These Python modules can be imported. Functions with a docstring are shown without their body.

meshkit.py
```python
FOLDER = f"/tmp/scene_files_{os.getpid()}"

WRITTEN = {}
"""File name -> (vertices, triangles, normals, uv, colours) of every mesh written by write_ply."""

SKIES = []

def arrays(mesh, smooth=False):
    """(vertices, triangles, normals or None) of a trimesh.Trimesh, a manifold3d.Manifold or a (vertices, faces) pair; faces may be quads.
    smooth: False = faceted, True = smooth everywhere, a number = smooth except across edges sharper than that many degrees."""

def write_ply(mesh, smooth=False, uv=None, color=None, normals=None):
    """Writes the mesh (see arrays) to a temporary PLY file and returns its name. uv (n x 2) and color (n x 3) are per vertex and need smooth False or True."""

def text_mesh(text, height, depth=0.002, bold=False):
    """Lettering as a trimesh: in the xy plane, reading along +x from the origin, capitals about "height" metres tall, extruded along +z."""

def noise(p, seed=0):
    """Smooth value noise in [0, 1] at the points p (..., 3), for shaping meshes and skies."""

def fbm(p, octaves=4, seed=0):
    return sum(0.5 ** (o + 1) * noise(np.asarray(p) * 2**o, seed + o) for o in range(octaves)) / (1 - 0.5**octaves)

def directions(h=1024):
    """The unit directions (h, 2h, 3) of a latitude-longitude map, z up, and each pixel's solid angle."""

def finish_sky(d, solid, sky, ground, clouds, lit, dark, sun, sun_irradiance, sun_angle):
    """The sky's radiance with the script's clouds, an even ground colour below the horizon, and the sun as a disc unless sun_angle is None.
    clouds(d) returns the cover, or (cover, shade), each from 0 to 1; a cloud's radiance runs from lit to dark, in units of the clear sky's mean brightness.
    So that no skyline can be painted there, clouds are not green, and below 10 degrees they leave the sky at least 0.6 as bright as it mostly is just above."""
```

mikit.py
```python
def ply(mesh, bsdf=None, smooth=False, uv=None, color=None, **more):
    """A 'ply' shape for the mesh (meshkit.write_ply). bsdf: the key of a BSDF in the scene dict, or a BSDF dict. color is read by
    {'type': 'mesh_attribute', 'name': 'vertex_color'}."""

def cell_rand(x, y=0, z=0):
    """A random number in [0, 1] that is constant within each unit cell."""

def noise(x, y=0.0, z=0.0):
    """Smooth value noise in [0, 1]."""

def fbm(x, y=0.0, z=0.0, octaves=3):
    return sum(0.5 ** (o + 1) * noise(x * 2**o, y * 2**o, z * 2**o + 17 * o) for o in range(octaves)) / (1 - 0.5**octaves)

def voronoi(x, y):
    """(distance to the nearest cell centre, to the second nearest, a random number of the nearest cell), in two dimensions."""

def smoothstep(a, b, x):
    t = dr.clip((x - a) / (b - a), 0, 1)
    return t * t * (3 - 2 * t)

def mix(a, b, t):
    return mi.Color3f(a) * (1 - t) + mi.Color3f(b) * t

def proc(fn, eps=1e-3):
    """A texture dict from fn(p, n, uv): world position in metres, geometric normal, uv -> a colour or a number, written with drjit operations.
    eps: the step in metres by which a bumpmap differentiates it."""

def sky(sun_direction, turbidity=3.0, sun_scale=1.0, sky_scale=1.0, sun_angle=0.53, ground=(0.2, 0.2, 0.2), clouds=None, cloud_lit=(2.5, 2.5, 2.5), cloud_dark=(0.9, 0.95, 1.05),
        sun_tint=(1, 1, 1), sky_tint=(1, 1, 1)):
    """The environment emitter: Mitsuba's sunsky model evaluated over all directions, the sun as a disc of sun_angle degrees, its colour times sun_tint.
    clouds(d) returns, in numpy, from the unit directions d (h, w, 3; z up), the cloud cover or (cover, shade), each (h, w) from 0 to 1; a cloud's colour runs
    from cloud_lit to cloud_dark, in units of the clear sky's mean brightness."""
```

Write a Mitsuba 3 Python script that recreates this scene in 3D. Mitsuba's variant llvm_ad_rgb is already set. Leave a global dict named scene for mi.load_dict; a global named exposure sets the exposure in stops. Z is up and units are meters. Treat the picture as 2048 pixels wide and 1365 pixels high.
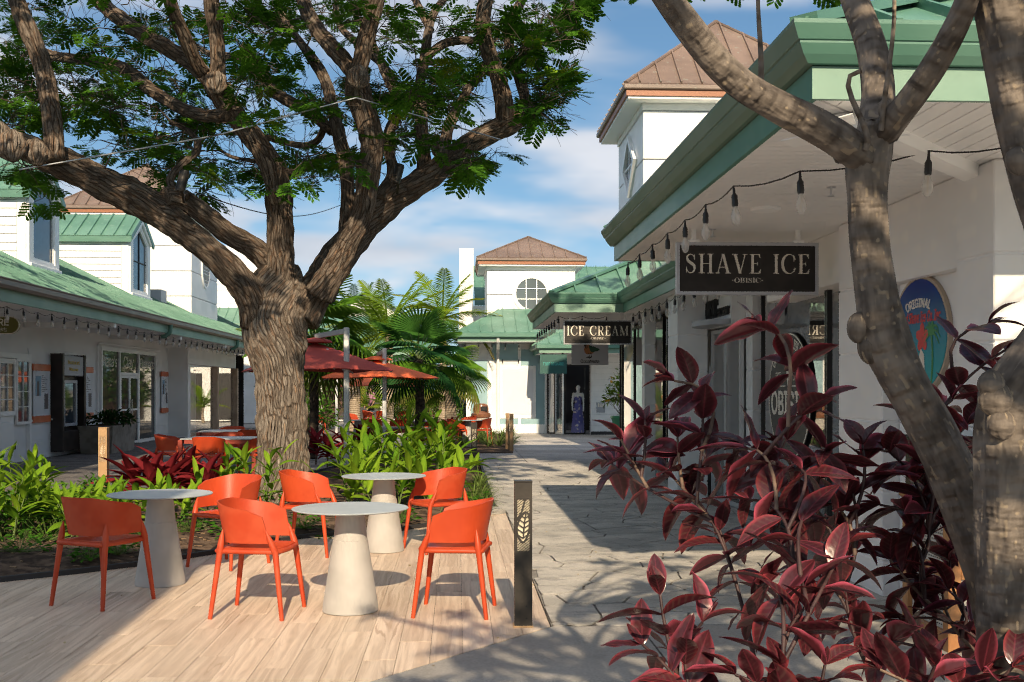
import math, random
import numpy as np, trimesh, shapely, drjit as dr, mitsuba as mi, mikit, meshkit, manifold3d
from shapely.geometry import Polygon, Point, LineString, MultiPoint, box as sbox
from shapely.ops import unary_union, voronoi_diagram
from shapely import affinity

# ---------------------------------------------------------------- camera, sky, exposure
T = mi.ScalarTransform4f
FPX, CU, HV = 2200.0, 1024.0, 780.0           # focal length, principal column and horizon row of the 2048 x 1365 photograph
PSI = math.atan(109 / FPX)                    # the street runs along +y, the camera looks a little to its right
EYE = np.array([0.0, 0.0, 1.57])
FWD = np.array([math.sin(PSI), math.cos(PSI), 0.0]); RGT = np.array([math.cos(PSI), -math.sin(PSI), 0.0]); UPV = np.array([0, 0, 1.0])
scene, labels = {'type': 'scene'}, {}
scene['camera'] = {'type': 'perspective', 'fov': math.degrees(2 * math.atan(CU / FPX)), 'fov_axis': 'x', 'near_clip': 0.05, 'far_clip': 3000.0,
                   'principal_point_offset_y': (682.5 - HV) / 1365.0,
                   'to_world': T().look_at(origin=EYE.tolist(), target=(EYE + FWD).tolist(), up=[0, 0, 1])}
exposure = 2.12
SUN = 0.085 * RGT - FWD + 0.545 * UPV

def cloud_cover(d):
    z = np.maximum(d[..., 2], 0.03)
    q = np.stack([d[..., 0] / (z + 0.22), d[..., 1] / (z + 0.22), 0 * z], -1)
    warp = meshkit.fbm(q * 1.1 + 7, 3, 3)[..., None] - 0.5
    big = meshkit.fbm(q * np.array([1.1, 1.9, 1]) + warp * 1.6 + 11.3, 3, 5)
    n = meshkit.fbm(q * np.array([2.6, 4.6, 1]) + warp * 2.2 + 3.1, 6, 9)
    c = np.clip((0.55 * big + 0.6 * n - 0.495) / 0.20, 0, 1)
    c = c * c * (3 - 2 * c)
    shade = np.clip((meshkit.fbm(q * 3.5 + 5, 5, 21) - 0.35) * 2.4, 0, 1)
    c = c * np.clip((d[..., 2] - 0.02) / 0.10, 0, 1)
    return 0.86 * c, 0.15 + 0.6 * shade

scene['sky_light'] = mikit.sky(SUN.tolist(), turbidity=3.0, sun_scale=1.0, sky_scale=0.82, sun_tint=(1.0, 1.04, 1.10), clouds=cloud_cover,
                               cloud_lit=(3.2, 3.2, 3.3), cloud_dark=(1.75, 1.9, 2.2), sky_tint=(0.82, 1.0, 1.12), ground=(0.22, 0.2, 0.18))

# ---------------------------------------------------------------- helpers
def P(u, v, Y):
    """the point that the photograph shows at (u, v), Y metres ahead"""
    return EYE + FWD * Y + RGT * ((u - CU) / FPX * Y) + UPV * ((HV - v) / FPX * Y)
def G(u, v, z=0.0):
    return P(u, v, (EYE[2] - z) * FPX / (v - HV))
def W(X, Y, z=0.0):
    """camera-aligned ground coordinates to world"""
    return EYE * [1, 1, 0] + RGT * X + FWD * Y + UPV * z
def onx(u, v, sx):
    a = (u - CU) / FPX
    return P(u, v, sx / (a * RGT[0] + FWD[0]))
def rgb(*c): return {'type': 'rgb', 'value': list(map(float, c))}
def V3(*a): return np.array(a, float)
def unit(v): v = np.asarray(v, float); return v / max(np.linalg.norm(v), 1e-12)
def cat(ms):
    vs, fs, k = [], [], 0
    for v, f in ms:
        vs.append(np.asarray(v, float)); fs.append(np.asarray(f, int) + k); k += len(v)
    return np.vstack(vs), np.vstack(fs)
def tm(m): return np.array(m.vertices), np.array(m.faces)
def mv(m, R=None, t=(0, 0, 0)):
    v = np.asarray(m[0], float)
    if R is not None: v = v @ np.asarray(R).T
    return v + np.asarray(t, float), m[1]
def rotz(a): c, s = math.cos(a), math.sin(a); return np.array([[c, -s, 0], [s, c, 0], [0, 0, 1.0]])
def rotx(a): c, s = math.cos(a), math.sin(a); return np.array([[1, 0, 0], [0, c, -s], [0, s, c.real]])
def roty(a): c, s = math.cos(a), math.sin(a); return np.array([[c, 0, s], [0, 1, 0], [-s, 0, c]])
BF = np.array([[0, 2, 3], [0, 3, 1], [4, 5, 7], [4, 7, 6], [0, 1, 5], [0, 5, 4], [2, 6, 7], [2, 7, 3], [0, 4, 6], [0, 6, 2], [1, 3, 7], [1, 7, 5]])
def bx(x0, x1, y0, y1, z0, z1, b=0.0):
    x0, x1 = min(x0, x1), max(x0, x1); y0, y1 = min(y0, y1), max(y0, y1); z0, z1 = min(z0, z1), max(z0, z1)
    if b <= 0:
        return np.array([[x, y, z] for z in (z0, z1) for y in (y0, y1) for x in (x0, x1)], float), BF
    b = min(b, (x1 - x0) * .45, (y1 - y0) * .45, (z1 - z0) * .45)
    pts = []
    for sx, X in ((1, x0), (-1, x1)):
        for sy, Y in ((1, y0), (-1, y1)):
            for sz, Z in ((1, z0), (-1, z1)):
                pts += [[X, Y + sy * b, Z + sz * b], [X + sx * b, Y, Z + sz * b], [X + sx * b, Y + sy * b, Z]]
    return tm(trimesh.Trimesh(pts).convex_hull)
def bar(p, q, w, h, up=(0, 0, 1), b=0.0):
    """a bar of width w and height h from p to q"""
    p, q = V3(*p), V3(*q); d = q - p; L = np.linalg.norm(d); d = d / L
    s = unit(np.cross(d, up)); u = np.cross(s, d)
    v, f = bx(-w / 2, w / 2, 0, L, -h / 2, h / 2, b)
    return v[:, :1] * s + v[:, 1:2] * d + v[:, 2:] * u + p, f
def tube(pts, rad, n=10, cap=True, uv=False):
    pts = np.asarray(pts, float); k = len(pts); rad = np.broadcast_to(np.asarray(rad, float), (k,))
    t = np.gradient(pts, axis=0); t /= np.maximum(np.linalg.norm(t, axis=1, keepdims=True), 1e-9)
    a = unit(np.cross(t[0], [0.3, 1, 0.1] if abs(t[0][1]) < .8 else [1, 0, .2]))
    rings = []
    ang = np.linspace(0, 2 * np.pi, n + 1 if uv else n, endpoint=bool(uv))
    for i in range(k):
        a = unit(a - t[i] * (a @ t[i])); b = np.cross(t[i], a)
        rings.append(pts[i] + rad[i] * (np.cos(ang)[:, None] * a + np.sin(ang)[:, None] * b))
    m = len(ang); v = np.vstack(rings); fs = []
    i0 = np.arange(m - 1) if uv else np.arange(m); i1 = (i0 + 1) % m if not uv else i0 + 1
    for i in range(k - 1):
        fs.append(np.stack([i * m + i0, i * m + i1, (i + 1) * m + i1], 1)); fs.append(np.stack([i * m + i0, (i + 1) * m + i1, (i + 1) * m + i0], 1))
    f = np.vstack(fs)
    L = np.r_[0, np.cumsum(np.linalg.norm(np.diff(pts, axis=0), axis=1))]
    U = np.stack([np.tile(ang / (2 * np.pi), k) * 2 * np.pi * np.repeat(rad, m), np.repeat(L, m)], 1) if uv else None
    if cap:
        v = np.vstack([v, pts[:1], pts[-1:]]); c0, c1 = k * m, k * m + 1
        f = np.vstack([f, np.stack([i1, i0, np.full(len(i0), c0)], 1), np.stack([(k - 1) * m + i0, (k - 1) * m + i1, np.full(len(i0), c1)], 1)])
        if uv: U = np.vstack([U, U[:1], U[-1:]])
    return (v, f, U) if uv else (v, f)
def lathe(prof, n=32, c=(0, 0, 0)):
    prof = np.asarray(prof, float); k = len(prof); ang = np.arange(n) * 2 * np.pi / n
    v = np.stack([prof[:, :1] * np.cos(ang), prof[:, :1] * np.sin(ang), np.repeat(prof[:, 1:], n, 1)], -1).reshape(-1, 3)
    i0 = np.arange(n); i1 = (i0 + 1) % n; fs = []
    for i in range(k - 1):
        fs.append(np.stack([i * n + i0, i * n + i1, (i + 1) * n + i1], 1)); fs.append(np.stack([i * n + i0, (i + 1) * n + i1, (i + 1) * n + i0], 1))
    return v + np.asarray(c, float), np.vstack(fs)
def ext(poly, t):
    """a shapely polygon (or several) in xy, extruded 0..t"""
    gs = [g for g in getattr(poly, 'geoms', [poly]) if g.geom_type == 'Polygon' and g.area > 1e-8]
    return cat([tm(trimesh.creation.extrude_polygon(g, t, engine='earcut')) for g in gs])
def frame(m, o, ex, ey, ez=None):
    ex, ey = np.asarray(ex, float), np.asarray(ey, float); ez = np.cross(ex, ey) if ez is None else np.asarray(ez, float)
    v = np.asarray(m[0]); return v[:, :1] * ex + v[:, 1:2] * ey + v[:, 2:] * ez + np.asarray(o, float), m[1]
def hull(pts): return tm(trimesh.Trimesh(np.asarray(pts, float)).convex_hull)
def prism(ptsz, ex, ey, o, t): return frame(ext(Polygon(ptsz), t), o, ex, ey)

COUNT = {}
def number(key):
    if key not in COUNT: COUNT[key] = 0; return key
    COUNT[key] += 1; return f'{key}_{COUNT[key]:03d}'
def thing(name, label=None, cat_=None, group=None, kind=None):
    k = number(name); labels[k] = {}
    if label: labels[k]['label'] = label
    if cat_: labels[k]['category'] = cat_
    if group: labels[k]['group'] = group
    if kind: labels[k]['kind'] = kind
    return k
def add(parent, name, mesh, mat, smooth=False, uv=None, label=None, kind=None, col=None):
    k = number(f'{parent}__{name}' if parent else name)
    scene[k] = mikit.ply(mesh, mat, smooth=smooth, uv=uv, color=col)
    if label: labels.setdefault(k, {})['label'] = label
    if kind: labels.setdefault(k, {})['kind'] = kind
    return k
def one(name, mesh, mat, label, cat_=None, group=None, kind=None, smooth=False, uv=None):
    """a thing of one mesh"""
    k = thing(name, label, cat_, group, kind); scene[k] = mikit.ply(mesh, mat, smooth=smooth, uv=uv); return k
def proto(mesh, mat, smooth=False, uv=None): return mikit.ply(mesh, mat, smooth=smooth, uv=uv)
def put(parent, name, pr, M):
    k = number(f'{parent}__{name}' if parent else name); scene[k] = {**pr, 'to_world': T(M)}; return k
def mat4(R=np.eye(3), t=(0, 0, 0), s=1.0):
    M = np.eye(4); M[:3, :3] = np.asarray(R) * s; M[:3, 3] = t; return M

def strips(poly3, e, n, spacing, gap=0.004, thick=0.012, across=True, wedge=0.0, seam=0.0, seamh=0.03, off=0.0, jit=0.0, rnd=None):
    """cut a flat polygon into strips; across=True: their joints run along n x e (up the slope), else along e. List of meshes."""
    p = np.asarray(poly3, float); e = unit(e); n = unit(n); e = unit(e - n * (e @ n)); y = np.cross(n, e); o = p[0]
    q = np.stack([(p - o) @ e, (p - o) @ y], 1); pg = Polygon(q).buffer(0); x0, y0, x1, y1 = pg.bounds; out = []
    lo, hi = (x0, x1) if across else (y0, y1)
    k = lo - off * spacing
    while k < hi - 1e-6:
        a, b = max(k, lo), min(k + spacing, hi)
        strip = sbox(a + gap / 2, y0 - 1, b - gap / 2, y1 + 1) if across else sbox(x0 - 1, a + gap / 2, x1 + 1, b - gap / 2)
        g = pg.intersection(strip)
        if not g.is_empty and g.area > 1e-4:
            m = ext(g, thick)
            if wedge:
                v = m[0].copy(); top = v[:, 2] > thick / 2; c = v[:, 1] if not across else v[:, 0]
                v[top, 2] += wedge * (1 - (c[top] - a) / max(b - a, 1e-6)); m = (v, m[1])
            if seam:
                ln = LineString([(a, y0 - 1), (a, y1 + 1)]) if across else LineString([(x0 - 1, a), (x1 + 1, a)])
                s = pg.intersection(ln.buffer(seam / 2, cap_style=2))
                if not s.is_empty and s.area > 1e-6:
                    sm = ext(s, seamh); sm = (sm[0] + [0, 0, thick], sm[1]); m = cat([m, sm])
            out.append(frame(m, o, e, y, n))
        k += spacing
    return out

# ---------------------------------------------------------------- materials
def dif(name, d):
    scene[name] = d
    return name
def prin(name, base, rough=0.5, spec=0.5, metal=0.0, bump=None, bscale=1.0, two=True, **kw):
    d = {'type': 'principled', 'base_color': base if isinstance(base, dict) else rgb(*base), 'roughness': rough, 'metallic': metal, 'specular': spec, **kw}
    if bump is not None: d = {'type': 'bumpmap', 'arbitrary': mikit.proc(bump, eps=2e-3), 'scale': bscale, 'bsdf': d}
    if two: d = {'type': 'twosided', 'bsdf': d}
    scene[name] = d
    return name
def speck(a, b, s=3.0, s2=None, amount=1.0, c=None):
    """a base colour that wanders between a and b with noise of s cycles per metre"""
    def fn(p, n, uv):
        t = mikit.fbm(p.x * s, p.y * s, p.z * s, octaves=4)
        col = mikit.mix(a, b, mikit.smoothstep(0.3, 0.7, t) * amount)
        if c is not None:
            g = mikit.noise(p.x * s2, p.y * s2, p.z * s2)
            col = mikit.mix(col, c, mikit.smoothstep(0.62, 0.9, g) * 0.7)
        return col
    return mikit.proc(fn)
def rough_fn(s, k=1.0):
    return lambda p, n, uv: mikit.fbm(p.x * s, p.y * s, p.z * s, octaves=3) * k

prin('m_white', speck((.69, .685, .68), (.76, .755, .75), 1.3, 9, c=(.755, .74, .71)), 0.55, bump=rough_fn(55), bscale=0.0016)
prin('m_white_trim', (.80, .80, .79), 0.42)
prin('m_board_white', speck((.76, .76, .75), (.83, .83, .82), 2.2), 0.5)
def roofc(a, b):
    def fn(p, n, uv):
        t = mikit.fbm(p.x * 1.1, p.y * 1.1, p.z * 2.5, octaves=4); g = mikit.noise(p.x * 14, p.y * 14, p.z * 14)
        return mikit.mix(mikit.mix(a, b, mikit.smoothstep(.3, .7, t)), (.30, .38, .33), mikit.smoothstep(.72, .95, g) * .25)
    return mikit.proc(fn)
prin('m_green_roof', roofc((.085, .195, .145), (.125, .255, .195)), 0.42)
prin('m_green_trim', speck((.075, .185, .14), (.105, .225, .172), 2.0), 0.38)
prin('m_green_pale_lit', speck((.165, .29, .225), (.205, .33, .262), 1.6), 0.42)  # pale green of the fascias, with the sun on them put into the colour
prin('m_brown_roof', roofc((.165, .118, .095), (.22, .158, .128)), 0.45)
prin('m_brown_trim', (.29, .105, .045), 0.45)
prin('m_gutter_brown', speck((.16, .12, .10), (.20, .155, .13), 2), 0.4)
prin('m_gutter_green', speck((.11, .17, .13), (.145, .20, .16), 2), 0.4)
prin('m_black', (.012, .012, .013), 0.35)
prin('m_dark', (.03, .028, .03), 0.6)
prin('m_bronze', speck((.028, .024, .021), (.048, .040, .033), 6), 0.4, metal=0.3)
prin('m_blue_wall', speck((.23, .37, .41), (.28, .43, .47), 1.5), 0.55)
prin('m_steel', (.55, .56, .58), 0.32, metal=0.8)
prin('m_alu', (.62, .63, .64), 0.4, metal=0.5)
prin('m_gray_paint_joint_shade', (.36, .37, .40), 0.45)
scene['m_glass'] = {'type': 'thindielectric', 'int_ior': 1.55, 'ext_ior': 1.0}
scene['m_bulb'] = {'type': 'blendbsdf', 'weight': .38, 'a': {'type': 'thindielectric', 'int_ior': 1.5, 'ext_ior': 1.0}, 'b': {'type': 'twosided', 'bsdf': {'type': 'principled', 'base_color': rgb(.75, .72, .68), 'roughness': .15}}}
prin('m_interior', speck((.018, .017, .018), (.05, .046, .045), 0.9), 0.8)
prin('m_filament', (.55, .35, .12), 0.4)
# ---------------------------------------------------------------- the ground and the pavements
R = random.Random(5); NR = np.random.RandomState(5)
def conc(p, n, uv):
    t = mikit.fbm(p.x * .9, p.y * .9, 0.0, octaves=4); g = mikit.noise(p.x * 90, p.y * 90, p.z * 90)
    s = mikit.fbm(p.x * 5 + 3, p.y * 5, 0.0, octaves=4)
    c = mikit.mix((.25, .235, .22), (.34, .32, .30), mikit.smoothstep(.3, .7, t))
    c = mikit.mix(c, (.19, .18, .17), mikit.smoothstep(.55, .8, s) * .5)
    return c * (0.86 + 0.28 * g)
prin('m_concrete', mikit.proc(conc), 0.75, bump=rough_fn(60), bscale=.004)
def stonec(p, n, uv):
    t = mikit.fbm(p.x * 2.3, p.y * 3.1, 0.0, octaves=4); g = mikit.noise(p.x * 80, p.y * 80, p.z * 80)
    s = mikit.fbm(p.x * 7 + 3, p.y * 11, 0.0, octaves=4)
    c = mikit.mix((.31, .295, .272), (.42, .395, .362), mikit.smoothstep(.3, .7, t))
    c = mikit.mix(c, (.17, .165, .16), mikit.smoothstep(.5, .8, s) * .55)
    return c * (0.88 + 0.24 * g)
prin('m_stone', mikit.proc(stonec), 0.62, bump=lambda p, n, uv: mikit.fbm(p.x * 9, p.y * 16, p.z * 5, octaves=4), bscale=.02)
prin('m_grout', speck((.17, .155, .14), (.22, .20, .18), 4), 0.85)
def woodc(p, n, uv):
    k = mikit.cell_rand(uv.x * 1.0, 3.0); k2 = mikit.cell_rand(uv.x * 1.0, 8.0)
    x = p.x * 9 + k * 40; y = p.y * 0.8 + k2 * 30
    w = mikit.fbm(x * 1.2, y * 1.2, 0.0, octaves=3)
    g = mikit.fbm(x * 5 + w * 4, y * 1.6, 2.0, octaves=4)
    f = mikit.noise(p.x * 260 + w * 30, p.y * 9, 0.0)
    c = mikit.mix((.50, .385, .29), (.63, .505, .395), mikit.smoothstep(.25, .75, g))
    c = mikit.mix(c, (.36, .25, .175), mikit.smoothstep(.62, .85, mikit.fbm(x * 3 + w * 7, y * 0.9, 5.0, octaves=4)) * .7)
    return c * (0.84 + 0.20 * k) * (0.93 + 0.14 * f)
prin('m_plank', mikit.proc(woodc), 0.5, bump=lambda p, n, uv: mikit.noise(p.x * 160, p.y * 6, 0.0), bscale=.0012)
def soilc(p, n, uv):
    t = mikit.fbm(p.x * 12, p.y * 12, p.z * 12, octaves=4)
    return mikit.mix((.035, .022, .015), (.12, .08, .055), mikit.smoothstep(.35, .7, t))
prin('m_soil', mikit.proc(soilc), 0.95, bump=rough_fn(40), bscale=.03)
def grid(x0, x1, y0, y1, nx, ny, zf):
    x, y = np.meshgrid(np.linspace(x0, x1, nx), np.linspace(y0, y1, ny)); v = np.stack([x, y, zf(x, y)], -1).reshape(-1, 3)
    i = np.arange(nx * ny).reshape(ny, nx); a, b, c, d = i[:-1, :-1].ravel(), i[:-1, 1:].ravel(), i[1:, 1:].ravel(), i[1:, :-1].ravel()
    return v, np.vstack([np.stack([a, b, c], 1), np.stack([a, c, d], 1)])
one('ground', bx(-600, 600, -500, 900, -0.5, -0.03), 'm_concrete', 'grey paved ground of the shopping plaza', kind='structure')

# wood-look deck: right edge along the street, front edge cut at an angle, back edge curving round the planting bed
bed_front = [W(-12, 8.55), W(-8, 8.2), W(-5.6, 8.45), G(0, 1167), G(140, 1152), G(270, 1136), G(420, 1112), G(520, 1094), G(600, 1080), G(700, 1071), G(800, 1064), G(900, 1049), G(985, 1024)]
bf = [(p[0], p[1]) for p in bed_front]
deck_pg = Polygon([(0.61, 7.22), (0.61, 14.0)] + bf[::-1] + [(-12, 3.2), (-2.7, 3.2)]).buffer(0)
k = thing('deck', 'pale wood-look plank deck under the orange chairs and bistro tables', kind='structure')
add(k, 'bedding', mv(ext(deck_pg, .02), t=(0, 0, -.022)), 'm_grout')
PW, PL = 0.193, 1.21
n = 0; rest = []
vis = Polygon([tuple(G(-40, 1390)[:2]), tuple(G(-40, 1150)[:2]), tuple(G(450, 1090)[:2]), tuple(G(900, 1030)[:2]), tuple(G(1010, 1000)[:2]), tuple(G(1180, 1290)[:2]), tuple(G(1100, 1390)[:2])])
for i in range(int(12.7 / PW) + 1):
    x1 = 0.61 - i * PW; y = 2.6 - ((i * 0.377) % 1) * PL
    while y < 14.2:
        g = deck_pg.intersection(sbox(x1 - PW + .0013, y + .0013, x1 - .0013, y + PL - .0013)); y += PL
        if g.is_empty or g.area < .004: continue
        h = .012 + R.uniform(-.0012, .0012)
        m = ext(g, h); U = np.tile([[n + .5, .5]], (len(m[0]), 1)); n += 1
        if vis.intersects(g): add(k, 'plank', m, 'm_plank', uv=U)
        else: rest.append((m, U))
if rest: add(k, 'plank_far', cat([m for m, _ in rest]), 'm_plank', uv=np.vstack([u for _, u in rest]), kind='stuff')

# stamped stone walkway
walk_pg = Polygon([(0.625, 7.24), (0.625, 14.05), (0.50, 15), (0.5, 23.2), (4.6, 23.2), (4.6, 7.24)])
k = thing('walkway', 'grey stamped stone walkway between the planting bed and the shops', kind='structure')
prin('m_mortar', speck((.16, .15, .14), (.22, .206, .192), 4), .9)
add(k, 'mortar', mv(ext(walk_pg, .02), t=(0, 0, -.026)), 'm_mortar')
pts = []
yy = 6.9
while yy < 24:
    w = .40 + .012 * (yy - 7); xx = .2 + R.random() * .4
    while xx < 5: pts.append((xx + R.uniform(-.2, .2), yy + R.uniform(-.17, .17))); xx += w * 1.45 * R.uniform(.7, 1.3)
    yy += w
cells = voronoi_diagram(MultiPoint(pts), envelope=sbox(-2, 5, 7, 26)); far = []; cnt = 0
for g in sorted(cells.geoms, key=lambda g: g.centroid.y):
    g = g.intersection(walk_pg)
    if g.is_empty or g.area < .01 or g.geom_type != 'Polygon': continue
    g2 = g.buffer(-.045).buffer(.036).segmentize(.09)
    if g2.is_empty or g2.geom_type != 'Polygon': continue
    c = np.array(g2.exterior.coords)[:-1]
    nz = np.stack([meshkit.noise(np.c_[c * 5, c[:, 0] * 0], 3), meshkit.noise(np.c_[c * 5, c[:, 0] * 0], 8)], 1) - .5
    g2 = Polygon(c + nz * .020).buffer(0)
    if g2.is_empty or g2.geom_type != 'Polygon': continue
    m = ext(g2, .011 + R.uniform(-.002, .002))
    if cnt < 285: add(k, 'stone', m, 'm_stone'); cnt += 1
    else: far.append(m)
if far: add(k, 'stone_far', cat(far), 'm_stone', kind='stuff')

# plain concrete slabs before the deck and in the far street, with tooled joints
k = thing('pavement', 'grey concrete slabs in front of the deck and walkway', kind='structure')
front = Polygon([(.625, 7.22), (-2.72, 3.18), (-2.72, -8), (9, -8), (9, 7.22)])
for a in range(6):
    for b in range(8):
        g = front.intersection(sbox(-2.8 + a * 2.0 + .35 * (b % 2) + .006, 7.225 - (b + 1) * 1.9 + .006, -2.8 + (a + 1) * 2.0 + .35 * (b % 2) - .006, 7.225 - b * 1.9 - .006))
        if not g.is_empty and g.area > .01: add(k, 'slab', mv(ext(g, .03), t=(0, 0, -.018 + R.uniform(-.001, .001))), 'm_concrete')
for b in range(8):
    y0 = 23.22 + b * 3.2
    for a in range(5):
        add(k, 'slab', bx(-.2 + a * 1.7 + .006, -.2 + (a + 1) * 1.7 - .006, y0 + .006, y0 + 3.2 - .006, -.03, .01), 'm_concrete')
prin('m_dark_shade_paving', speck((.085, .078, .078), (.13, .12, .118), 2.5, 30, c=(.17, .155, .15)), .6, bump=rough_fn(50), bscale=.003)  # dark paver, made darker still so its colour holds the arcade shade
k = thing('arcade_pavement', 'dark paving under the left arcade with arcade shade put into its colour', kind='structure')
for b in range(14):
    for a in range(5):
        add(k, 'slab', bx(-10.2 + a * 1.25 + .005, -10.2 + (a + 1) * 1.25 - .005, 14.5 + b * 2.2 + .005, 14.5 + (b + 1) * 2.2 - .005, -.025, .004 + R.uniform(-.001, .001)), 'm_dark_shade_paving')

# planting bed
bed_pg = Polygon(bf + [(.47, 14.6), (.47, 25.5), (-1.5, 26.5), (-3.2, 18.2), (-4.6, 16.9), (-8, 15.4), (-12, 14.2)]).buffer(0)
dist = shapely.distance
def bedz(x, y):
    pp = shapely.points(x.ravel(), y.ravel()); d = shapely.distance(pp, bed_pg.exterior); ins = shapely.contains(bed_pg, pp)
    q = np.c_[x.ravel(), y.ravel(), 0 * x.ravel()]
    z = np.where(ins, np.minimum(.02 + d * .16, .11) + .07 * (meshkit.fbm(q * 3, 4, 2) - .5) * np.minimum(d * 3, 1), -.08)
    return z.reshape(x.shape)
m = grid(-12.2, .7, 7.9, 27, 240, 340, bedz)
one('planting_bed', m, 'm_soil', 'dark mulched soil of the planting bed round the tree', kind='structure', smooth=True)
rim = Polygon(bed_pg.buffer(.03)).difference(bed_pg.buffer(-.012))
one('bed_edging', mv(ext(rim, .075), t=(0, 0, -.02)), 'm_dark', 'dark low edging strip round the planting bed', 'edging', kind='structure')
one('concrete_pad', lathe([(0, .0), (.2, .0), (.2, .05), (.17, .075), (0, .08)], 18, G(980, 1028)), 'm_concrete', 'small round pale concrete cap at the bed corner', 'concrete cap')
chips = []
for i in range(2600):
    t = R.random() * 12; x = R.uniform(-8, .4); y = R.uniform(8.6, 15)
    if not bed_pg.contains(Point(x, y)): continue
    z = bedz(np.array([[x]]), np.array([[y]]))[0, 0]; s = R.uniform(.008, .03)
    chips.append(mv(bx(-s, s, -s * .35, s * .35, -.003, .003), rotz(R.random() * 6) @ rotx(R.uniform(-.5, .5)), (x, y, z + .004)))
prin('m_chip', speck((.07, .045, .03), (.26, .17, .10), 9), .9)
one('wood_chips', cat(chips), 'm_chip', 'brown wood chips scattered over the bed soil', 'mulch', kind='stuff')
# ---------------------------------------------------------------- buildings
RB = random.Random(11)
def roof_face(parent, poly, e, n, mat, sp=.42, name='panel', thick=.012, seamh=.05, seam=.03, off=0.0):
    """standing-seam panels on one roof slope"""
    for m in strips(poly, e, n, sp, gap=0, thick=thick, seam=seam, seamh=seamh, off=off): add(parent, name, m, mat)
def nrm(a, b, c): return unit(np.cross(V3(*b) - V3(*a), V3(*c) - V3(*a)))
def slope(parent, poly, e, mat, **k):
    n = nrm(*poly[:3]); n = n if n[2] > 0 else -n
    roof_face(parent, poly, e, n, mat, **k)
def boards(parent, poly, e, n, sp, mat, name='board', wedge=.016, thick=.022):
    n = V3(*n); e = V3(*e)
    if np.cross(n, e)[2] < 0: e = -e
    lo = min(p[2] for p in poly); i0 = [i for i, p in enumerate(poly) if abs(p[2] - lo) < 1e-6][0]
    poly = poly[i0:] + poly[:i0]
    for m in strips(poly, e, n, sp, gap=.016, thick=thick, across=False, wedge=wedge): add(parent, name, m, mat)

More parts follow.
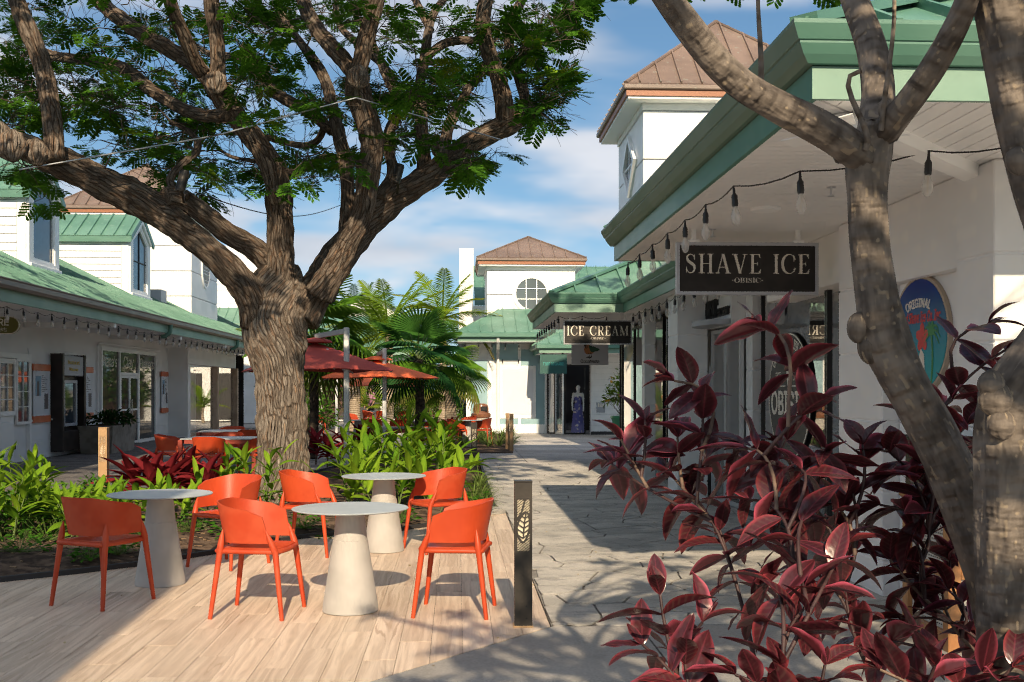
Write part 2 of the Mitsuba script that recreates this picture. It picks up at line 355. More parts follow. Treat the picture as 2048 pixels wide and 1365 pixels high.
# ---- left shop building: facade on x = -9.5, eave on x = -7.5
LB = thing('shop_building', 'long white shop building with a green metal roof and dormers on the left', 'building')
EX, EZ = -7.5, 3.05
YA, YB = 12.0, 40.5
add(LB, 'wall', bx(-9.75, -9.5, YA, YB, -.05, 3.2), 'm_white')
add(LB, 'wall', bx(-24, -9.76, YA, YA + .3, -.05, 4.2), 'm_white')
# horizontal grooves of the plaster, as proud courses
for z0, z1 in ((.02, .42), (.43, 1.13), (1.14, 1.83), (1.84, 2.5)):
    for a, b in ((YA, 22.9), (24.85, 29.55), (35.0, 36.6)): add(LB, 'plaster_course', bx(-9.5, -9.484, a, b, z0, z1, .005), 'm_white')
sof = strips([(-9.5, YA, EZ + .0), (EX, YA, EZ), (EX, YB, EZ), (-9.5, YB, EZ)], (0, 1, 0), (0, 0, -1), .6, gap=.006, thick=.01, across=False)
for m in strips([(-9.5, YA, EZ + .02), (-9.5, YB, EZ + .02), (EX - .02, YB, EZ + .02), (EX - .02, YA, EZ + .02)], (0, 1, 0), (0, 0, -1), 3.0, gap=.006, thick=.015): add(LB, 'soffit', m, 'm_white')
for y in (18.4, 24.6, 30.4, 36.2): add(LB, 'soffit_beam', bx(-9.48, EX - .04, y, y + .14, EZ - .11, EZ + .0), 'm_white_trim')
add(LB, 'fascia', bx(EX - .03, EX, YA, YB, EZ - .02, EZ + .2, .008), 'm_green_pale_lit')
gut = [(0, 0), (.10, 0), (.13, .05), (.13, .13), (.15, .15), (.15, .165), (.12, .165), (.11, .14), (.11, .06), (.09, .02), (0, .02)]
add(LB, 'gutter', frame(ext(Polygon(gut), YB - YA), (EX + .002, YA, EZ + .19), (1, 0, 0), (0, 0, 1), (0, 1, 0)), 'm_gutter_brown')
for y in (28.9, 37.6):
    add(LB, 'downpipe', cat([tube([(EX + .07, y, EZ + .2), (EX + .07, y, EZ + .06), (EX + .05, y, EZ - .02), (EX - .08, y, EZ - .1), (EX - .16, y, EZ - .1)], .055, 12)]), 'm_green_trim', smooth=40)
SL = .5
rz = lambda x: EZ + .30 + (EX - x) * SL
rf = add(LB, 'roof', bx(EX - .04, EX + .0, YA, YB, EZ + .2, EZ + .29), 'm_green_trim')
slope(rf, [(EX + .05, YA, rz(EX + .05)), (EX + .05, YB, rz(EX + .05)), (-13.5, YB, rz(-13.5)), (-13.5, YA, rz(-13.5))], (0, 1, 0), 'm_green_roof', sp=.30)
add(LB, 'roof_deck', cat([frame(ext(Polygon([(EX, EZ + .21), (EX, rz(EX) - .02), (-13.5, rz(-13.5) - .02), (-17, rz(-13.5) - .4), (-17, EZ + .21)]), YB - YA - .02), (0, YA + .01, 0), (1, 0, 0), (0, 0, 1), (0, 1, 0))]), 'm_green_trim')

def dormer(y0, y1, xf, ztop_eave, zridge, pane_lines, nm):
    """a gabled dormer whose window faces the street (+x)"""
    zb = rz(xf) - .05; ym = (y0 + y1) / 2; D = thing_part(LB, 'dormer')
    xb = EX - (zridge - EZ - .3) / SL
    body = frame(ext(Polygon([(y0 + .01, zb), (y1 - .01, zb), (y1 - .01, ztop_eave), (ym, zridge - .03), (y0 + .01, ztop_eave)]), .02 + xf - .06 - xb), (xb, 0, 0), (0, 1, 0), (0, 0, 1), (1, 0, 0))
    scene[D] = mikit.ply(body, 'm_gray_paint_joint_shade')  # grey body paints the shade seen in the gaps between white boards
    # lap boards on the side that faces the camera
    xs0 = EX - (ztop_eave - EZ - .3) / SL
    boards(D, [(xf - .22, y0, zb), (xf - .22, y0, ztop_eave), (xs0, y0, ztop_eave), (xs0 + .01, y0, ztop_eave - .02)], (1, 0, 0), (0, -1, 0), .185, 'm_board_white')
    add(D, 'corner_board', bx(xf - .215, xf - .02, y0 - .03, y0 + .04, zb - .02, ztop_eave, .006), 'm_white_trim')
    # front: frame with a pointed opening
    out = Polygon([(y0, zb - .05), (y1, zb - .05), (y1, ztop_eave + .05), (ym, zridge + .02), (y0, ztop_eave + .05)])
    op = Polygon([(y0 + .26, zb + .22), (y1 - .26, zb + .22), (y1 - .26, ztop_eave - .08), (ym, zridge - .32), (y0 + .26, ztop_eave - .08)])
    add(D, 'window_frame', frame(ext(out.difference(op), .09), (xf - .05, 0, 0), (0, 1, 0), (0, 0, 1), (1, 0, 0)), 'm_white_trim')
    inn = op.buffer(-.05, join_style=2)
    add(D, 'sash', frame(ext(op.difference(inn), .05), (xf - .03, 0, 0), (0, 1, 0), (0, 0, 1), (1, 0, 0)), 'm_white_trim')
    add(D, 'pane', frame(ext(inn, .004), (xf - .028, 0, 0), (0, 1, 0), (0, 0, 1), (1, 0, 0)), 'm_win')
    for ln in pane_lines: add(D, 'glazing_bar', frame(ext(inn.intersection(LineString(ln(y0, y1, zb, ztop_eave, zridge)).buffer(.013)), .025), (xf - .022, 0, 0), (0, 1, 0), (0, 0, 1), (1, 0, 0)), 'm_dark')
    add(D, 'sill', bx(xf - .06, xf + .10, y0 - .02, y1 + .02, zb - .01, zb + .13, .01), 'm_white_trim')
    add(D, 'flashing', bx(xf - .1, xf + .03, y0 - .03, y1 + .03, zb - .22, zb - .015), 'm_gray_paint_joint_shade')
    # roof
    o = .16; dz = (zridge - ztop_eave) / (ym - y0) * o
    for s in (0, 1):
        ya, yb_ = (y0 - o, ym) if s == 0 else (ym, y1 + o)
        za, zb_ = (ztop_eave - dz + .07, zridge + .07) if s == 0 else (zridge + .07, ztop_eave - dz + .07)
        lo, hi = ((ya, za), (yb_, zb_)) if s == 0 else ((yb_, zb_), (ya, za))
        slope(D, [(xf + .12, lo[0], lo[1]), (xb, lo[0], lo[1]), (xb, hi[0], hi[1]), (xf + .12, hi[0], hi[1])], (1, 0, 0), 'm_green_roof', sp=.36, name='roof_panel')
    add(D, 'eave_trim', bx(xb, xf + .11, y0 - o - .02, y0 - o + .02, ztop_eave - dz - .10, ztop_eave - dz + .06), 'm_green_trim')
    for s in (-1, 1):
        yo = y0 - o if s < 0 else y1 + o
        add(D, 'rake_trim', bar((xf + .1, yo, ztop_eave - dz + .03), (xf + .1, ym, zridge + .03), .05, .14), 'm_green_trim')
        add(D, 'rake_board', bar((xf + .075, y0 + .02 if s < 0 else y1 - .02, ztop_eave - .02), (xf + .075, ym, zridge - .09), .05, .16), 'm_white_trim')
def thing_part(parent, name): return number(f'{parent}__{name}')
scene['m_win'] = {'type': 'principled', 'base_color': rgb(.035, .045, .06), 'roughness': .03, 'specular': .9}
cross = [lambda a, b, c, d, e: [((a + b) / 2, c), ((a + b) / 2, e)], lambda a, b, c, d, e: [(a, c + (d - c) * .62), (b, c + (d - c) * .62)]]
dormer(24.3, 26.1, -9.3, 5.95, 6.75, [], 1)
dormer(31.7, 33.7, -9.3, 5.95, 6.6, cross, 2)
add(LB, 'roof_vent', cat([bx(-10.1, -9.45, 35.6, 36.3, rz(-9.45) - .1, rz(-9.45) + .45)]), 'm_gray_paint_joint_shade')

# ---- towers: white cube with courses, brown pyramid roof
def tower(parent, x0, x1, y0, y1, zb, ze, za, over=.42, face_x=None, window=None, mat='m_white', nb=4):
    add(parent, 'tower_wall', bx(x0 + .02, x1 - .02, y0 + .02, y1 - .02, zb, ze), 'm_gray_paint_joint_shade')  # grey backing paints the shade lines in the joints of the white panels
    h = (ze - .15 - zb) / nb
    for i in range(nb):
        a, b = zb + i * h + .014, zb + (i + 1) * h - .014
        add(parent, 'wall_panel', bx(x0 - .02, x1 + .02, y0 - .03, y0 + .019, a, b, .006), 'm_board_white')
        sx = x1 if face_x == 1 else x0
        add(parent, 'wall_panel', bx(sx - .021, sx + .021, y0 + .02, y1, a, b, .006), 'm_board_white')
    add(parent, 'tower_frieze', bx(x0 - .05, x1 + .05, y0 - .05, y1 + .05, ze - .14, ze, .01), 'm_white_trim')
    add(parent, 'eave_soffit', bx(x0 - over + .06, x1 + over - .06, y0 - over + .06, y1 + over - .06, ze, ze + .05), 'm_white_trim')
    add(parent, 'eave_fascia', bx(x0 - over + .02, x1 + over - .02, y0 - over + .02, y1 + over - .02, ze + .05, ze + .17), 'm_brown_trim')
    add(parent, 'tower_gutter', bx(x0 - over - .04, x1 + over + .04, y0 - over - .04, y1 + over + .04, ze + .172, ze + .28, .02), 'm_brown_roof')
    c = [(x0 - over, y0 - over), (x1 + over, y0 - over), (x1 + over, y1 + over), (x0 - over, y1 + over)]; ap = ((x0 + x1) / 2, (y0 + y1) / 2, za)
    rf = add(parent, 'tower_roof', hull([(*p, ze + .27) for p in c] + [(ap[0], ap[1], za - .03)]), 'm_brown_roof')
    for i in range(4):
        p, q = c[i], c[(i + 1) % 4]
        slope(rf, [(*p, ze + .285), (*q, ze + .285), ap], (q[0] - p[0], q[1] - p[1], 0), 'm_brown_roof', sp=.42, off=.3)
        add(rf, 'hip_cap', bar((*p, ze + .31), (ap[0], ap[1], za + .03), .09, .04), 'm_brown_roof')
tower(LB, -13.1, -9.05, 37.9, 41.9, 3.9, 7.46, 9.6, over=.45, face_x=1)
ov = Point(0, 0).buffer(1, 32)
ovf = lambda a, b: affinity.scale(ov, a, b)
add(LB, 'oval_louver', frame(ext(ovf(.62, .78).difference(ovf(.54, .70)), .05), (-9.03, 39.9, 5.95), (0, 1, 0), (0, 0, 1), (1, 0, 0)), 'm_white_trim')
for i in range(12):
    z = -.65 + i * .115; w = .54 * math.sqrt(max(0, 1 - (z / .70) ** 2))
    if w > .05: add(LB, 'louver_slat', mv(bx(-.012, .012, -w, w, -.05, .05), roty(.6), (-9.02, 39.9, 5.95 + z)), 'm_gray_paint_joint_shade')
# ---- projecting corner block with timber posts and big panes
add(LB, 'wall', bx(-9.76, -8.85, 36.62, 44.5, 2.42, 3.02), 'm_white')
add(LB, 'wall', bx(-9.76, -8.85, 36.62, 37.0, -.05, 2.419), 'm_white')
prin('m_timber', speck((.40, .27, .19), (.52, .38, .28), 4), .6)
for y in (40.8, 44.4):
    add(LB, 'timber_post', bx(-8.98, -8.78, y, y + .24, 0, 2.42, .01), 'm_timber')
for a, b in ((37.05, 40.78), (41.06, 44.38)):
    add(LB, 'shop_pane', bx(-8.92, -8.914, a, b, .12, 2.40), 'm_glass')
    add(LB, 'stall_riser', bx(-8.95, -8.87, a, b, 0, .12), 'm_timber')
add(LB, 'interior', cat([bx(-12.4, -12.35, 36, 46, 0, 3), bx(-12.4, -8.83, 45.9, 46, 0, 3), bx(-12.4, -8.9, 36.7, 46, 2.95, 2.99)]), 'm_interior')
EX2 = EX
add(LB, 'fascia', bx(-7.53, -7.5, YB + .01, 47.5, EZ - .02, EZ + .2), 'm_green_pale_lit')
add(LB, 'gutter', frame(ext(Polygon(gut), 7), (EX + .002, YB + .01, EZ + .19), (1, 0, 0), (0, 0, 1), (0, 1, 0)), 'm_gutter_brown')
for m in strips([(EX + .05, YB + .02, rz(EX + .05)), (EX + .05, 47.5, rz(EX + .05)), (-11.5, 47.5, rz(-11.5)), (-11.5, YB + .02, rz(-11.5))], (0, 1, 0), unit((SL, 0, 1)), .30, gap=0, seam=.022, seamh=.035): add(rf, 'panel', m, 'm_green_roof')
add(LB, 'soffit', bx(-9.8, EX - .04, YB + .01, 47.5, EZ + .01, EZ + .04), 'm_white')

# left storefront: door, sidelight, glazing with lettering
def glazed(parent, name, o, ex, ez, w, h, nx, nz, fr=.05, bar_=.022, depth=.05, mat='m_white_trim', glass='m_glass', x0=0, z0=0):
    """a framed glazed leaf in the plane through o spanned by ex (along) and z; panes are parts"""
    fr_pg = sbox(0, 0, w, h); holes = []
    pw, ph = (w - 2 * fr - (nx - 1) * bar_) / nx, (h - 2 * fr - (nz - 1) * bar_) / nz
    for i in range(nx):
        for j in range(nz): holes.append(sbox(fr + i * (pw + bar_), fr + j * (ph + bar_), fr + i * (pw + bar_) + pw, fr + j * (ph + bar_) + ph))
    ey = np.cross(V3(0, 0, 1), V3(*ex)); ny = np.cross(V3(*ex), V3(0, 0, 1))
    k = add(parent, name, frame(ext(fr_pg.difference(unary_union(holes)), depth), o, ex, (0, 0, 1)), mat)
    for hh in holes: add(k, 'pane', frame(ext(hh, .004), V3(*o) + ny * depth * .4, ex, (0, 0, 1)), glass)
    return k
fx = -9.47
add(LB, 'door_surround', cat([bx(-9.5, -9.42, 22.55, 22.68, 0, 2.35), bx(-9.5, -9.42, 24.75, 24.86, .0, 2.35), bx(-9.5, -9.42, 22.69, 24.74, 2.24, 2.35)]), 'm_white_trim')
door = thing_part(LB, 'door')
scene[door] = mikit.ply(cat([bx(-9.49, -9.44, 22.7, 23.95, .02, 1.02, .006), bx(-9.485, -9.425, 22.85, 23.8, .14, .9, .02)]), 'm_white_trim')
glazed(door, 'glazed_leaf', (-9.44, 22.7, 1.021), (0, 1, 0), 0, 1.25, 1.2, 3, 4, fr=.1, glass='m_win')
add(door, 'knob', mv(tm(trimesh.creation.icosphere(2, .035)), t=(-9.40, 23.05, .98)), 'm_black', smooth=True)
for z in (.3, 1.1, 1.8): add(door, 'hinge', bx(-9.445, -9.41, 23.93, 23.97, z, z + .12), 'm_black')
glazed(LB, 'sidelight', (-9.45, 24.0, .82), (0, 1, 0), 0, .74, 1.42, 2, 4, fr=.06, glass='m_win')
# shop glazing y 29.7..34.9
add(LB, 'glazing_frame', cat([bx(-9.5, -9.4, a, a + .1, .0, 2.72) for a in (29.6, 31.15, 33.0, 34.8)] + [bx(-9.498, -9.402, 29.71, 34.79, 2.62, 2.718), bx(-9.498, -9.402, 31.26, 32.99, 1.98, 2.06), bx(-9.498, -9.402, 29.71, 31.14, .0, .1), bx(-9.498, -9.402, 33.11, 34.79, 0, .1)]), 'm_white_trim')
scene['m_dimglass'] = {'type': 'principled', 'base_color': rgb(.03, .032, .036), 'roughness': .02, 'specular': .8}
for a, b, c, d in ((29.7, 31.15, .1, 2.62), (31.25, 33.0, 2.06, 2.62), (33.1, 34.8, .1, 2.62)): add(LB, 'shop_pane', bx(-9.45, -9.444, a + .002, b - .002, c + .002, d - .002), 'm_dimglass')
for y in (31.26, 32.13): 
    k = glazed(LB, 'door', (-9.455, y, .02), (0, 1, 0), 0, .86, 1.95, 1, 2, fr=.07, bar_=.05, glass='m_dimglass')
    add(k, 'handle', bx(-9.38, -9.36, y + (.76 if y < 32 else .08), y + (.79 if y < 32 else .11), .85, 1.3), 'm_steel')
add(LB, 'conduit', tube([(-9.44, 29.4, .0), (-9.44, 29.4, 2.72), (-9.44, 29.5, 2.8), (-9.44, 35.4, 2.8)], .03, 8), 'm_white_trim', smooth=40)
add(LB, 'sill_course', bx(-9.5, -9.42, 24.87, 29.3, .86, .9, .008), 'm_white_trim')

# ---- near right building: shave ice pavilion
RBD = thing('corner_shop', 'white corner shop with a deep green hip-roof eave and boarded soffit on the right', 'building')
SZ = 2.95; X0, Y0, Y1 = 1.68, 5.14, 11.75; XE = 9.0
# soffit boards: along x behind the mitre, along y before it
mit = [(X0, Y0), (3.2, Y0 + 1.5)]
for m in strips([(X0 + .02, Y0 + .03, SZ + .02), (X0 + .02, Y1 - .02, SZ + .02), (3.9, Y1 - .02, SZ + .02), (3.9, Y0 + 2.25, SZ + .02)], (1, 0, 0), (0, 0, -1), .118, gap=.008, thick=.014, across=False): add(RBD, 'soffit_board', m, 'm_white')
for m in strips([(X0 + .05, Y0 + .03, SZ + .02), (3.93, Y0 + 2.25, SZ + .02), (XE, Y0 + 2.25, SZ + .02), (XE, Y0 + .03, SZ + .02)], (1, 0, 0), (0, 0, -1), .118, gap=.008, thick=.014, across=True): add(RBD, 'soffit_board', m, 'm_white')
add(RBD, 'soffit_backing', bx(X0 + .03, XE, Y0 + .03, Y1 - .03, SZ + .03, SZ + .06), 'm_white')
add(RBD, 'mitre_beam', bar((X0 + .45, Y0 + .45, SZ - .02), (3.25, Y0 + 1.62, SZ - .02), .13, .09), 'm_white_trim')
FH = .165
def eave_profile(out):  # gutter section: (outward, up)
    return Polygon([(-.03, FH - .005), (.03, FH - .005), (.06, FH + .03), (.085, FH + .075), (.085, FH + .088), (.095, FH + .09), (.125, FH + .155), (.125, FH + .175), (.09, FH + .175), (.0, FH + .12), (-.03, FH + .12)])
def eave_run(parent, a, b, outv, mitre0=0.0, mitre1=0.0, gm='m_gutter_green', fm='m_green_pale_lit', z=SZ, fh=FH):
    """fascia and gutter from a to b (xy); the ends can be mitred by shear (outward offset adds length)"""
    a, b, outv = V3(*a, z), V3(*b, z), V3(*outv, 0); d = b - a; L = np.linalg.norm(d); d = d / L
    for nm, pg, mt in (('fascia', sbox(-.03, 0, 0, fh - .01), fm), ('gutter', eave_profile(0), gm)):
        v, f = ext(pg, L); v = v.copy(); end = v[:, 2] > L / 2
        v[:, 2] += np.where(end, mitre1 * v[:, 0], -mitre0 * v[:, 0])
        add(parent, nm, (v[:, :1] * outv + v[:, 1:2] * [0, 0, 1] + v[:, 2:] * d + a, f if np.cross(outv, [0, 0, 1]) @ d > 0 else f[:, ::-1]), mt)
eave_run(RBD, (X0, Y0), (X0, Y1), (-1, 0), 1, 1, fm='m_green_trim')  # side fascia in the darker green: its shade is painted in
eave_run(RBD, (X0, Y0), (XE, Y0), (0, -1), 1, 0, gm='m_green_trim')  # front fascia in the paler green: its sunlight is painted in
eave_run(RBD, (X0, Y1), (3.3, Y1), (0, 1), 1, 0)
zr = SZ + FH + .17; q = .48; xr = X0 + (Y1 - Y0) / 2; zt = zr + (Y1 - Y0) / 2 * q
rf = add(RBD, 'roof', hull([(X0, Y0, zr - .05), (XE, Y0, zr - .05), (X0, Y1, zr - .05), (XE, Y1, zr - .05), (xr, (Y0 + Y1) / 2, zt - .02), (XE, (Y0 + Y1) / 2, zt - .02)]), 'm_green_roof')
xa, ya, yb = X0 - .06, Y0 - .06, Y1 + .06; zz = zr - .03; ym_ = (Y0 + Y1) / 2; xr = xa + (yb - ya) / 2; zt = zz + (yb - ya) / 2 * q
slope(rf, [(xa, ya, zz), (XE, ya, zz), (XE, ym_, zt), (xr, ym_, zt)], (1, 0, 0), 'm_green_roof', sp=.45)
slope(rf, [(xa, yb, zz), (xa, ya, zz), (xr, ym_, zt)], (0, 1, 0), 'm_green_roof', sp=.45)
slope(rf, [(XE, yb, zz), (xa, yb, zz), (xr, ym_, zt), (XE, ym_, zt)], (1, 0, 0), 'm_green_roof', sp=.45)
add(rf, 'hip_cap', bar((xa, ya, zz + .05), (xr, ym_, zt + .05), .14, .05), 'm_green_trim'); add(rf, 'hip_cap', bar((xa, yb, zz + .05), (xr, ym_, zt + .05), .14, .05), 'm_green_trim')
# piers of grooved blocks
def pier(parent, x0, x1, y0, y1, ztop, mat='m_white', grooves=(.27, .79, 1.31, 1.83, 2.35), base=.0):
    zs = [base] + [g for g in grooves if g < ztop - .1] + [ztop]
    k = add(parent, 'pier', bx(x0 + .012, x1 - .012, y0 + .012, y1 - .012, 0, ztop), mat)
    for a, b in zip(zs[:-1], zs[1:]): add(k, 'block', bx(x0, x1, y0, y1, a + .006, b - .006, .008), mat)
    return k
XW = 3.2
pier(RBD, XW, XW + .9, 6.42, 6.92, SZ, grooves=(.27, .8, 1.33, 1.86, 2.39))
pier(RBD, XW, XW + .7, 8.15, 9.1, SZ, grooves=(.27, .8, 1.33, 1.86, 2.39))
add(RBD, 'wall', bx(XW + .13, XW + .5, 6.93, 8.14, 0, 2.36), 'm_white'); add(RBD, 'wall', bx(XW + .03, XW + .5, 6.93, 8.14, 2.362, SZ), 'm_white')
add(RBD, 'wall', bx(XW + .91, XE, 6.44, 6.9, 0, SZ), 'm_white')
for z in (.27, .8, 1.33, 1.86, 2.39): add(RBD, 'wall_block', bx(XW + .905, XE, 6.42, 6.438, z + .006, z + .524, .006), 'm_white')
add(RBD, 'lintel', bx(XW + .1, XW + .4, 9.11, 11.6, 2.5, SZ), 'm_white')
# shopfront glass between the piers
def pane3(parent, a, b, z0, z1, glass='m_glass', fr='m_black', w=.05, mull=()):
    a, b = V3(*a[:2]), V3(*b[:2]); d = unit(b - a); L = np.linalg.norm(b - a); n = V3(-d[1], d[0], 0)
    k = add(parent, 'shopfront', cat([bar((*(a + d * t), z0), (*(a + d * t), z1), w, w, up=n) for t in [w / 2, *[m * L for m in mull], L - w / 2]] + [bar((*(a + d * w), zz), (*(b - d * w), zz), w, w) for zz in (z0 + w / 2, z1 - w / 2)]), fr)
    ts = [0, *[m for m in mull], 1]
    for t0, t1 in zip(ts[:-1], ts[1:]):
        p, q_ = a + d * (L * t0 + w * .6), a + d * (L * t1 - w * .6)
        add(k, 'pane', (np.array([[*p, z0 + w], [*q_, z0 + w], [*q_, z1 - w], [*p, z1 - w]]), np.array([[0, 1, 2], [0, 2, 3]])), glass)
    return k
pane3(RBD, (3.30, 9.14, 0), (3.46, 10.1, 0), .02, 2.75)
SF = pane3(RBD, (3.46, 10.12, 0), (3.86, 13.75, 0), .02, 2.85, mull=())
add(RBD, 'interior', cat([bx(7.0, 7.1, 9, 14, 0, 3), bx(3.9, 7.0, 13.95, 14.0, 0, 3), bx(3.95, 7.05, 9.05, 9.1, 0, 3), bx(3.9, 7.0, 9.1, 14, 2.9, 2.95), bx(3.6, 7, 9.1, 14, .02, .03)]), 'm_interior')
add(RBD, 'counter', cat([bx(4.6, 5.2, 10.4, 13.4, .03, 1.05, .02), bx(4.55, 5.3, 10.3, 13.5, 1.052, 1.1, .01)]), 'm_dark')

# ---- second pavilion (ice cream) with its recessed arcade
IC = thing('ice_cream_shop', 'white ice cream shop with stepped green eave and round-lit arcade beyond the shave ice sign', 'building')
XR = 2.95; YR = 19.5; XB = 1.72; YBK = 25.2
for m in strips([(XR + .02, Y1 + .2, SZ + .02), (XR + .02, YR, SZ + .02), (5.0, YR, SZ + .02), (5.0, Y1 + .2, SZ + .02)], (1, 0, 0), (0, 0, -1), .24, gap=.008, thick=.014, across=False): add(IC, 'soffit_board', m, 'm_white')
for m in strips([(XB + .02, YR + .04, SZ + .02), (XB + .02, YBK, SZ + .02), (5.0, YBK, SZ + .02), (5.0, YR + .04, SZ + .02)], (1, 0, 0), (0, 0, -1), .24, gap=.008, thick=.014, across=False): add(IC, 'soffit_board', m, 'm_white')
eave_run(IC, (XR, Y1 + .15), (XR, YR), (-1, 0), 0, -1, gm='m_green_trim', fm='m_green_trim')  # shaded side: fascia colour darkened to match
eave_run(IC, (XB, YR), (XR, YR), (0, -1), 1, -1, gm='m_green_trim')
eave_run(IC, (XB, YR), (XB, YBK), (-1, 0), 1, 0, gm='m_gutter_green', fm='m_green_trim')  # side fascia darker than the front one, shade held in its colour
rf = add(IC, 'roof', cat([hull([(XB, YR, zr - .05), (XB, YBK, zr - .05), (6, YR, zr - .05), (6, YBK, zr - .05), (XB + 2.9, YR + 2.85, zr + 1.25), (6, YR + 2.85, zr + 1.25)]),
                          hull([(XR, Y1 + .15, zr - .06), (XR, YR, zr - .06), (6.4, Y1 + .15, zr - .06), (6.4, YR, zr - .06), (6.4, Y1 + .15, zr + 1.4), (6.4, YR, zr + 1.4)])]), 'm_green_roof')
xa, ya, yb = XB - .06, YR - .06, YBK; h2 = (yb - ya) / 2; ap = (xa + h2, ya + h2, zr - .03 + h2 * .45)
slope(rf, [(xa, yb, zr - .03), (xa, ya, zr - .03), ap], (0, 1, 0), 'm_green_roof', sp=.45)
slope(rf, [(xa, ya, zr - .03), (6.2, ya, zr - .03), (6.2, ap[1], ap[2]), ap], (1, 0, 0), 'm_green_roof', sp=.45)
slope(rf, [(XR - .06, YR - .05, zr - .03), (XR - .06, Y1 + .18, zr - .03), (6.4, Y1 + .18, zr + 1.42), (6.4, YR - .05, zr + 1.42)], (0, 1, 0), 'm_green_roof', sp=.45)
add(rf, 'hip_cap', bar((xa, ya, zr + .02), (ap[0], ap[1], ap[2] + .05), .13, .05), 'm_green_trim')
pier(IC, 3.75, 4.05, 13.85, 14.15, SZ)            # between glazing and doors
pier(IC, 3.12, 3.56, 15.5, 16.2, SZ)              # broad pier with the raised lettering
pier(IC, 3.22, 3.42, 18.85, 19.1, SZ)             # slim column
pane3(IC, (3.62, 16.22, 0), (3.62, 18.83, 0), .02, 2.85, mull=(.5,))
pane3(IC, (3.62, 19.12, 0), (3.62, 24.0, 0), .02, 2.85, mull=(.33, .66))
for i in range(2):
    k = pane3(IC, (3.70 - .04 * i, 14.16 + i * .66, 0), (3.66 - .04 * i, 14.8 + i * .66, 0), .02, 2.4, fr='m_alu')
    add(k, 'handle', bx(3.52, 3.545, 14.28 + i * .95, 14.31 + i * .95, .5, 1.9), 'm_steel')
add(IC, 'header', bx(3.56, 3.76, 14.16, 15.49, 2.43, SZ), 'm_white')
add(IC, 'awning', frame(ext(affinity.scale(Point(0, 0).buffer(1, 24), .66, .34).intersection(sbox(-1, 0, 1, 1)), .07), (3.555, 14.83, 2.43), (0, 1, 0), (-1, 0, 0), (0, 0, 1)), 'm_gray_paint_joint_shade')
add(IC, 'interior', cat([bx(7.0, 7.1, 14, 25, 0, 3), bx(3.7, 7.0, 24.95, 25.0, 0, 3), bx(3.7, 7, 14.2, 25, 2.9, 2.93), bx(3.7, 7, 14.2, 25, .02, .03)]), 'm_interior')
add(IC, 'wall', bx(3.65, 8.0, 24.05, 24.3, 0, SZ), 'm_white')
pier(IC, 4.25, 4.4, 28.2, 28.4, 2.9)
# tower over the arcade
TW = thing('tower', 'white roof tower with brown pyramid roof above the green eave on the right', 'tower')
tower(TW, 3.82, 7.6, 22.4, 25.8, 3.3, 7.44, 9.7, over=.45, face_x=0)
dm = Polygon([(-.85, 0), (0, -.68), (.85, 0), (0, .68)])
fr = lambda pg, t, x: frame(ext(pg, t), (x, 23.95, 6.45), (0, -1, 0), (0, 0, 1), (-1, 0, 0))
add(TW, 'diamond_window', fr(dm.difference(affinity.scale(dm, .78, .82)), .10, 3.81), 'm_white_trim')
add(TW, 'pane', fr(affinity.scale(dm, .78, .82), .02, 3.80), 'm_win')
for ln in ([(-1, 0), (1, 0)], [(0, -1.2), (0, 1.2)]): add(TW, 'glazing_bar', fr(affinity.scale(dm, .78, .82).intersection(LineString(ln).buffer(.02)), .05, 3.80), 'm_white_trim')

# ---- far building closing the street
FB = thing('far_shop', 'white two-storey shop with round window and brown pyramid roof at the end of the walkway', 'building')
FY = 39.0
def fp(u, v, Y): 
    p = P(u, v, Y); return p
def fbx(u0, u1, v0, v1, Y, d, mat, name, b=0, dy=0):
    a, c = P(u0, v1, Y), P(u1, v0, Y)
    return add(FB, name, bx(a[0], c[0], Y + dy, Y + dy + d, a[2], c[2], b), mat)
FBX0, FBX1 = P(975, 0, FY + 1)[0], P(1150, 0, FY + 1)[0]
tower(FB, FBX0, FBX1, FY + 1, FY + 4.3, 3.3, 6.05, 7.35, over=.38, face_x=0, nb=3)
cw = P(1063, 588, FY + 1); rw = .56
fy = FY + .97
add(FB, 'round_window', frame(ext(Point(0, 0).buffer(rw + .13, 32).difference(Point(0, 0).buffer(rw, 32)), .07), (cw[0], fy + .01, cw[2]), (1, 0, 0), (0, 0, 1)), 'm_white_trim')
scene['m_skywin'] = {'type': 'principled', 'base_color': rgb(.10, .12, .13), 'roughness': .06, 'specular': .9}
add(FB, 'pane', frame(ext(Point(0, 0).buffer(rw, 32), .01), (cw[0], fy - .005, cw[2]), (1, 0, 0), (0, 0, 1)), 'm_skywin')
for ln in ([(-1, .19), (1, .19)], [(-1, -.19), (1, -.19)], [(-.19, -1), (-.19, 1)], [(.19, -1), (.19, 1)]):
    add(FB, 'glazing_bar', frame(ext(Point(0, 0).buffer(rw).intersection(LineString(ln).buffer(.017)), .04), (cw[0], fy - .0, cw[2]), (1, 0, 0), (0, 0, 1)), 'm_white_trim')
fbx(918, 947, 497, 875, FY + 4, .5, 'm_white', 'parapet_wall')
a, c = P(947, 640, FY + 4.2), P(984, 612, FY + 4.2)
fbx(947, 984, 612, 875, FY + 4.2, .3, 'm_white', 'wall', dy=.02)
A = P(950, 608, FY + 5); B = P(950, 516, FY + 5)
g0, g1 = P(949, 612, FY + 4.6), P(1330, 612, FY + 4.6)
slope(FB, [(g0[0], FY + 4.5, g0[2]), (g1[0], FY + 4.5, g0[2]), (g1[0], FY + 7.6, g0[2] + 1.9), (g0[0], FY + 7.6, g0[2] + 1.9)], (1, 0, 0), 'm_green_roof', sp=.4, name='roof_panel')
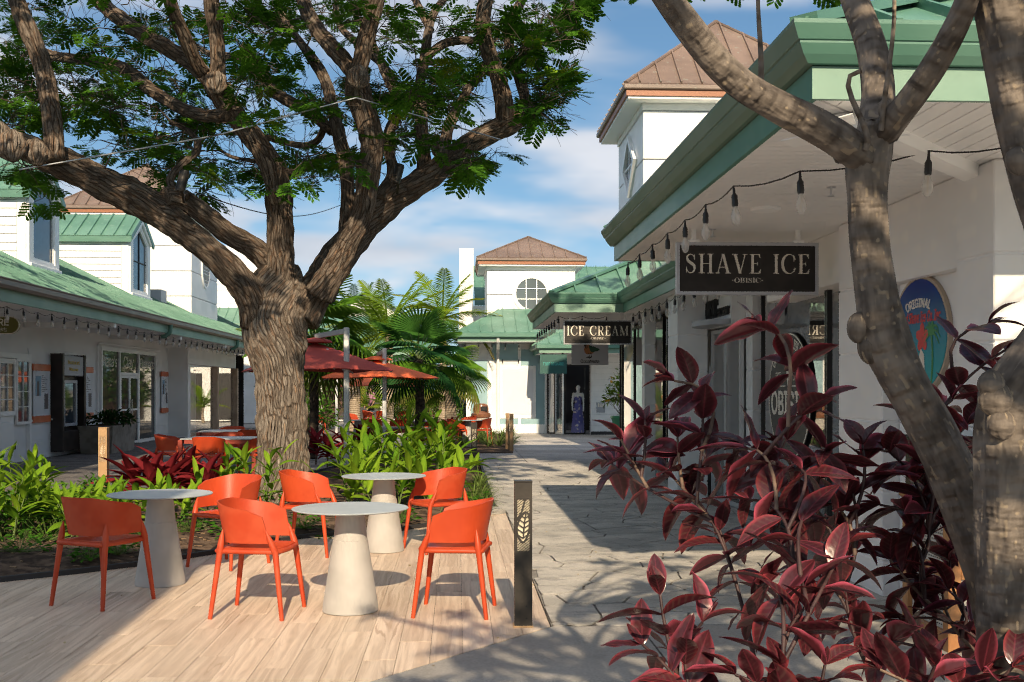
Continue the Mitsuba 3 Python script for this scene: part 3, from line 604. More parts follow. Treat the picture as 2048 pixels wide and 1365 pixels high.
# lower hip roof and its eave
e0, e1 = P(915, 690, FY - 1.2), P(1275, 690, FY - 1.2); ze = 3.22
add(FB, 'fascia', bx(e0[0], e1[0], FY - 1.2, FY - 1.16, ze, ze + .16, .006), 'm_green_pale_lit')
add(FB, 'gutter', bx(e0[0] - .1, e1[0], FY - 1.36, FY - 1.205, ze + .15, ze + .31, .02), 'm_green_trim')
for m in strips([(e0[0], FY - 1.2, ze + .01), (e0[0], FY + .4, ze + .01), (e1[0], FY + .4, ze + .01), (e1[0], FY - 1.2, ze + .01)], (1, 0, 0), (0, 0, -1), 1.2, gap=.006, thick=.01): add(FB, 'soffit', m, 'm_white')
slope(FB, [(e0[0] - .05, FY - 1.3, ze + .31), (e1[0], FY - 1.3, ze + .31), (e1[0], FY + .9, ze + 1.27), (e0[0] + 1.6, FY + .9, ze + 1.27)], (1, 0, 0), 'm_green_roof', sp=.42, name='roof_panel')
slope(FB, [(e0[0] - .05, FY - 1.3, ze + .31), (e0[0] + 1.6, FY + .9, ze + 1.27), (e0[0] + 1.6, FY + 3.6, ze + 1.27), (e0[0] - .05, FY + 4.2, ze + .31)], (0, 1, 0), 'm_green_roof', sp=.42, name='roof_panel')
# ground-floor wall: white trims and blue panels
wl, wr = P(932, 0, FY)[0], P(1560, 0, FY)[0]
add(FB, 'wall', bx(wl, P(1110, 0, FY)[0], FY, FY + .3, -.05, 3.2), 'm_white')
def rectw(u0, u1, z0, z1, mat, name, t=.03, dy=0.0): return add(FB, name, bx(P(u0, 0, FY)[0], P(u1, 0, FY)[0], FY - t - dy, FY - dy, z0, z1, .005), mat)
for u0, u1, z0, z1 in ((940, 975, .35, 2.6), (983, 1037, 2.62, 3.2), (1040, 1092, .3, 3.0), (1000, 1040, .35, .62)): rectw(u0, u1, z0, z1, 'm_blue_wall', 'blue_panel', .018)
for u0, u1 in ((934, 941), (975, 983), (1036, 1042), (1090, 1096)): rectw(u0, u1, .0, 3.2, 'm_white_trim', 'trim_board', .04)
rectw(984, 1090, .02, .34, 'm_white_trim', 'skirting_board', .05)
rectw(1000, 1072, .55, 2.42, 'm_white_trim', 'window_surround', .05, .0)
prin('m_blind', (.70, .70, .72), .6)
rectw(1005, 1067, .68, 2.3, 'm_blind', 'window_blind', .06)
for u, z in ((1005, 2.52), (1037, 2.52)): rectw(u - 1, u + 1, z, z + .12, 'm_black', 'lamp_hook', .12)
for i, (u, v) in enumerate(((996, 700),)): add(FB, 'downpipe', tube([P(u, 668, FY - 1.2), P(u, 684, FY - 1.2), P(u, 690, FY - .9), P(u, 700, FY - .07), P(u, 872, FY - .07)], .055, 8), 'm_white_trim', smooth=40)
# entrance pavilion on the right of it
e2 = 3.2; YP = 36.0; zp = 2.78
pa, pb = P(1079, 0, YP)[0], P(1560, 0, YP)[0]
add(FB, 'entry_fascia', bx(pa, pb, YP, YP + .04, zp, zp + .15), 'm_green_pale_lit'); add(FB, 'entry_gutter', bx(pa - .1, pb, YP - .13, YP - .005, zp + .14, zp + .29, .02), 'm_green_trim')
add(FB, 'entry_fascia', bx(pa, pa + .04, YP + .045, FY + 2, zp, zp + .15), 'm_green_trim'); add(FB, 'entry_gutter', bx(pa - .13, pa - .005, YP, FY + 2, zp + .14, zp + .29, .02), 'm_gutter_green')  # entry side fascia in darker green, shade painted into it
add(FB, 'entry_soffit', bx(pa + .04, pb, YP + .04, FY + 2, zp + .02, zp + .05), 'm_white')
slope(FB, [(pa - .1, YP - .1, zp + .29), (pb, YP - .1, zp + .29), (pb, YP + 2.2, zp + 1.3), (pa + 2, YP + 2.2, zp + 1.3)], (1, 0, 0), 'm_green_roof', sp=.42, name='roof_panel')
slope(FB, [(pa - .1, FY + 1.5, zp + .29), (pa - .1, YP - .1, zp + .29), (pa + 2, YP + 2.2, zp + 1.3)], (0, 1, 0), 'm_green_roof', sp=.42, name='roof_panel')
wx0 = P(1176, 0, FY)[0]
add(FB, 'wall', bx(wx0, wr, FY - 1.0, FY - .7, -.05, zp + .02), 'm_white')
boards(FB, [(wx0, FY - 1.0, .12), (wx0, FY - 1.0, 2.7), (wr, FY - 1.0, 2.7), (wr, FY - 1.0, .12)], (1, 0, 0), (0, -1, 0), .2, 'm_board_white')
add(FB, 'skirting_board', bx(wx0, wr, FY - 1.04, FY - 1.001, 0, .115), 'm_dark')
# shop window with a door leaf standing open
dx0, dx1, dx2 = P(1092, 0, FY)[0], P(1122, 0, FY)[0], P(1172, 0, FY - .8)[0]
pane3(FB, (dx1 + .05, FY - .85, 0), (dx2, FY - .85, 0), .02, 2.45, mull=(.02,))
for i, (xa_, xb_) in enumerate(((dx0 + .05, dx0 + .3), (dx0 + .3, dx1))):
    pane3(FB, (xa_, FY - .1 - i * .3, 0), (xb_, FY - .45 - i * .5, 0), .02, 2.35, fr='m_black' if i == 0 else 'm_alu')
add(FB, 'door_lintel', bx(dx0, dx2 + .05, FY - .8, FY - .5, 2.46, zp + .02), 'm_white')
add(FB, 'interior', cat([bx(dx0, wr, FY + 3.0, FY + 3.1, 0, 3), bx(dx0 - .1, dx0 - .02, FY + .31, FY + 3, 0, 3)]), 'm_interior')

# ---- buildings seen between the trees, and the block behind the camera that throws the shade on the left
BK = thing('garden_pavilion', 'distant white pavilion with pale green roof glimpsed behind the palms', 'building')
add(BK, 'wall', bx(-13, -1.5, 56, 60, 0, 4.2), 'm_board_white')
for i in range(6): add(BK, 'opening', bx(-12.2 + i * 1.8, -11.1 + i * 1.8, 55.9, 56.02, .1, 2.4), 'm_dark')
add(BK, 'fascia', bx(-14, -.7, 54.9, 55.0, 3.3, 3.6), 'm_green_pale_lit')
slope(BK, [(-14, 54.9, 3.62), (-.7, 54.9, 3.62), (-2.6, 58, 5.4), (-12, 58, 5.4)], (1, 0, 0), 'm_green_roof', sp=.5, name='roof_panel')
gz = [(-5.6, 60.2, 6.0), (-2.9, 60.2, 6.0), (-2.9, 60.2, 7.6), (-4.2, 60.2, 8.1)]
add(BK, 'gable_wall', frame(ext(Polygon([(-6.4, 4.2), (-3.3, 4.2), (-3.3, 5.9), (-4.85, 6.7), (-6.4, 5.9)]), 2.9), (0, 61.95, 0), (1, 0, 0), (0, 0, 1)), 'm_board_white')
slope(BK, [(-6.8, 58.6, 5.7), (-6.8, 62.4, 5.7), (-4.85, 62.4, 6.8), (-4.85, 58.6, 6.8)], (0, 1, 0), 'm_green_roof', sp=.5, name='roof_panel')
slope(BK, [(-2.9, 58.6, 5.7), (-2.9, 62.4, 5.7), (-4.85, 62.4, 6.8), (-4.85, 58.6, 6.8)], (0, 1, 0), 'm_green_roof', sp=.5, name='roof_panel')
L2 = thing('left_far_shop', 'white lap-sided shop with a small green awning roof beyond the left building', 'building')
a = P(438, 0, 52)[0]
add(L2, 'wall', bx(-13.6, -9.2, 52, 60, 0, 8.3), 'm_white')
boards(L2, [(-13.6, 52, 4.4), (-13.6, 52, 8.3), (-9.2, 52, 8.3), (-9.2, 52, 4.4)], (1, 0, 0), (0, -1, 0), .3, 'm_board_white')
slope(L2, [(-13.6, 50.6, 4.6), (-8.2, 50.6, 4.6), (-8.2, 52, 5.4), (-13.6, 52, 5.4)], (1, 0, 0), 'm_green_roof', sp=.42, name='roof_panel')
add(L2, 'fascia', bx(-13.6, -8.2, 50.5, 50.6, 4.3, 4.6), 'm_green_pale_lit')
for i in range(6): add(L2, 'clerestory_pane', bx(-13.2 + i * .85, -12.45 + i * .85, 51.9, 51.99, 3.6, 4.28), 'm_win')
SB = thing('rear_shop', 'tall white shop standing behind the viewpoint that shades the deck corner', 'building')
c0 = G(85, 1365)
add(SB, 'wall', bx(c0[0] - 9.0, c0[0] + .42, -9.0, -3.0, 0, 7.3), 'm_white')
rf = add(SB, 'roof', hull([(c0[0] - 9.2, -9.2, 7.3), (c0[0] + .47, -9.2, 7.3), (c0[0] + .47, -2.8, 7.3), (c0[0] - 9.2, -2.8, 7.3), (c0[0] - 6, -6, 8.0), (c0[0] - 2.0, -6, 8.0)]), 'm_green_roof')
for i in range(4): add(SB, 'window', bx(c0[0] - 8 + i * 2.3, c0[0] - 6.6 + i * 2.3, -3.0, -2.97, .6, 2.4), 'm_win')
# ---------------------------------------------------------------- lettering
def taper(pts, ws):
    """a stroke of varying width"""
    pts = np.asarray(pts, float); out = []
    for i in range(len(pts) - 1):
        out.append(unary_union([Point(*pts[i]).buffer(ws[i] / 2, 5), Point(*pts[i + 1]).buffer(ws[i + 1] / 2, 5)]).convex_hull)
    return unary_union(out)
def smoothline(pts, n=6):
    pts = np.asarray(pts, float); t = np.arange(len(pts)); tt = np.linspace(0, len(pts) - 1, (len(pts) - 1) * n + 1)
    from scipy.interpolate import CubicSpline
    return CubicSpline(t, pts)(tt)
K, N_, S_ = .135, .036, .032
def _ser(x, y, w): return sbox(x - w / 2, y, x + w / 2, y + S_)
def _I(x=.16): return unary_union([sbox(x - K / 2, 0, x + K / 2, 1), _ser(x, 0, .3), _ser(x, 1 - S_, .3)])
def _quad(a, b, w): return Polygon([(a[0] - w / 2, a[1]), (a[0] + w / 2, a[1]), (b[0] + w / 2, b[1]), (b[0] - w / 2, b[1])])
def _O(w=.78): return affinity.translate(affinity.scale(Point(0, 0).buffer(1, 24), w / 2, .515).difference(affinity.scale(Point(0, 0).buffer(1, 24), w / 2 - K, .478)), w / 2, .5)
def _C():
    c = affinity.translate(affinity.scale(Point(0, 0).buffer(1, 24), .40, .515).difference(affinity.translate(affinity.scale(Point(0, 0).buffer(1, 24), .31, .472), .05, 0)), .40, .5)
    return unary_union([c.difference(sbox(.60, .27, 1, .72)), sbox(.655, .64, .69, .97), Polygon([(.62, .90), (.69, .70), (.69, .97)]), sbox(.665, .1, .69, .3)])
def _bowl(x0, y0, y1, w):
    h = y1 - y0; o = unary_union([sbox(x0, y0, x0 + w - h / 2, y1), affinity.scale(Point(0, 0).buffer(1, 20), 1, 1)]) if False else None
    a = affinity.translate(affinity.scale(Point(0, 0).buffer(1, 20), w * .52, h / 2), x0 + w * .48, (y0 + y1) / 2)
    b = affinity.translate(affinity.scale(Point(0, 0).buffer(1, 20), w * .52 - K * .95, h / 2 - N_), x0 + w * .48, (y0 + y1) / 2)
    A = unary_union([a.intersection(sbox(x0 + w * .48, 0, 9, 2)), sbox(x0, y0, x0 + w * .481, y1)]); B = unary_union([b.intersection(sbox(x0 + w * .48, 0, 9, 2)), sbox(x0 - .1, y0 + N_, x0 + w * .481, y1 - N_)])
    return A.difference(B)
def glyph(ch):
    if ch == 'I': return _I(), .32
    if ch == 'H': return unary_union([_I(.16), _I(.62), sbox(.16, .49, .62, .49 + N_)]), .78
    if ch == 'E': return unary_union([_I(.16), sbox(.16, 0, .56, N_), sbox(.16, 1 - N_, .54, 1), sbox(.16, .49, .42, .49 + N_), Polygon([(.60, .25), (.56, 0), (.44, 0)]), Polygon([(.565, .78), (.54, 1), (.43, 1)]), Polygon([(.42, .38), (.42, .63), (.38, .51)])]), .62
    if ch == 'V': return unary_union([_quad((.12, 1), (.39, 0), K), _quad((.65, 1), (.395, 0), N_ * 1.2), _ser(.12, 1 - S_, .3), _ser(.65, 1 - S_, .22)]), .78
    if ch == 'A': return unary_union([_quad((.66, 0), (.39, 1), K), _quad((.12, 0), (.385, 1), N_ * 1.2), _ser(.66, 0, .3), _ser(.12, 0, .22), sbox(.22, .3, .6, .3 + N_)]), .80
    if ch == 'M': return unary_union([_quad((.14, 0), (.16, 1), N_ * 1.3), _quad((.15, 1), (.47, 0), K * .95), _quad((.80, 1), (.47, 0), N_ * 1.2), sbox(.75, 0, .75 + K, 1), _ser(.14, 0, .22), _ser(.82, 0, .3), _ser(.1, 1 - S_, .18), _ser(.86, 1 - S_, .18)]), 1.0
    if ch == 'R': return unary_union([_I(.16), _bowl(.16, .47, 1, .46), _quad((.34, .49), (.60, 0), K), _ser(.62, 0, .16)]), .72
    if ch == 'B': return unary_union([_I(.16), _bowl(.16, .5, 1, .42), _bowl(.16, 0, .535, .48)]), .68
    if ch == 'C': return _C(), .78
    if ch == 'O': return _O(), .80
    if ch == 'S':
        pts = smoothline([(.47, .74), (.43, .90), (.29, .975), (.14, .91), (.10, .77), (.17, .63), (.31, .52), (.45, .40), (.49, .25), (.42, .09), (.27, .025), (.13, .10), (.07, .26)], 5)
        w = np.interp(np.linspace(0, 12, len(pts)), [0, 1, 2, 3, 4, 5, 6, 7, 8, 9, 10, 11, 12], [.03, .035, .04, .07, .10, .13, .15, .14, .10, .07, .04, .035, .03])
        return unary_union([taper(pts, w), sbox(.475, .68, .505, .96), sbox(.045, .04, .075, .33)]), .60
    if ch == '.': return Point(.13, .5).buffer(.085), .26
    return None, .42
def serif(text, h, sp=.10):
    x, out = 0, []
    for ch in text:
        g, w = glyph(ch)
        if g is not None: out.append(affinity.translate(g, x, 0))
        x += w + sp
    x -= sp
    return affinity.scale(unary_union(out), h, h, origin=(0, 0)), x * h
def sans(text, h, depth=.004, bold=False):
    v, f = tm(meshkit.text_mesh(text, h, depth, bold)); return v - [v[:, 0].min(), 0, 0], f, v[:, 0].max() - v[:, 0].min()
def place_text(parent, name, text, o, ex, h, mat, width=None, ez=(0, 0, 1), depth=.006, bold=False, shear=0.0, arc=None, fixed_h=None):
    v, f, w = sans(text, h, depth, bold)
    if width: v = v * [width / w, 1, 1]; w = width
    v = v.copy(); v[:, 0] += v[:, 1] * shear - w / 2
    if arc:   # bend along an ellipse of radii arc, apex at the top
        rx, rz_ = arc; ang = v[:, 0] / rx; rr = 1 + v[:, 1] / rz_
        v[:, 0], v[:, 1] = np.sin(ang) * rx * rr, np.cos(ang) * rz_ * rr - rz_
    return add(parent, name, frame((v, f), o, ex, ez), mat)
prin('m_signblack', speck((.011, .009, .008), (.022, .017, .015), 5), .6, bump=lambda p, n, uv: mikit.noise(p.x * 3, p.z * 130, 0.0), bscale=.003)
prin('m_cream', (.70, .64, .56), .5)
prin('m_signgreen', (.012, .075, .065), .5)
prin('m_signteal', (.05, .42, .38), .5)
prin('m_olive', (.12, .105, .012), .5)
prin('m_silver', (.42, .43, .46), .4)
SX, SZV = (1, 0, 0), (0, 0, 1)

def hung_sign(name, label, u0, u1, v0, v1, Y, face, border, bw, lines, hang, depth=.045):
    """a framed board facing the camera side of the street, hung from the soffit"""
    k = thing(name, label, 'sign'); a, c = P(u0, v1, Y), P(u1, v0, Y); y = a[1]; w, h = c[0] - a[0], c[2] - a[2]; cx, cz = (a[0] + c[0]) / 2, (a[2] + c[2]) / 2
    add(k, 'board', bx(a[0] + bw, c[0] - bw, y - depth / 2 + .008, y + depth / 2, a[2] + bw, c[2] - bw), face)
    if border: 
        add(k, 'border', frame(ext(sbox(-w / 2, -h / 2, w / 2, h / 2).difference(sbox(-w / 2 + bw, -h / 2 + bw, w / 2 - bw, h / 2 - bw)), depth + .01), (cx, y + depth / 2 + .005, cz), SX, SZV), border)
    yt = y - depth / 2 + .008
    for kind, text, hh, dz, mat, ww in lines:
        if kind == 'serif':
            g, wd = serif(text, hh); s = ww / wd if ww else 1
            g = affinity.scale(affinity.translate(g, -wd / 2, 0), s, 1, origin=(0, 0))
            add(k, 'lettering', frame(ext(g, .006), (cx, yt - .001, cz + dz), SX, SZV), mat)
        else: place_text(k, 'lettering', text, (cx, yt - .001, cz + dz), SX, hh, mat, width=ww, bold=kind == 'bold')
    for f, zt in hang:
        add(k, 'hanger', bx(a[0] + w * f - .018, a[0] + w * f + .018, y - .018, y + .018, c[2] + .002, zt, .004), 'm_white_trim' if border else 'm_black')
        add(k, 'hanger_clip', bx(a[0] + w * f - .045, a[0] + w * f + .045, y - .032, y + .032, c[2] - .002, c[2] + .022, .004), 'm_white_trim' if border else 'm_black')
    return k, cx, cz, yt
hung_sign('hanging_sign', 'black sign with cream letters reading SHAVE ICE in a pale frame', 1352, 1640, 485, 590, 9.5, 'm_signblack', 'm_silver', .028,
          [('serif', 'SHAVE ICE', .168, -.042, 'm_cream', 1.09), ('serif', '.OBISIC.', .042, -.122, 'm_cream', .27)], [(.125, SZ + .01), (.86, SZ + .01)])
hung_sign('hanging_sign', 'smaller black sign with cream letters reading ICE CREAM', 1127, 1264.5, 641, 689.5, 20.0, 'm_signblack', 'm_silver', .02,
          [('serif', 'ICE CREAM', .175, -.056, 'm_cream', 1.13), ('serif', '.OBISIC.', .04, -.128, 'm_cream', .28)], [(.1, SZ + .01), (.9, SZ + .01)])
hung_sign('hanging_sign', 'dark green square sign with thin pale teal letters by the far entrance', 1080, 1134, 709, 748, 36.2, 'm_signgreen', None, .0,
          [('sans', 'TORI RICHARD', .095, -.045, 'm_signteal', .69)], [(.14, 2.82), (.84, 2.82)])
k, cx, cz, yt = hung_sign('hanging_sign', 'silver grey sign with a painted goose above black lettering', 1143, 1217, 680, 730.5, 24.4, 'm_silver', None, .0,
          [('bold', 'CocoNene', .075, -.235, 'm_black', .42)], [(.15, SZ + .01), (.85, SZ + .01)])
gb = lambda pts: Polygon(smoothline(pts + [pts[0]], 5)).buffer(0)
prin('m_goose_brown', (.30, .12, .04), .6); prin('m_goose_green', (.02, .07, .04), .6)
for nm, pts, mt in (('goose_body', [(-.13, .02), (-.14, -.06), (-.09, -.12), (0, -.12), (.07, -.06), (.0, .04), (-.06, .08)], 'm_goose_brown'), ('goose_wing', [(-.05, .06), (0, -.07), (.09, -.07), (.19, -.03), (.07, .03)], 'm_goose_green'),
                    ('goose_neck', [(-.13, .0), (-.15, .12), (-.13, .21), (-.08, .22), (-.05, .19), (-.10, .16), (-.07, .05)], 'm_black'), ('goose_leg', [(-.06, -.11), (-.055, -.17), (-.1, -.195), (-.04, -.195), (-.04, -.11)], 'm_black'), ('goose_leg', [(-.02, -.11), (.0, -.17), (-.05, -.2), (.015, -.2), (.01, -.11)], 'm_black')):
    add(k, nm, frame(ext(affinity.scale(gb(pts), 1.05, 1.05, origin=(0, 0)), .004 + .002 * (nm == 'goose_wing')), (cx + .02, yt - .002, cz + .09), SX, SZV), mt)
hung_sign('hanging_sign', 'dark green sign with a pale serif letter M half hidden by the pier', 1333, 1398, 640, 690, 18.0, 'm_signgreen', 'm_silver', .01, [], [(.15, SZ + .01)])
g, wd = serif('M', .17); p = P(1340, 674, 17.95); add('hanging_sign_004', 'lettering', frame(ext(g, .008), p, SX, SZV), 'm_cream')
# oval souvenir sign under the left eave
k = thing('oval_sign', 'olive green oval sign with cream rim under the left eave', 'sign'); c = P(-24, 651, 20.0)
ovp = unary_union([sbox(-.42, -.16, .42, .16), Point(-.42, 0).buffer(.16), Point(.42, 0).buffer(.16)])
add(k, 'board', frame(ext(ovp, .04), c, SX, SZV), 'm_olive')
add(k, 'rim', frame(ext(ovp.difference(ovp.buffer(-.016)), .05), c - V3(0, .002, 0), SX, SZV), 'm_cream')
gst, ws_ = serif('SORE', .12)
place_text(k, 'lettering', 'STORE', c + V3(.12, -.041, -.005), SX, .12, 'm_cream', bold=True); place_text(k, 'lettering', 'SOUVENIRS', c + V3(.09, -.041, -.115), SX, .065, 'm_cream')
for s in (-.3, .3): add(k, 'chain', tube([c + V3(s, -.02, .16), c + V3(s, -.02, EZ - c[2])], .006, 6), 'm_black')

# raised letters over the doors of the ice cream shop
k = thing('raised_lettering', 'black raised letters with founding year over the shop doors', 'lettering')
g, wd = serif('OBISIC', .25, .07); g = affinity.scale(g, .62 / wd, 1, origin=(0, 0)); add(k, 'large_letters', frame(ext(g, .05), (3.56, 15.46, 2.56), (0, -1, 0), SZV), 'm_black')
place_text(k, 'small_letters', 'EST. 1957', (3.558, 14.5, 2.56), (0, -1, 0), .11, 'm_black', width=.56, depth=.04)
# decal on the shop glass
k = thing('glass_decal', 'large dark oval shop emblem with pale outline on the shopfront glass', 'sign')
pA, pB = V3(3.46, 10.12, 0), V3(3.86, 13.75, 0); dg = unit(pB - pA); ng = unit(V3(-dg[1], dg[0], 0)); ng = ng if ng[0] < 0 else -ng
cD = pA + dg * 1.83 + V3(0, 0, 1.50) + ng * .022
ov2 = affinity.scale(Point(0, 0).buffer(1, 40), 1.22, .70); prin('m_decal', (.055, .05, .046), .5)
add(k, 'plate', frame(ext(ov2, .006), cD, -dg, SZV, ng), 'm_decal'); cD2 = cD + ng * .006
add(k, 'outline', frame(ext(affinity.scale(ov2, .985, .985).difference(affinity.scale(ov2, .955, .965)), .003), cD2, -dg, SZV, ng), 'm_cream')
place_text(k, 'lettering', 'ORIGINAL BIG ISLAND', cD2 + V3(0, 0, .535), -dg, .10, 'm_cream', width=1.9, depth=.003, arc=(1.03, .55), bold=True)
for s, t in ((-.55, 'EST.'), (.5, '1957')): place_text(k, 'lettering', t, cD2 - dg * s + V3(0, 0, .17), -dg, .10, 'm_cream', width=.36, depth=.003)
for s in (-.55, .55): add(k, 'rule', frame(ext(sbox(s - .4, .105, s + .4, .117), .003), cD2, -dg, SZV, ng), 'm_cream')
place_text(k, 'lettering', 'OBISIC', cD2 + V3(0, 0, -.21), -dg, .26, 'm_cream', width=2.05, depth=.003, bold=True)
add(k, 'cone_icon', frame(ext(unary_union([Point(0, .27).buffer(.085), Polygon([(-.07, .24), (.07, .24), (.0, .08)])]), .003), cD2, -dg, SZV, ng), 'm_cream')
# painted oval wall sign
k = thing('wall_sign', 'blue oval wall sign with a palm tree, red flower and pale lettering', 'sign')
cW = V3(XW + .128, 7.72, 1.96); ov3 = affinity.scale(Point(0, 0).buffer(1, 40), .46, .40)
def ovalc(p, n, uv):
    t = mikit.smoothstep(1.62, 2.34, p.z)
    return mikit.mix((.02, .30, .34), (.012, .035, .20), t) 
prin('m_ovalblue', mikit.proc(ovalc), .4); prin('m_red_flower', (.55, .06, .06), .5); prin('m_palm_print', (.05, .22, .08), .5); prin('m_beige', (.42, .34, .26), .5)
fw = lambda pg, t, d: frame(ext(pg, t), cW - V3(d, 0, 0), (0, -1, 0), SZV, (-1, 0, 0))
add(k, 'rim', fw(affinity.scale(ov3, 1.05, 1.06), .03, 0), 'm_beige'); add(k, 'face', fw(ov3, .034, 0), 'm_ovalblue')
place_text(k, 'lettering', 'ORIGINAL', cW - V3(.034, 0, -.20), (0, -1, 0), .062, 'm_cream', width=.40, depth=.003, bold=True, arc=(.5, .35))
place_text(k, 'script_lettering', 'Island Shave Ice Co. Inc.', cW - V3(.034, 0, -.09), (0, -1, 0), .075, 'm_red_flower', width=.74, depth=.003, bold=True, shear=.25)
fl = unary_union([affinity.rotate(affinity.translate(affinity.scale(Point(0, 0).buffer(1), .035, .05), 0, .055), a, origin=(0, 0)) for a in range(0, 360, 72)])
add(k, 'flower', fw(affinity.translate(fl, .07, -.02), .003, .0345), 'm_red_flower')
pl = unary_union([taper(smoothline([(.22, -.33), (.24, -.15), (.22, .0)], 6), np.full(13, .022))] + [taper(smoothline([(.22, 0), (.22 + .07 * math.cos(a), .0 + .06 * math.sin(a) + .02), (.22 + .14 * math.cos(a), .0 + .08 * math.sin(a) - .03)], 4), np.linspace(.03, .006, 9)) for a in np.radians([0, 35, 75, 115, 150, 185, 215, 330])])
add(k, 'palm_picture', fw(pl.intersection(ov3), .003, .0345), 'm_palm_print')
add(k, 'wave_picture', fw(affinity.scale(Polygon([(-.1, -.35), (.05, -.1), (.1, -.14), (.12, -.37)]), 1, 1).intersection(ov3), .003, .0345), 'm_cream')

# lettering on the left shop's glass
k = thing('window_lettering', 'pale handwritten shop name across the dark left shop windows', 'lettering')
for t, y, w in (('Nana\u2019s', 30.43, 1.2), ('Clay', 32.1, .95), ('Flowers', 33.95, 1.45)): place_text(k, 'word', t, (-9.443, y, 2.2 if t != 'Clay' else 2.22), (0, 1, 0), .3, 'm_cream', width=w, shear=.18, depth=.003)
for y, ts in ((30.45, ('Jewelry', 'crafts', 'clay')), (33.95, ('Shadow', 'frames', 'flowers', 'custom', 'orders'))):
    for i, t in enumerate(ts): pass
# posters with orange bars
prin('m_orange_print', speck((.50, .10, .03), (.60, .15, .06), 3), .4); prin('m_paper', (.60, .62, .66), .5); prin('m_sky_print', (.16, .30, .42), .5); prin('m_ink', (.10, .09, .10), .5)
for y0, y1, lb in ((24.98, 25.95, 'framed poster with orange bars between the white door and the dark cabinet'), (28.0, 28.95, 'framed poster with orange bars and a pictured figure beside the dark cabinet'), (35.6, 36.35, 'small narrow framed poster with orange bars beyond the shop windows')):
    k = thing('poster', lb, 'poster', 'posters on the left wall'); z0, z1 = (.98, 2.0)
    add(k, 'panel', bx(-9.44, -9.425, y0, y1, z0 + .001, z1 - .001), 'm_paper')
    add(k, 'top_bar', bx(-9.445, -9.41, y0 - .04, y1 + .04, z1, z1 + .15, .004), 'm_orange_print'); add(k, 'bottom_bar', bx(-9.445, -9.41, y0 - .04, y1 + .04, z0 - .15, z0, .004), 'm_orange_print')
    w = y1 - y0; add(k, 'picture', bx(-9.425, -9.421, y0 + .12 * w, y0 + .45 * w, z0 + .45, z0 + .9), 'm_sky_print'); add(k, 'picture', bx(-9.421, -9.419, y0 + .2 * w, y0 + .34 * w, z0 + .45, z0 + .78), 'm_ink'); add(k, 'picture', bx(-9.425, -9.421, y0 + .66 * w, y0 + .9 * w, z0 + .15, z0 + .5), 'm_ink')
    for j in range(9): add(k, 'text_line', bx(-9.425, -9.4215, y0 + .5 * w, y0 + (.62 + .3 * ((j * 7) % 5) / 5) * w, z0 + .9 - j * .045, z0 + .916 - j * .045), 'm_ink')
# dark cabinet with a display
prin('m_cabinet', speck((.012, .008, .007), (.028, .018, .015), 4), .45)
k = thing('wall_cabinet', 'tall dark wooden wall cabinet with a lit display window on the left wall', 'cabinet')
add(k, 'side_panel', bx(-9.48, -9.2, 26.15, 26.28, .12, 2.42, .01), 'm_cabinet'); add(k, 'side_panel', bx(-9.48, -9.2, 27.65, 27.78, .12, 2.42, .01), 'm_cabinet')
add(k, 'back', bx(-9.48, -9.36, 26.285, 27.645, .12, 2.40), 'm_cabinet'); add(k, 'header', bx(-9.35, -9.22, 26.3, 27.63, 1.9, 2.38, .01), 'm_gray_paint_joint_shade'); add(k, 'base', bx(-9.35, -9.21, 26.3, 27.63, .12, .6, .01), 'm_cabinet')
add(k, 'display_frame', frame(ext(sbox(0, 0, .9, 1.1).difference(sbox(.07, .07, .83, 1.03)), .05), (-9.34, 26.5, .7), (0, 1, 0), SZV, (1, 0, 0)), 'm_silver'); add(k, 'display_pane', bx(-9.34, -9.33, 26.58, 27.32, .78, 1.72), 'm_win')
prin('m_gold_ink', (.55, .38, .05), .5)
place_text(k, 'lettering', 'Restaurant', (-9.219, 26.95, 2.18), (0, 1, 0), .09, 'm_gold_ink', width=.8); place_text(k, 'lettering', 'Welcome', (-9.219, 26.95, 2.02), (0, 1, 0), .08, 'm_gold_ink', width=.6)
# restroom sign
k = thing('restroom_sign', 'small dark square sign with pale figures on the white boards', 'sign'); p = P(1197, 797, 37.6)
p = V3(p[0], FY - 1.03, p[2]); add(k, 'plate', bx(p[0], p[0] + .3, p[1] - .02, p[1], p[2] - .5, p[2] - .2 + .05), 'm_gray_paint_joint_shade')
for i in range(3): add(k, 'figure', cat([bx(p[0] + .05 + i * .08, p[0] + .1 + i * .08, p[1] - .024, p[1] - .02, p[2] - .31, p[2] - .2), bx(p[0] + .06 + i * .08, p[0] + .09 + i * .08, p[1] - .0241, p[1] - .0201, p[2] - .205, p[2] - .17)]), 'm_cream')

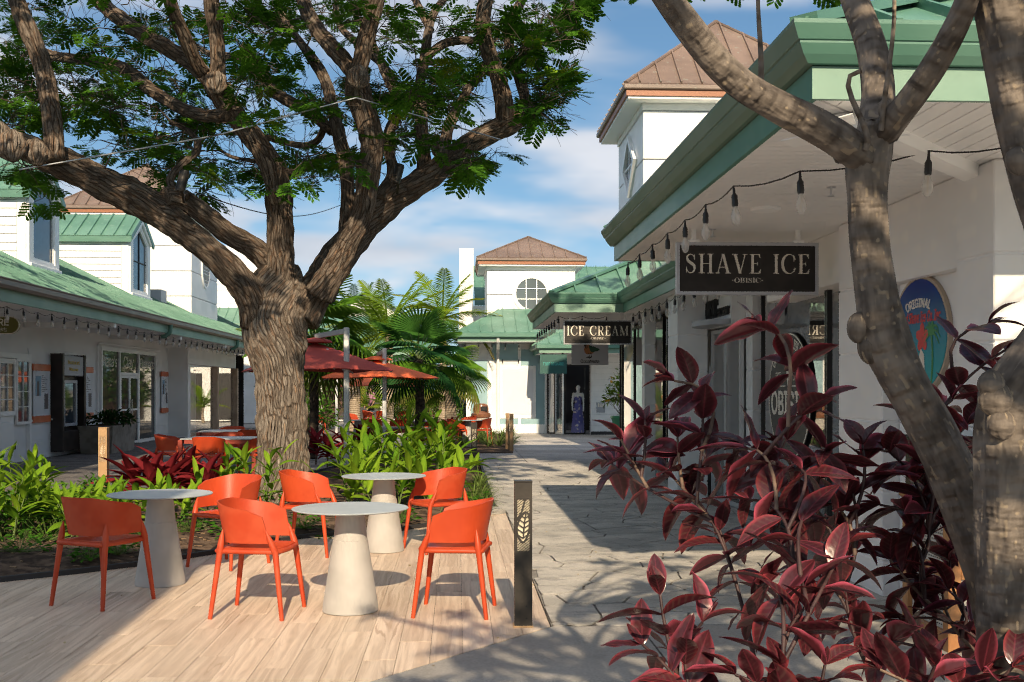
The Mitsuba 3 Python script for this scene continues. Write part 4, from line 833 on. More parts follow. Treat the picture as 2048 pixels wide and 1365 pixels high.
# ---------------------------------------------------------------- string lights
sock = lathe([(0, .0), (.006, 0), (.010, -.05), (.020, -.065), (.021, -.12), (.018, -.135), (0, -.135)], 10)
bulb = lathe([(.012, -.135), (.016, -.15), (.029, -.185), (.031, -.205), (.026, -.235), (.012, -.255), (0, -.26)], 12)
fil = tube([(0, 0, -.14), (.006, 0, -.18), (-.006, 0, -.21), (.004, 0, -.235)], .0025, 5)
pr_s, pr_b, pr_f = proto(sock, 'm_black', 40), proto(bulb, 'm_bulb', True), proto(fil, 'm_filament')
def strand(label, pts, sag=.03, bulbs=True):
    k = thing('string_light', label, 'string lights', 'string lights under the eaves'); cord = []
    for a, b in zip(pts[:-1], pts[1:]):
        a, b = V3(*a), V3(*b)
        for t in np.linspace(0, 1, 5)[:-1]: cord.append(a + (b - a) * t - V3(0, 0, sag * 4 * t * (1 - t)))
    cord.append(V3(*pts[-1])); add(k, 'cord', tube(cord, .005, 5, cap=False), 'm_black')
    rr = random.Random(len(pts))
    for p in pts:
        M = mat4(rotz(rr.random() * 6) @ rotx(rr.gauss(0, .06)), p)
        put(k, 'socket', pr_s, M); put(k, 'bulb', pr_b, M); put(k, 'filament', pr_f, M)
    return k
strand('string of clear bulbs with black sockets along the near right eave', [(3.05, 5.75, 2.90), (2.62, 6.0, 2.90), (2.05, 6.5, 2.88), (1.80, 7.1, 2.90)] + [(1.78, 7.1 + .72 * i, 2.90) for i in range(1, 7)], .03)
strand('string of bulbs along the recessed eave behind the big sign', [(XR + .12, 12.3 + .62 * i, 2.90) for i in range(12)], .05)
strand('string of bulbs round the front and side of the ice cream eave', [(2.75, YR + .75, 2.93), (2.3, YR + .75, 2.93), (1.86, YR + .75, 2.93)] + [(1.84, YR + .75 + .62 * i, 2.9) for i in range(1, 9)], .05)
strand('long string of bulbs along the left shop eave', [(-7.62, 17.0 + .68 * i, 3.0 - .02 * (i % 2)) for i in range(44)], .05)
strand('short string of tiny bulbs under the far shop eave', [(P(930 + i * 27, 0, FY - .6)[0], FY - .6, 3.2) for i in range(6)], .02)
strand('string of tiny bulbs along the far entrance eave', [(pa + .25, YP + .25 + .5 * i, 2.78) for i in range(7)], .02)

# ---------------------------------------------------------------- ceiling fan and fittings under the near soffit
k = thing('ceiling_fan', 'white ceiling fan housing under the near corner soffit', 'ceiling fan'); p = V3(1.95, 5.47, SZ)
add(k, 'motor', lathe([(0, -.20), (.06, -.2), (.075, -.17), (.14, -.15), (.15, -.05), (.12, -.02), (.05, 0.01), (0, .01)], 24, p), 'm_white_trim', smooth=40); add(k, 'cap', lathe([(0, -.235), (.04, -.23), (.055, -.2), (0, -.2)], 16, p), 'm_black', smooth=True)
for a in range(3):
    d = rotz(a * 2 * math.pi / 3 + .1); m = bx(.14, .34, -.055, .055, -.075, -.068, .003); m2 = mv(m, rotx(.2), (0, 0, -.01)); add(k, 'blade', mv(m2, d, p), 'm_white_trim')
for i, (x, y) in enumerate(((2.35, 8.3), (2.6, 10.6))): one('ceiling_light', lathe([(0, -.012), (.1, -.012), (.115, .0), (.115, .012), (0, .012)], 24, (x, y, SZ - .004)), 'm_white_trim', ('flat round ceiling light nearer in the right soffit', 'flat round ceiling light farther in the right soffit')[i], 'ceiling light')
for i, (x, y) in enumerate(((2.55, 7.4), (2.2, 9.4))):
    k = thing('sprinkler', ('small pipe sprinkler nearer under the right soffit', 'small pipe sprinkler farther under the right soffit')[i], 'sprinkler'); add(k, 'rose', lathe([(0, .0), (.03, 0), (.03, .006), (0, .006)], 12, (x, y, SZ)), 'm_steel'); add(k, 'nozzle', lathe([(0, -.06), (.025, -.06), (.025, -.055), (.008, -.05), (.008, 0), (0, 0)], 10, (x, y, SZ)), 'm_steel')
k = thing('pendant_lamp', 'dark bell pendant lamp behind the shopfront glass', 'lamp'); p = V3(4.1, 10.3, 2.9)
add(k, 'cord', tube([p, p - V3(0, 0, .78)], .008, 6), 'm_black'); add(k, 'shade', lathe([(.03, -.75), (.07, -.78), (.08, -.98), (.19, -1.05), (.2, -1.12), (.19, -1.12), (.07, -1.0), (.03, -.77)], 20, p), 'm_black', smooth=50)
# ---------------------------------------------------------------- the big shade tree
from scipy.interpolate import CubicSpline
def barkf(u, v):
    w = mikit.fbm(u * 6 + 3, v * 3.5, 1.0, octaves=3)
    d1, d2, c = mikit.voronoi(u * 20 + w * 1.5, v * 3.2 + w * 1.6)
    e1, e2, c2 = mikit.voronoi(u * 52 + w * 3, v * 9 + w * 2 + 7)
    return mikit.smoothstep(.02, .34, d2 - d1), c, mikit.smoothstep(.0, .3, e2 - e1), c2, w
def barkc(p, n, uv):
    a, c, b, c2, w = barkf(uv.x, uv.y)
    g = mikit.fbm(uv.x * 60, uv.y * 22, 3.0, octaves=3)
    col = mikit.mix((.20, .162, .132), (.31, .265, .225), c)
    col = mikit.mix(col, (.27, .15, .08), mikit.smoothstep(.72, .95, c2) * .55)
    col = mikit.mix((.07, .048, .036), col, a * .72 + .28)
    return mikit.mix(col * 0.62, col, b) * (.75 + .5 * g)
def barkh(p, n, uv):
    a, c, b, c2, w = barkf(uv.x, uv.y)
    return a * (.75 + .5 * c) + b * .35 + mikit.fbm(uv.x * 50, uv.y * 20, 3.0, octaves=2) * .25
prin('m_bark', mikit.proc(barkc), .85, spec=.2, bump=barkh, bscale=.022)
prin('m_limb_bark', mikit.proc(lambda p, n, uv: barkc(p, n, uv) * mi.Color3f(.72, .69, .67)), .85, spec=.2, bump=barkh, bscale=.022)
def smoothbark(p, n, uv):
    g = mikit.fbm(uv.x * 14, uv.y * 40, 1.0, octaves=4); s = mikit.noise(uv.x * 110, uv.y * 75, 5.0); k = mikit.fbm(uv.x * 70, uv.y * 26, 7.0, octaves=3); l = mikit.fbm(uv.x * 9, uv.y * 5, 9.0, octaves=3)
    col = mikit.mix((.060, .049, .042), (.20, .166, .138), mikit.smoothstep(.28, .72, g * .35 + l * .3 + k * .35))
    col = mikit.mix(col, (.33, .26, .18), mikit.smoothstep(.76, .95, s) * .6)
    return col
prin('m_plumeria_bark', mikit.proc(smoothbark), .7, spec=.3, bump=lambda p, n, uv: mikit.fbm(uv.x * 18, uv.y * 75, 1.0, octaves=4) + .5 * mikit.fbm(uv.x * 12, uv.y * 12, 4.0, octaves=3) + .6 * mikit.fbm(uv.x * 80, uv.y * 30, 7.0, octaves=2), bscale=.013)

def spline(pts, step):
    pts = np.asarray(pts, float); L = np.r_[0, np.cumsum(np.linalg.norm(np.diff(pts[:, :3], axis=0), axis=1))]
    t = np.linspace(0, L[-1], max(4, int(L[-1] / step)))
    return CubicSpline(L, pts)(t)
def bark_tube(q, n, amp=.10, seed=0, rough=1.0):
    """a limb whose surface is lumpy and furrowed"""
    v, f, U = tube(q[:, :3], np.maximum(q[:, 3], .004), n, True, True)
    k, m = len(q), n + 1; ax = np.repeat(q[:, :3], m, 0); r = np.repeat(q[:, 3], m)
    d = v[:k * m] - ax; dn = d / np.maximum(np.linalg.norm(d, axis=1, keepdims=True), 1e-9)
    ang = np.tile(np.linspace(0, 2 * np.pi, m), k); ln = U[:k * m, 1]; ln_ = ln
    P3 = np.stack([np.cos(ang) * 1.3 + seed, np.sin(ang) * 1.3, ln * 1.6], 1)
    big = meshkit.fbm(P3 * 1.3, 3, seed) - .5
    fur = np.abs(meshkit.fbm(np.stack([np.cos(ang) * 4.5 + seed * 3, np.sin(ang) * 4.5, ln * 2.2], 1), 3, seed + 5) - .5)
    h = amp * (big * 1.5) * r + .030 * np.minimum(r / .14, 1.5) * (fur * 2.6 - .35) + .016 * np.minimum(r / .14, 1.5) * (np.abs(meshkit.fbm(np.stack([np.cos(ang) * 8 + seed, np.sin(ang) * 8, ln * 5], 1), 2, seed + 9) - .5) * 3 - .5) * rough
    v = v.copy(); v[:k * m] = v[:k * m] + dn * h[:, None]
    return (v, f), U
BT = thing('shade_tree', 'large shade tree with furrowed brown bark and spreading limbs rising from the planting bed', 'tree')
TY = 14.6
def limb(name, pts, dY0=0.0, dY1=0.0, n=20, step=.06, amp=.12, seed=0):
    pts = [(u, v, r) for u, v, r in pts]; k = len(pts); q = []
    for i, (u, v, r) in enumerate(pts):
        Y = TY + dY0 + (dY1 - dY0) * (i / max(k - 1, 1)) ** 1.0
        q.append(np.r_[P(u, v, Y), r / FPX * Y])
    q = spline(q, step); m, U = bark_tube(q, int(n * 1.5), amp, seed)
    add(BT, name, m, 'm_bark' if name == 'trunk' else 'm_limb_bark', smooth=True, uv=U); return q
NODES = []
tr = limb('trunk', [(560, 1060, 72), (562, 1000, 62), (564, 945, 54), (566, 880, 51), (563, 810, 50), (558, 745, 51), (554, 695, 58), (548, 645, 66), (550, 600, 62), (556, 560, 50), (558, 530, 38)], 0, 0, 64, .035, .16, 1)
LM = [
 ('limb', [(522, 650, 38), (492, 578, 33), (440, 522, 28), (372, 464, 29), (290, 407, 34), (200, 363, 32), (112, 322, 31), (50, 296, 27), (0, 278, 26), (-80, 255, 22), (-200, 225, 16)], -.1, -2.4, 30),
 ('limb', [(548, 560, 28), (518, 506, 24), (468, 474, 22), (420, 440, 21), (372, 404, 21), (330, 395, 20)], .05, -1.05, 22),
 ('limb', [(560, 610, 40), (562, 540, 30), (560, 460, 27), (558, 395, 27), (545, 335, 25), (512, 283, 22), (470, 232, 22), (443, 195, 22), (428, 168, 22)], .0, -1.0, 26),
 ('limb', [(430, 172, 19), (436, 120, 16), (430, 55, 16), (420, -20, 15), (412, -120, 13), (420, -220, 9)], -1.0, -1.4, 18),
 ('limb', [(436, 190, 18), (400, 142, 17), (340, 100, 17), (270, 58, 16), (205, 8, 15), (150, -50, 13), (70, -110, 9)], -.95, -.2, 18),
 ('limb', [(408, 148, 13), (385, 110, 14), (368, 70, 14), (345, 18, 14), (328, -40, 13), (300, -140, 9)], -.9, -2.0, 16),
 ('limb', [(452, 230, 14), (415, 232, 13), (375, 222, 13), (300, 178, 13), (250, 140, 14), (180, 122, 12), (108, 112, 10), (40, 70, 7)], -.95, .8, 16),
 ('limb', [(112, 325, 20), (102, 225, 20), (84, 130, 19), (48, 40, 18), (20, -40, 17), (-20, -150, 12)], -1.75, -1.2, 20),
 ('limb', [(598, 640, 40), (630, 585, 38), (668, 527, 35), (712, 472, 33), (762, 420, 29), (824, 376, 26), (893, 325, 23), (962, 275, 22), (1030, 242, 21), (1058, 215, 19)], .1, .9, 30),
 ('limb', [(690, 505, 20), (693, 450, 15), (693, 344, 14), (679, 275, 14), (667, 224, 12), (652, 165, 12), (634, 131, 12), (606, 92, 9), (570, 40, 7), (560, -60, 5)], .35, 1.4, 16),
 ('limb', [(664, 262, 11), (636, 238, 12), (600, 214, 12), (540, 175, 12), (510, 128, 11), (478, 116, 9), (440, 112, 7), (380, 80, 5)], 1.0, 2.0, 14),
 ('limb', [(640, 590, 32), (668, 540, 28), (700, 480, 24), (727, 420, 22), (738, 344, 24), (745, 293, 24), (733, 236, 25), (717, 180, 25), (716, 140, 20)], -.1, -.9, 26),
 ('limb', [(717, 150, 17), (727, 103, 18), (744, 38, 17), (757, -10, 16), (780, -120, 12)], -.9, -1.4, 18),
 ('limb', [(716, 160, 16), (682, 114, 17), (646, 74, 16), (617, 28, 15), (600, -20, 14), (560, -120, 10)], -.9, -.2, 18),
 ('limb', [(760, 400, 15), (775, 370, 12), (786, 344, 12), (774, 290, 12), (792, 236, 11), (800, 200, 11), (782, 172, 10), (768, 138, 10), (750, 100, 8), (735, 40, 6), (745, -40, 4)], .3, 1.6, 14),
 ('limb', [(846, 345, 15), (848, 310, 14), (844, 258, 13), (841, 213, 13), (839, 179, 11), (845, 138, 11), (856, 69, 9), (866, 31, 8), (900, -15, 6), (930, -80, 4)], .6, 1.9, 14),
 ('limb', [(880, 325, 14), (890, 290, 13), (900, 248, 11), (920, 207, 10), (941, 172, 9), (962, 148, 8), (980, 100, 5), (1000, 70, 4)], .65, 2.2, 12),
 ('limb', [(1008, 252, 17), (1010, 220, 20), (1005, 186, 18), (988, 136, 16), (972, 86, 16), (967, 34, 16), (976, -20, 15), (990, -130, 11)], .8, .2, 18),
 ('limb', [(1056, 220, 14), (1052, 205, 12), (1038, 155, 11), (1021, 103, 10), (1019, 52, 10), (1034, 18, 9), (1060, -60, 6)], .9, 1.6, 14),
 ('limb', [(862, 62, 8), (840, 20, 8), (822, -20, 7), (800, -80, 5)], 1.5, 2.0, 10),
 ('limb', [(846, 140, 8), (870, 100, 9), (905, 83, 9), (955, 82, 7), (985, 78, 5)], 1.2, 1.0, 10),
 ('limb', [(790, 160, 7), (765, 130, 8), (720, 90, 8), (685, 60, 7), (672, 10, 6), (690, -40, 4)], 1.2, 2.2, 10),
 ('limb', [(375, 395, 9), (352, 340, 8), (395, 300, 8), (385, 270, 6), (340, 245, 5)], -1.0, -.2, 10),
 ('limb', [(690, 330, 9), (640, 320, 8), (590, 345, 7), (540, 330, 6), (490, 320, 4), (440, 300, 3)], .9, 1.5, 10),
 ('limb', [(648, 250, 7), (620, 290, 7), (560, 282, 6), (505, 270, 5), (450, 268, 4)], 1.1, 2.4, 10)]
for i, (nm, pts, a, b, n) in enumerate(LM):
    q = limb(nm, pts, a, b, n, .045 if n > 16 else .06, .14, 10 + i)
    for j in range(len(q) // 3, len(q), 2): NODES.append(np.r_[q[j, :3], q[j, 3]])
# knots and cut stubs
for u, v, r, dY in ((432, 165, 21, -1.02), (717, 155, 22, -.97), (1000, 185, 16, .72), (560, 388, 26, -.35), (22, 290, 27, -2.3), (70, 305, 22, -2.15), (-5, 268, 22, -2.35), (880, 300, 18, .55)):
    c = P(u, v, TY + dY - r / FPX * TY * .55); rr = r / FPX * TY
    s = trimesh.creation.icosphere(3, 1.0); vv = np.array(s.vertices); vv = vv * (1 + .5 * (meshkit.fbm(vv * 2.2 + u, 4, 3)[:, None] - .5))
    add(BT, 'knot', (vv * rr * [.95, .8, 1.0] + c, np.array(s.faces)), 'm_bark', smooth=True, uv=np.c_[np.arctan2(vv[:, 1], vv[:, 0]) * rr, vv[:, 2] * rr])
# crown: sprays grow from the nearest wood
RT = random.Random(77); NT = np.random.RandomState(77)
clumps = [(60, 60, 80), (180, 60, 70), (30, 190, 60), (90, 215, 45), (160, 190, 60), (235, 160, 60), (200, 240, 50), (300, 285, 55), (250, 235, 50), (372, 312, 50), (440, 352, 45), (530, 335, 55), (420, 240, 45), (505, 250, 55), (605, 322, 45), (640, 200, 40), (570, 150, 50),
          (500, 60, 65), (400, 60, 60), (300, 60, 60), (700, 25, 50), (800, 50, 45), (870, 120, 40), (925, 170, 45), (875, 205, 35), (815, 190, 35), (960, 40, 45), (1000, 110, 30), (1055, 40, 45), (1095, 60, 35), (1085, 150, 40), (1110, 165, 25), (1072, 215, 22), (1080, 110, 30),
          (85, 405, 28), (50, 345, 30), (20, 240, 40), (680, 320, 30), (780, 285, 35), (750, 190, 30), (480, 150, 50), (360, 180, 50), (640, 20, 50), (560, 20, 50), (130, 130, 50), (20, 110, 50), (330, 350, 30), (1040, 90, 30), (890, 60, 40), (1150, 8, 14), (945, 325, 12), (930, 345, 10), (860, 270, 22)]
targets = []
for i in range(440):
    u0, v0, r = clumps[RT.randrange(len(clumps))] if RT.random() < .82 else (RT.uniform(-60, 1080), RT.uniform(-60, 330), 60)
    u, v = u0 + RT.gauss(0, r * .5), v0 + RT.gauss(0, r * .42)
    dy = RT.uniform(-1.6, 3.2) if u < 950 else RT.uniform(-.2, 2.0)
    targets.append((P(u, v, TY + dy), 1))
for i in range(330):   # the part of the crown above the frame, reaching towards the viewer
    a = RT.uniform(0, 2 * math.pi); rr = 7.0 * math.sqrt(RT.random())
    X, Y = -3.4 + 1.05 * rr * math.cos(a), TY - 1.0 + .95 * rr * math.sin(a); z = max(1.57 + 840 / FPX * Y, 5.9) + RT.uniform(0, 1.7) - .012 * rr * rr
    if z < 1.57 + 800 / FPX * Y: continue
    targets.append((W(X, Y, z), 0))
for i in range(420):
    u, v = RT.uniform(-40, 1060), RT.uniform(-20, 620); tgt = P(u, v, TY + RT.uniform(-1.2, 1.2)); t = RT.uniform(3.0, 7.5); c = tgt + unit(SUN) * t
    c = c + NT.randn(3) * .25; Y = c @ FWD
    if c[2] < 1.57 + 815 / FPX * Y or c[2] > 8.6 or Y < 6.5: continue
    cl = meshkit.noise(np.array([c[0] * .8, c[1] * .8, c[2] * .8]), 4)
    if cl < .42: continue
    targets.append((c, 2))
base = np.array(NODES); order = np.argsort([np.min(np.linalg.norm(base[:, :3] - t[0], axis=1)) for t in targets])
nodes = list(base); tw = []; arr = np.zeros((60000, 4)); arr[:len(base)] = base; cntn = len(base); sprays = []
for oi in order:
    t, seen = targets[oi]; d = np.linalg.norm(arr[:cntn, :3] - t, axis=1); j = int(np.argmin(d + 0.25 * (arr[:cntn, 2] > t[2] + .1))); s = arr[j, :3]; L = d[j]
    if L > (7.0 if seen == 2 else 4.5): continue
    r0 = min(arr[j, 3] * .7, .010 + .009 * L); dr_ = unit(t - s)
    side = unit(np.cross(dr_, NT.randn(3))) * L
    k = max(4, int(L / .13)); tt = np.linspace(0, 1, k)[:, None]
    path = s + (t - s) * tt + side * (.16 * np.sin(tt * math.pi) + .05 * np.sin(tt * 9 + NT.rand() * 6)) + V3(0, 0, 1) * L * .10 * np.sin(tt * math.pi)
    rad = r0 + (.0035 - r0) * tt[:, 0] ** .8
    tw.append(tube(path, rad, 5 if r0 < .02 else 7, cap=False))
    st = path[1:]; arr[cntn:cntn + len(st), :3] = st; arr[cntn:cntn + len(st), 3] = rad[1:]; cntn += len(st)
    for q in range(3 if seen == 1 else 0):   # bare side twigs
        b = path[RT.randrange(k // 3, k)]; e = b + NT.randn(3) * [.26, .26, .20]; m_ = (b + e) / 2 + NT.randn(3) * .08
        qq = spline(np.c_[np.array([b, m_, e]), [.006, .005, .003]], .12); tw.append(tube(qq[:, :3], qq[:, 3], 4, cap=False))
        for h_ in (1, 2): e2 = m_ + (e - b) * .35 + NT.randn(3) * .14; tw.append(tube(np.array([m_, (m_ + e2) / 2 + NT.randn(3) * .03, e2]), .0028, 3, cap=False))
    sprays.append((t, dr_, seen)); 
    if L > .8: sprays.append((path[int(k * .7)], dr_, seen))
add(BT, 'twig', cat(tw), 'm_bark_twig' if False else 'm_twig', kind='stuff') if 'm_twig' in scene else (prin('m_twig', speck((.045, .034, .027), (.10, .075, .058), 5), .85), add(BT, 'twig', cat(tw), 'm_twig', smooth=True, kind='stuff'))
def spray_mesh():
    vs, fs = [], []; L = .27
    for i in range(4):
        x = L * (.32 + .22 * i)
        for s in (-1, 1):
            pl = .135 - .012 * i; d = unit(V3(.62, s, -.10 + .1 * RT.random())); nrm_ = V3(0, 0, 1)
            for j in range(5):
                b = V3(x, 0, -.10 * (x / L) ** 2 * L) + d * pl * (.2 + .2 * j)
                for s2 in (-1, 1):
                    e = unit(np.cross(nrm_, d) * s2 * .9 + d * .42 + V3(0, 0, RT.uniform(-.35, .1))); l = .050 * (1 - .07 * abs(j - 3)) * RT.uniform(.9, 1.15); w = unit(np.cross(e, nrm_)) * l * .42
                    k = len(vs) * 1; vs += [b, b + e * l * .55 + w, b + e * l, b + e * l * .55 - w]; fs += [[k, k + 1, k + 2], [k, k + 2, k + 3]]
    return np.array(vs), np.array(fs)
SM = [spray_mesh() for _ in range(3)]
vs, fs, cs, off = [], [], [], 0
for t, d, seen in sprays:
    for q in range(RT.choice((3, 4, 5)) if seen == 1 else 5):
        az = RT.uniform(0, 2 * math.pi); out = unit(V3(math.cos(az), math.sin(az), RT.uniform(-.75, .3)) + d * .5)
        ex = out; ey = unit(np.cross([0, 0, 1], ex) + NT.randn(3) * .25); ez = np.cross(ex, ey); ey = np.cross(ez, ex)
        v, f = SM[RT.randrange(3)]; s = RT.uniform(.75, 1.25)
        vs.append(v[:, :1] * ex * s + v[:, 1:2] * ey * s + v[:, 2:] * ez * s + t); fs.append(f + off); off += len(v)
        g = RT.random(); yel = RT.random() < .05
        c = V3(.058, .155, .016) * (.65 + .9 * g) + (V3(.10, .09, .0) if yel else 0) + V3(.012, .02, 0) * RT.random(); cs.append(np.tile(c, (len(v), 1)))
VC = {'type': 'mesh_attribute', 'name': 'vertex_color'}
scene['m_leaf_vc'] = {'type': 'principledthin', 'base_color': VC, 'roughness': .42, 'diff_trans': .55, 'spec_trans': 0.0, 'eta': 1.4}
print('crown leaflets', off // 4)
kk = number(BT + '__crown'); scene[kk] = mikit.ply((np.vstack(vs), np.vstack(fs)), 'm_leaf_vc', color=np.vstack(cs)); labels[kk] = {'kind': 'stuff'}
# spotlights and guy wires on the limbs
for u, v, dY, lb in ((365, 362, -1.2, 'dark spotlight clamped on the left limb of the shade tree'), (796, 348, .2, 'dark spotlight clamped on the right limb of the shade tree')):
    k = thing('spotlight', lb, 'spotlight'); c = P(u, v, TY + dY - .22)
    add(k, 'housing', mv(lathe([(0, -.13), (.055, -.13), (.06, -.1), (.06, .1), (.05, .13), (.045, .13), (.04, .11), (0, .1)], 16), roty(.25), c), 'm_bronze', smooth=40)
    add(k, 'bracket', bar(c - V3(0, 0, .13), c + V3(-.02, .15, -.24), .03, .02), 'm_bronze')
wp = [P(38, 340, TY - 2.3), P(430, 272, TY - 1.2), P(712, 196, TY - 1.25), P(1002, 280, TY + .55)]
one('guy_cable', cat([tube(wp, .010, 6)]), 'm_steel', 'thin pale cable strung between the limbs of the shade tree', 'cable')
wp2 = [P(390, 385, TY - 1.1), P(480, 415, TY + .5), P(640, 425, TY + 6), P(900, 330, TY + 14)]
one('overhead_wire', tube(spline(np.c_[np.array(wp2), np.full(4, .008)], .5)[:, :3], .008, 5), 'm_black', 'thin dark wire running from the limb into the sky', 'wire')

# ---------------------------------------------------------------- foreground grey trees on the right
GT = thing('smooth_bark_tree', 'leaning grey smooth-barked tree with banded shadows in front of the corner shop', 'tree')
def glimb(T_, name, pts, Y0, Y1, n=26, step=.02, amp=.10, seed=0, mat='m_plumeria_bark'):
    k = len(pts); q = [np.r_[P(u, v, Y0 + (Y1 - Y0) * i / (k - 1)), r / FPX * (Y0 + (Y1 - Y0) * i / (k - 1))] for i, (u, v, r) in enumerate(pts)]
    q = spline(q, step); m, U = bark_tube(q, n, amp, seed, .35); add(T_, name, m, mat, smooth=True, uv=U); return q
GY = 2.3
glimb(GT, 'trunk', [(2190, 2330, 84), (2130, 1790, 74), (2060, 1420, 64), (2008, 1220, 56), (1950, 1050, 52), (1882, 895, 49), (1822, 785, 47), (1778, 695, 48), (1752, 580, 43), (1737, 460, 41), (1733, 380, 41), (1735, 320, 44), (1742, 285, 40), (1752, 250, 32)], GY, GY, 34, .014, .13, 3)
glimb(GT, 'limb', [(1742, 330, 30), (1690, 288, 34), (1602, 236, 33), (1510, 188, 31), (1440, 130, 29), (1382, 60, 29), (1318, -25, 26), (1250, -120, 22), (1190, -240, 16)], GY, GY - .3, 28, .016, .14, 5)
glimb(GT, 'limb', [(1745, 310, 36), (1755, 245, 36), (1757, 178, 34), (1745, 100, 31), (1722, 30, 28), (1690, -50, 25), (1640, -180, 18)], GY, GY + .3, 26, .016, .14, 7)
glimb(GT, 'limb', [(1770, 268, 28), (1802, 225, 27), (1845, 168, 27), (1892, 90, 26), (1926, 20, 24), (1950, -60, 21), (1990, -200, 14)], GY - .02, GY - .3, 24, .016, .14, 9)
for i, pts in enumerate(([(1730, 300, 7), (1716, 225, 6), (1702, 150, 5), (1722, 142, 5)], [(1762, 262, 6), (1776, 150, 5), (1788, 40, 4), (1788, -20, 3)], [(1522, 165, 6), (1520, 80, 5), (1516, 0, 4), (1517, -40, 3)])):
    glimb(GT, 'shoot', pts, GY - .06, GY - .1, 10, .02, .1, 20 + i)
for u, v, r in ((1722, 655, 24), (1775, 215, 16), (1750, 690, 30)):
    c = P(u, v, GY - .03); s = trimesh.creation.icosphere(2, 1.0); vv = np.array(s.vertices); rr = r / FPX * GY
    add(GT, 'knot', (vv * rr * [.9, .8, 1.3] + c + FWD * rr * .85, np.array(s.faces)), 'm_plumeria_bark', smooth=True, uv=np.c_[np.arctan2(vv[:, 1], vv[:, 0]) * rr, vv[:, 2] * rr])
def leaf2(L, w, fold=.25, droop=.2, n=4):
    x = np.linspace(0, 1, n + 1); wd = w * np.sin(np.pi * np.clip(x * .96 + .02, 0, 1) ** .85) * .5; z = -droop * L * x ** 2
    v = np.concatenate([np.stack([x * L, wd, z + fold * wd], 1), np.stack([x * L, 0 * x, z], 1), np.stack([x * L, -wd, z + fold * wd], 1)]); m = n + 1; f = []
    for i in range(n):
        for o in (0, m): f += [[o + i, o + i + m, o + i + m + 1], [o + i, o + i + m + 1, o + i + 1]]
    return v, np.array(f)
def lay(m, base, d, roll=0.0, s=1.0, up=(0, 0, 1)):
    ex = unit(d); ey = np.cross(up, ex); ey = unit(ey if np.linalg.norm(ey) > .05 else np.cross([1, 0, .2], ex)); ez = np.cross(ex, ey)
    ey, ez = ey * math.cos(roll) + ez * math.sin(roll), ez * math.cos(roll) - ey * math.sin(roll)
    return m[0] * s @ np.array([ex, ey, ez]) + base, m[1]
gtop = [P(1190, -240, GY - .3), P(1640, -180, GY + .3), P(1990, -200, GY - .3)]; gl = []; gs = []
for i in range(84):
    Y = RT.uniform(1.5, 3.2); X = RT.uniform(1.4, 4.2); z = 1.57 + 800 / FPX * Y + RT.uniform(.12, 1.3); c = W(X, Y, z); b = min(gtop, key=lambda t: np.linalg.norm(t - c))
    if i >= 40:
        c = V3(RT.uniform(3.1, 4.4), 6.4, RT.uniform(.2, 2.4)) + SUN * RT.uniform(2.9, 4.6)
        if c[2] < 1.57 + 800 / FPX * (c @ FWD) + .1: continue
        b = min(gtop, key=lambda t: np.linalg.norm(t - c))
    q = spline(np.c_[np.array([b, (b + c) / 2 + NT.randn(3) * .08 + V3(0, 0, .1), c]), [.018, .013, .008]], .08)
    if min(1.57 + 790 / FPX * (p[:3] @ FWD) - p[2] for p in q) < .0 and all(p[2] > 1.57 + 790 / FPX * (p[:3] @ FWD) for p in q): gs.append(tube(q[:, :3], q[:, 3], 6))
    for j in range(10): a = j * 2.4; gl.append(lay(leaf2(.19, .07, .15, .25), c, unit(V3(math.cos(a), math.sin(a), RT.uniform(-.1, .8))), RT.uniform(-.4, .4), RT.uniform(.8, 1.3)))
scene['m_green_leaf'] = {'type': 'principledthin', 'base_color': rgb(.05, .12, .02), 'roughness': .35, 'diff_trans': .5, 'eta': 1.45}
if gs: add(GT, 'twig', cat(gs), 'm_twig', smooth=True, kind='stuff')
add(GT, 'crown', cat([m for m in gl if all(p[2] > 1.57 + 795 / FPX * (p @ FWD) for p in m[0])]), 'm_green_leaf', kind='stuff')
GT2 = thing('smooth_bark_tree', 'thick grey knotted trunk cut by the right edge of the view', 'tree')
glimb(GT2, 'trunk', [(2080, 2430, 112), (2062, 1900, 95), (2040, 1400, 78), (2026, 1200, 70), (2016, 1050, 64), (2012, 920, 60), (2020, 820, 66), (2060, 740, 62), (2120, 640, 56), (2110, 480, 52), (2062, 330, 46), (2030, 190, 48), (2008, 60, 50), (1980, -60, 46), (1940, -260, 34)], 2.1, 2.1, 34, .014, .16, 13)
for u, v, r in ((2000, 800, 30), (2010, 850, 26), (1990, 770, 24), (2046, 318, 24)):
    c = P(u, v, 2.03); s = trimesh.creation.icosphere(3, 1.0); vv = np.array(s.vertices); rr = r / FPX * 2.1; vv = vv * (1 + .25 * (meshkit.fbm(vv * 2.5 + u, 3, 3)[:, None] - .5))
    add(GT2, 'knot', (vv * rr * [1.1, .8, 1.2] + c + FWD * rr * .75, np.array(s.faces)), 'm_plumeria_bark', smooth=True, uv=np.c_[np.arctan2(vv[:, 1], vv[:, 0]) * rr, vv[:, 2] * rr])

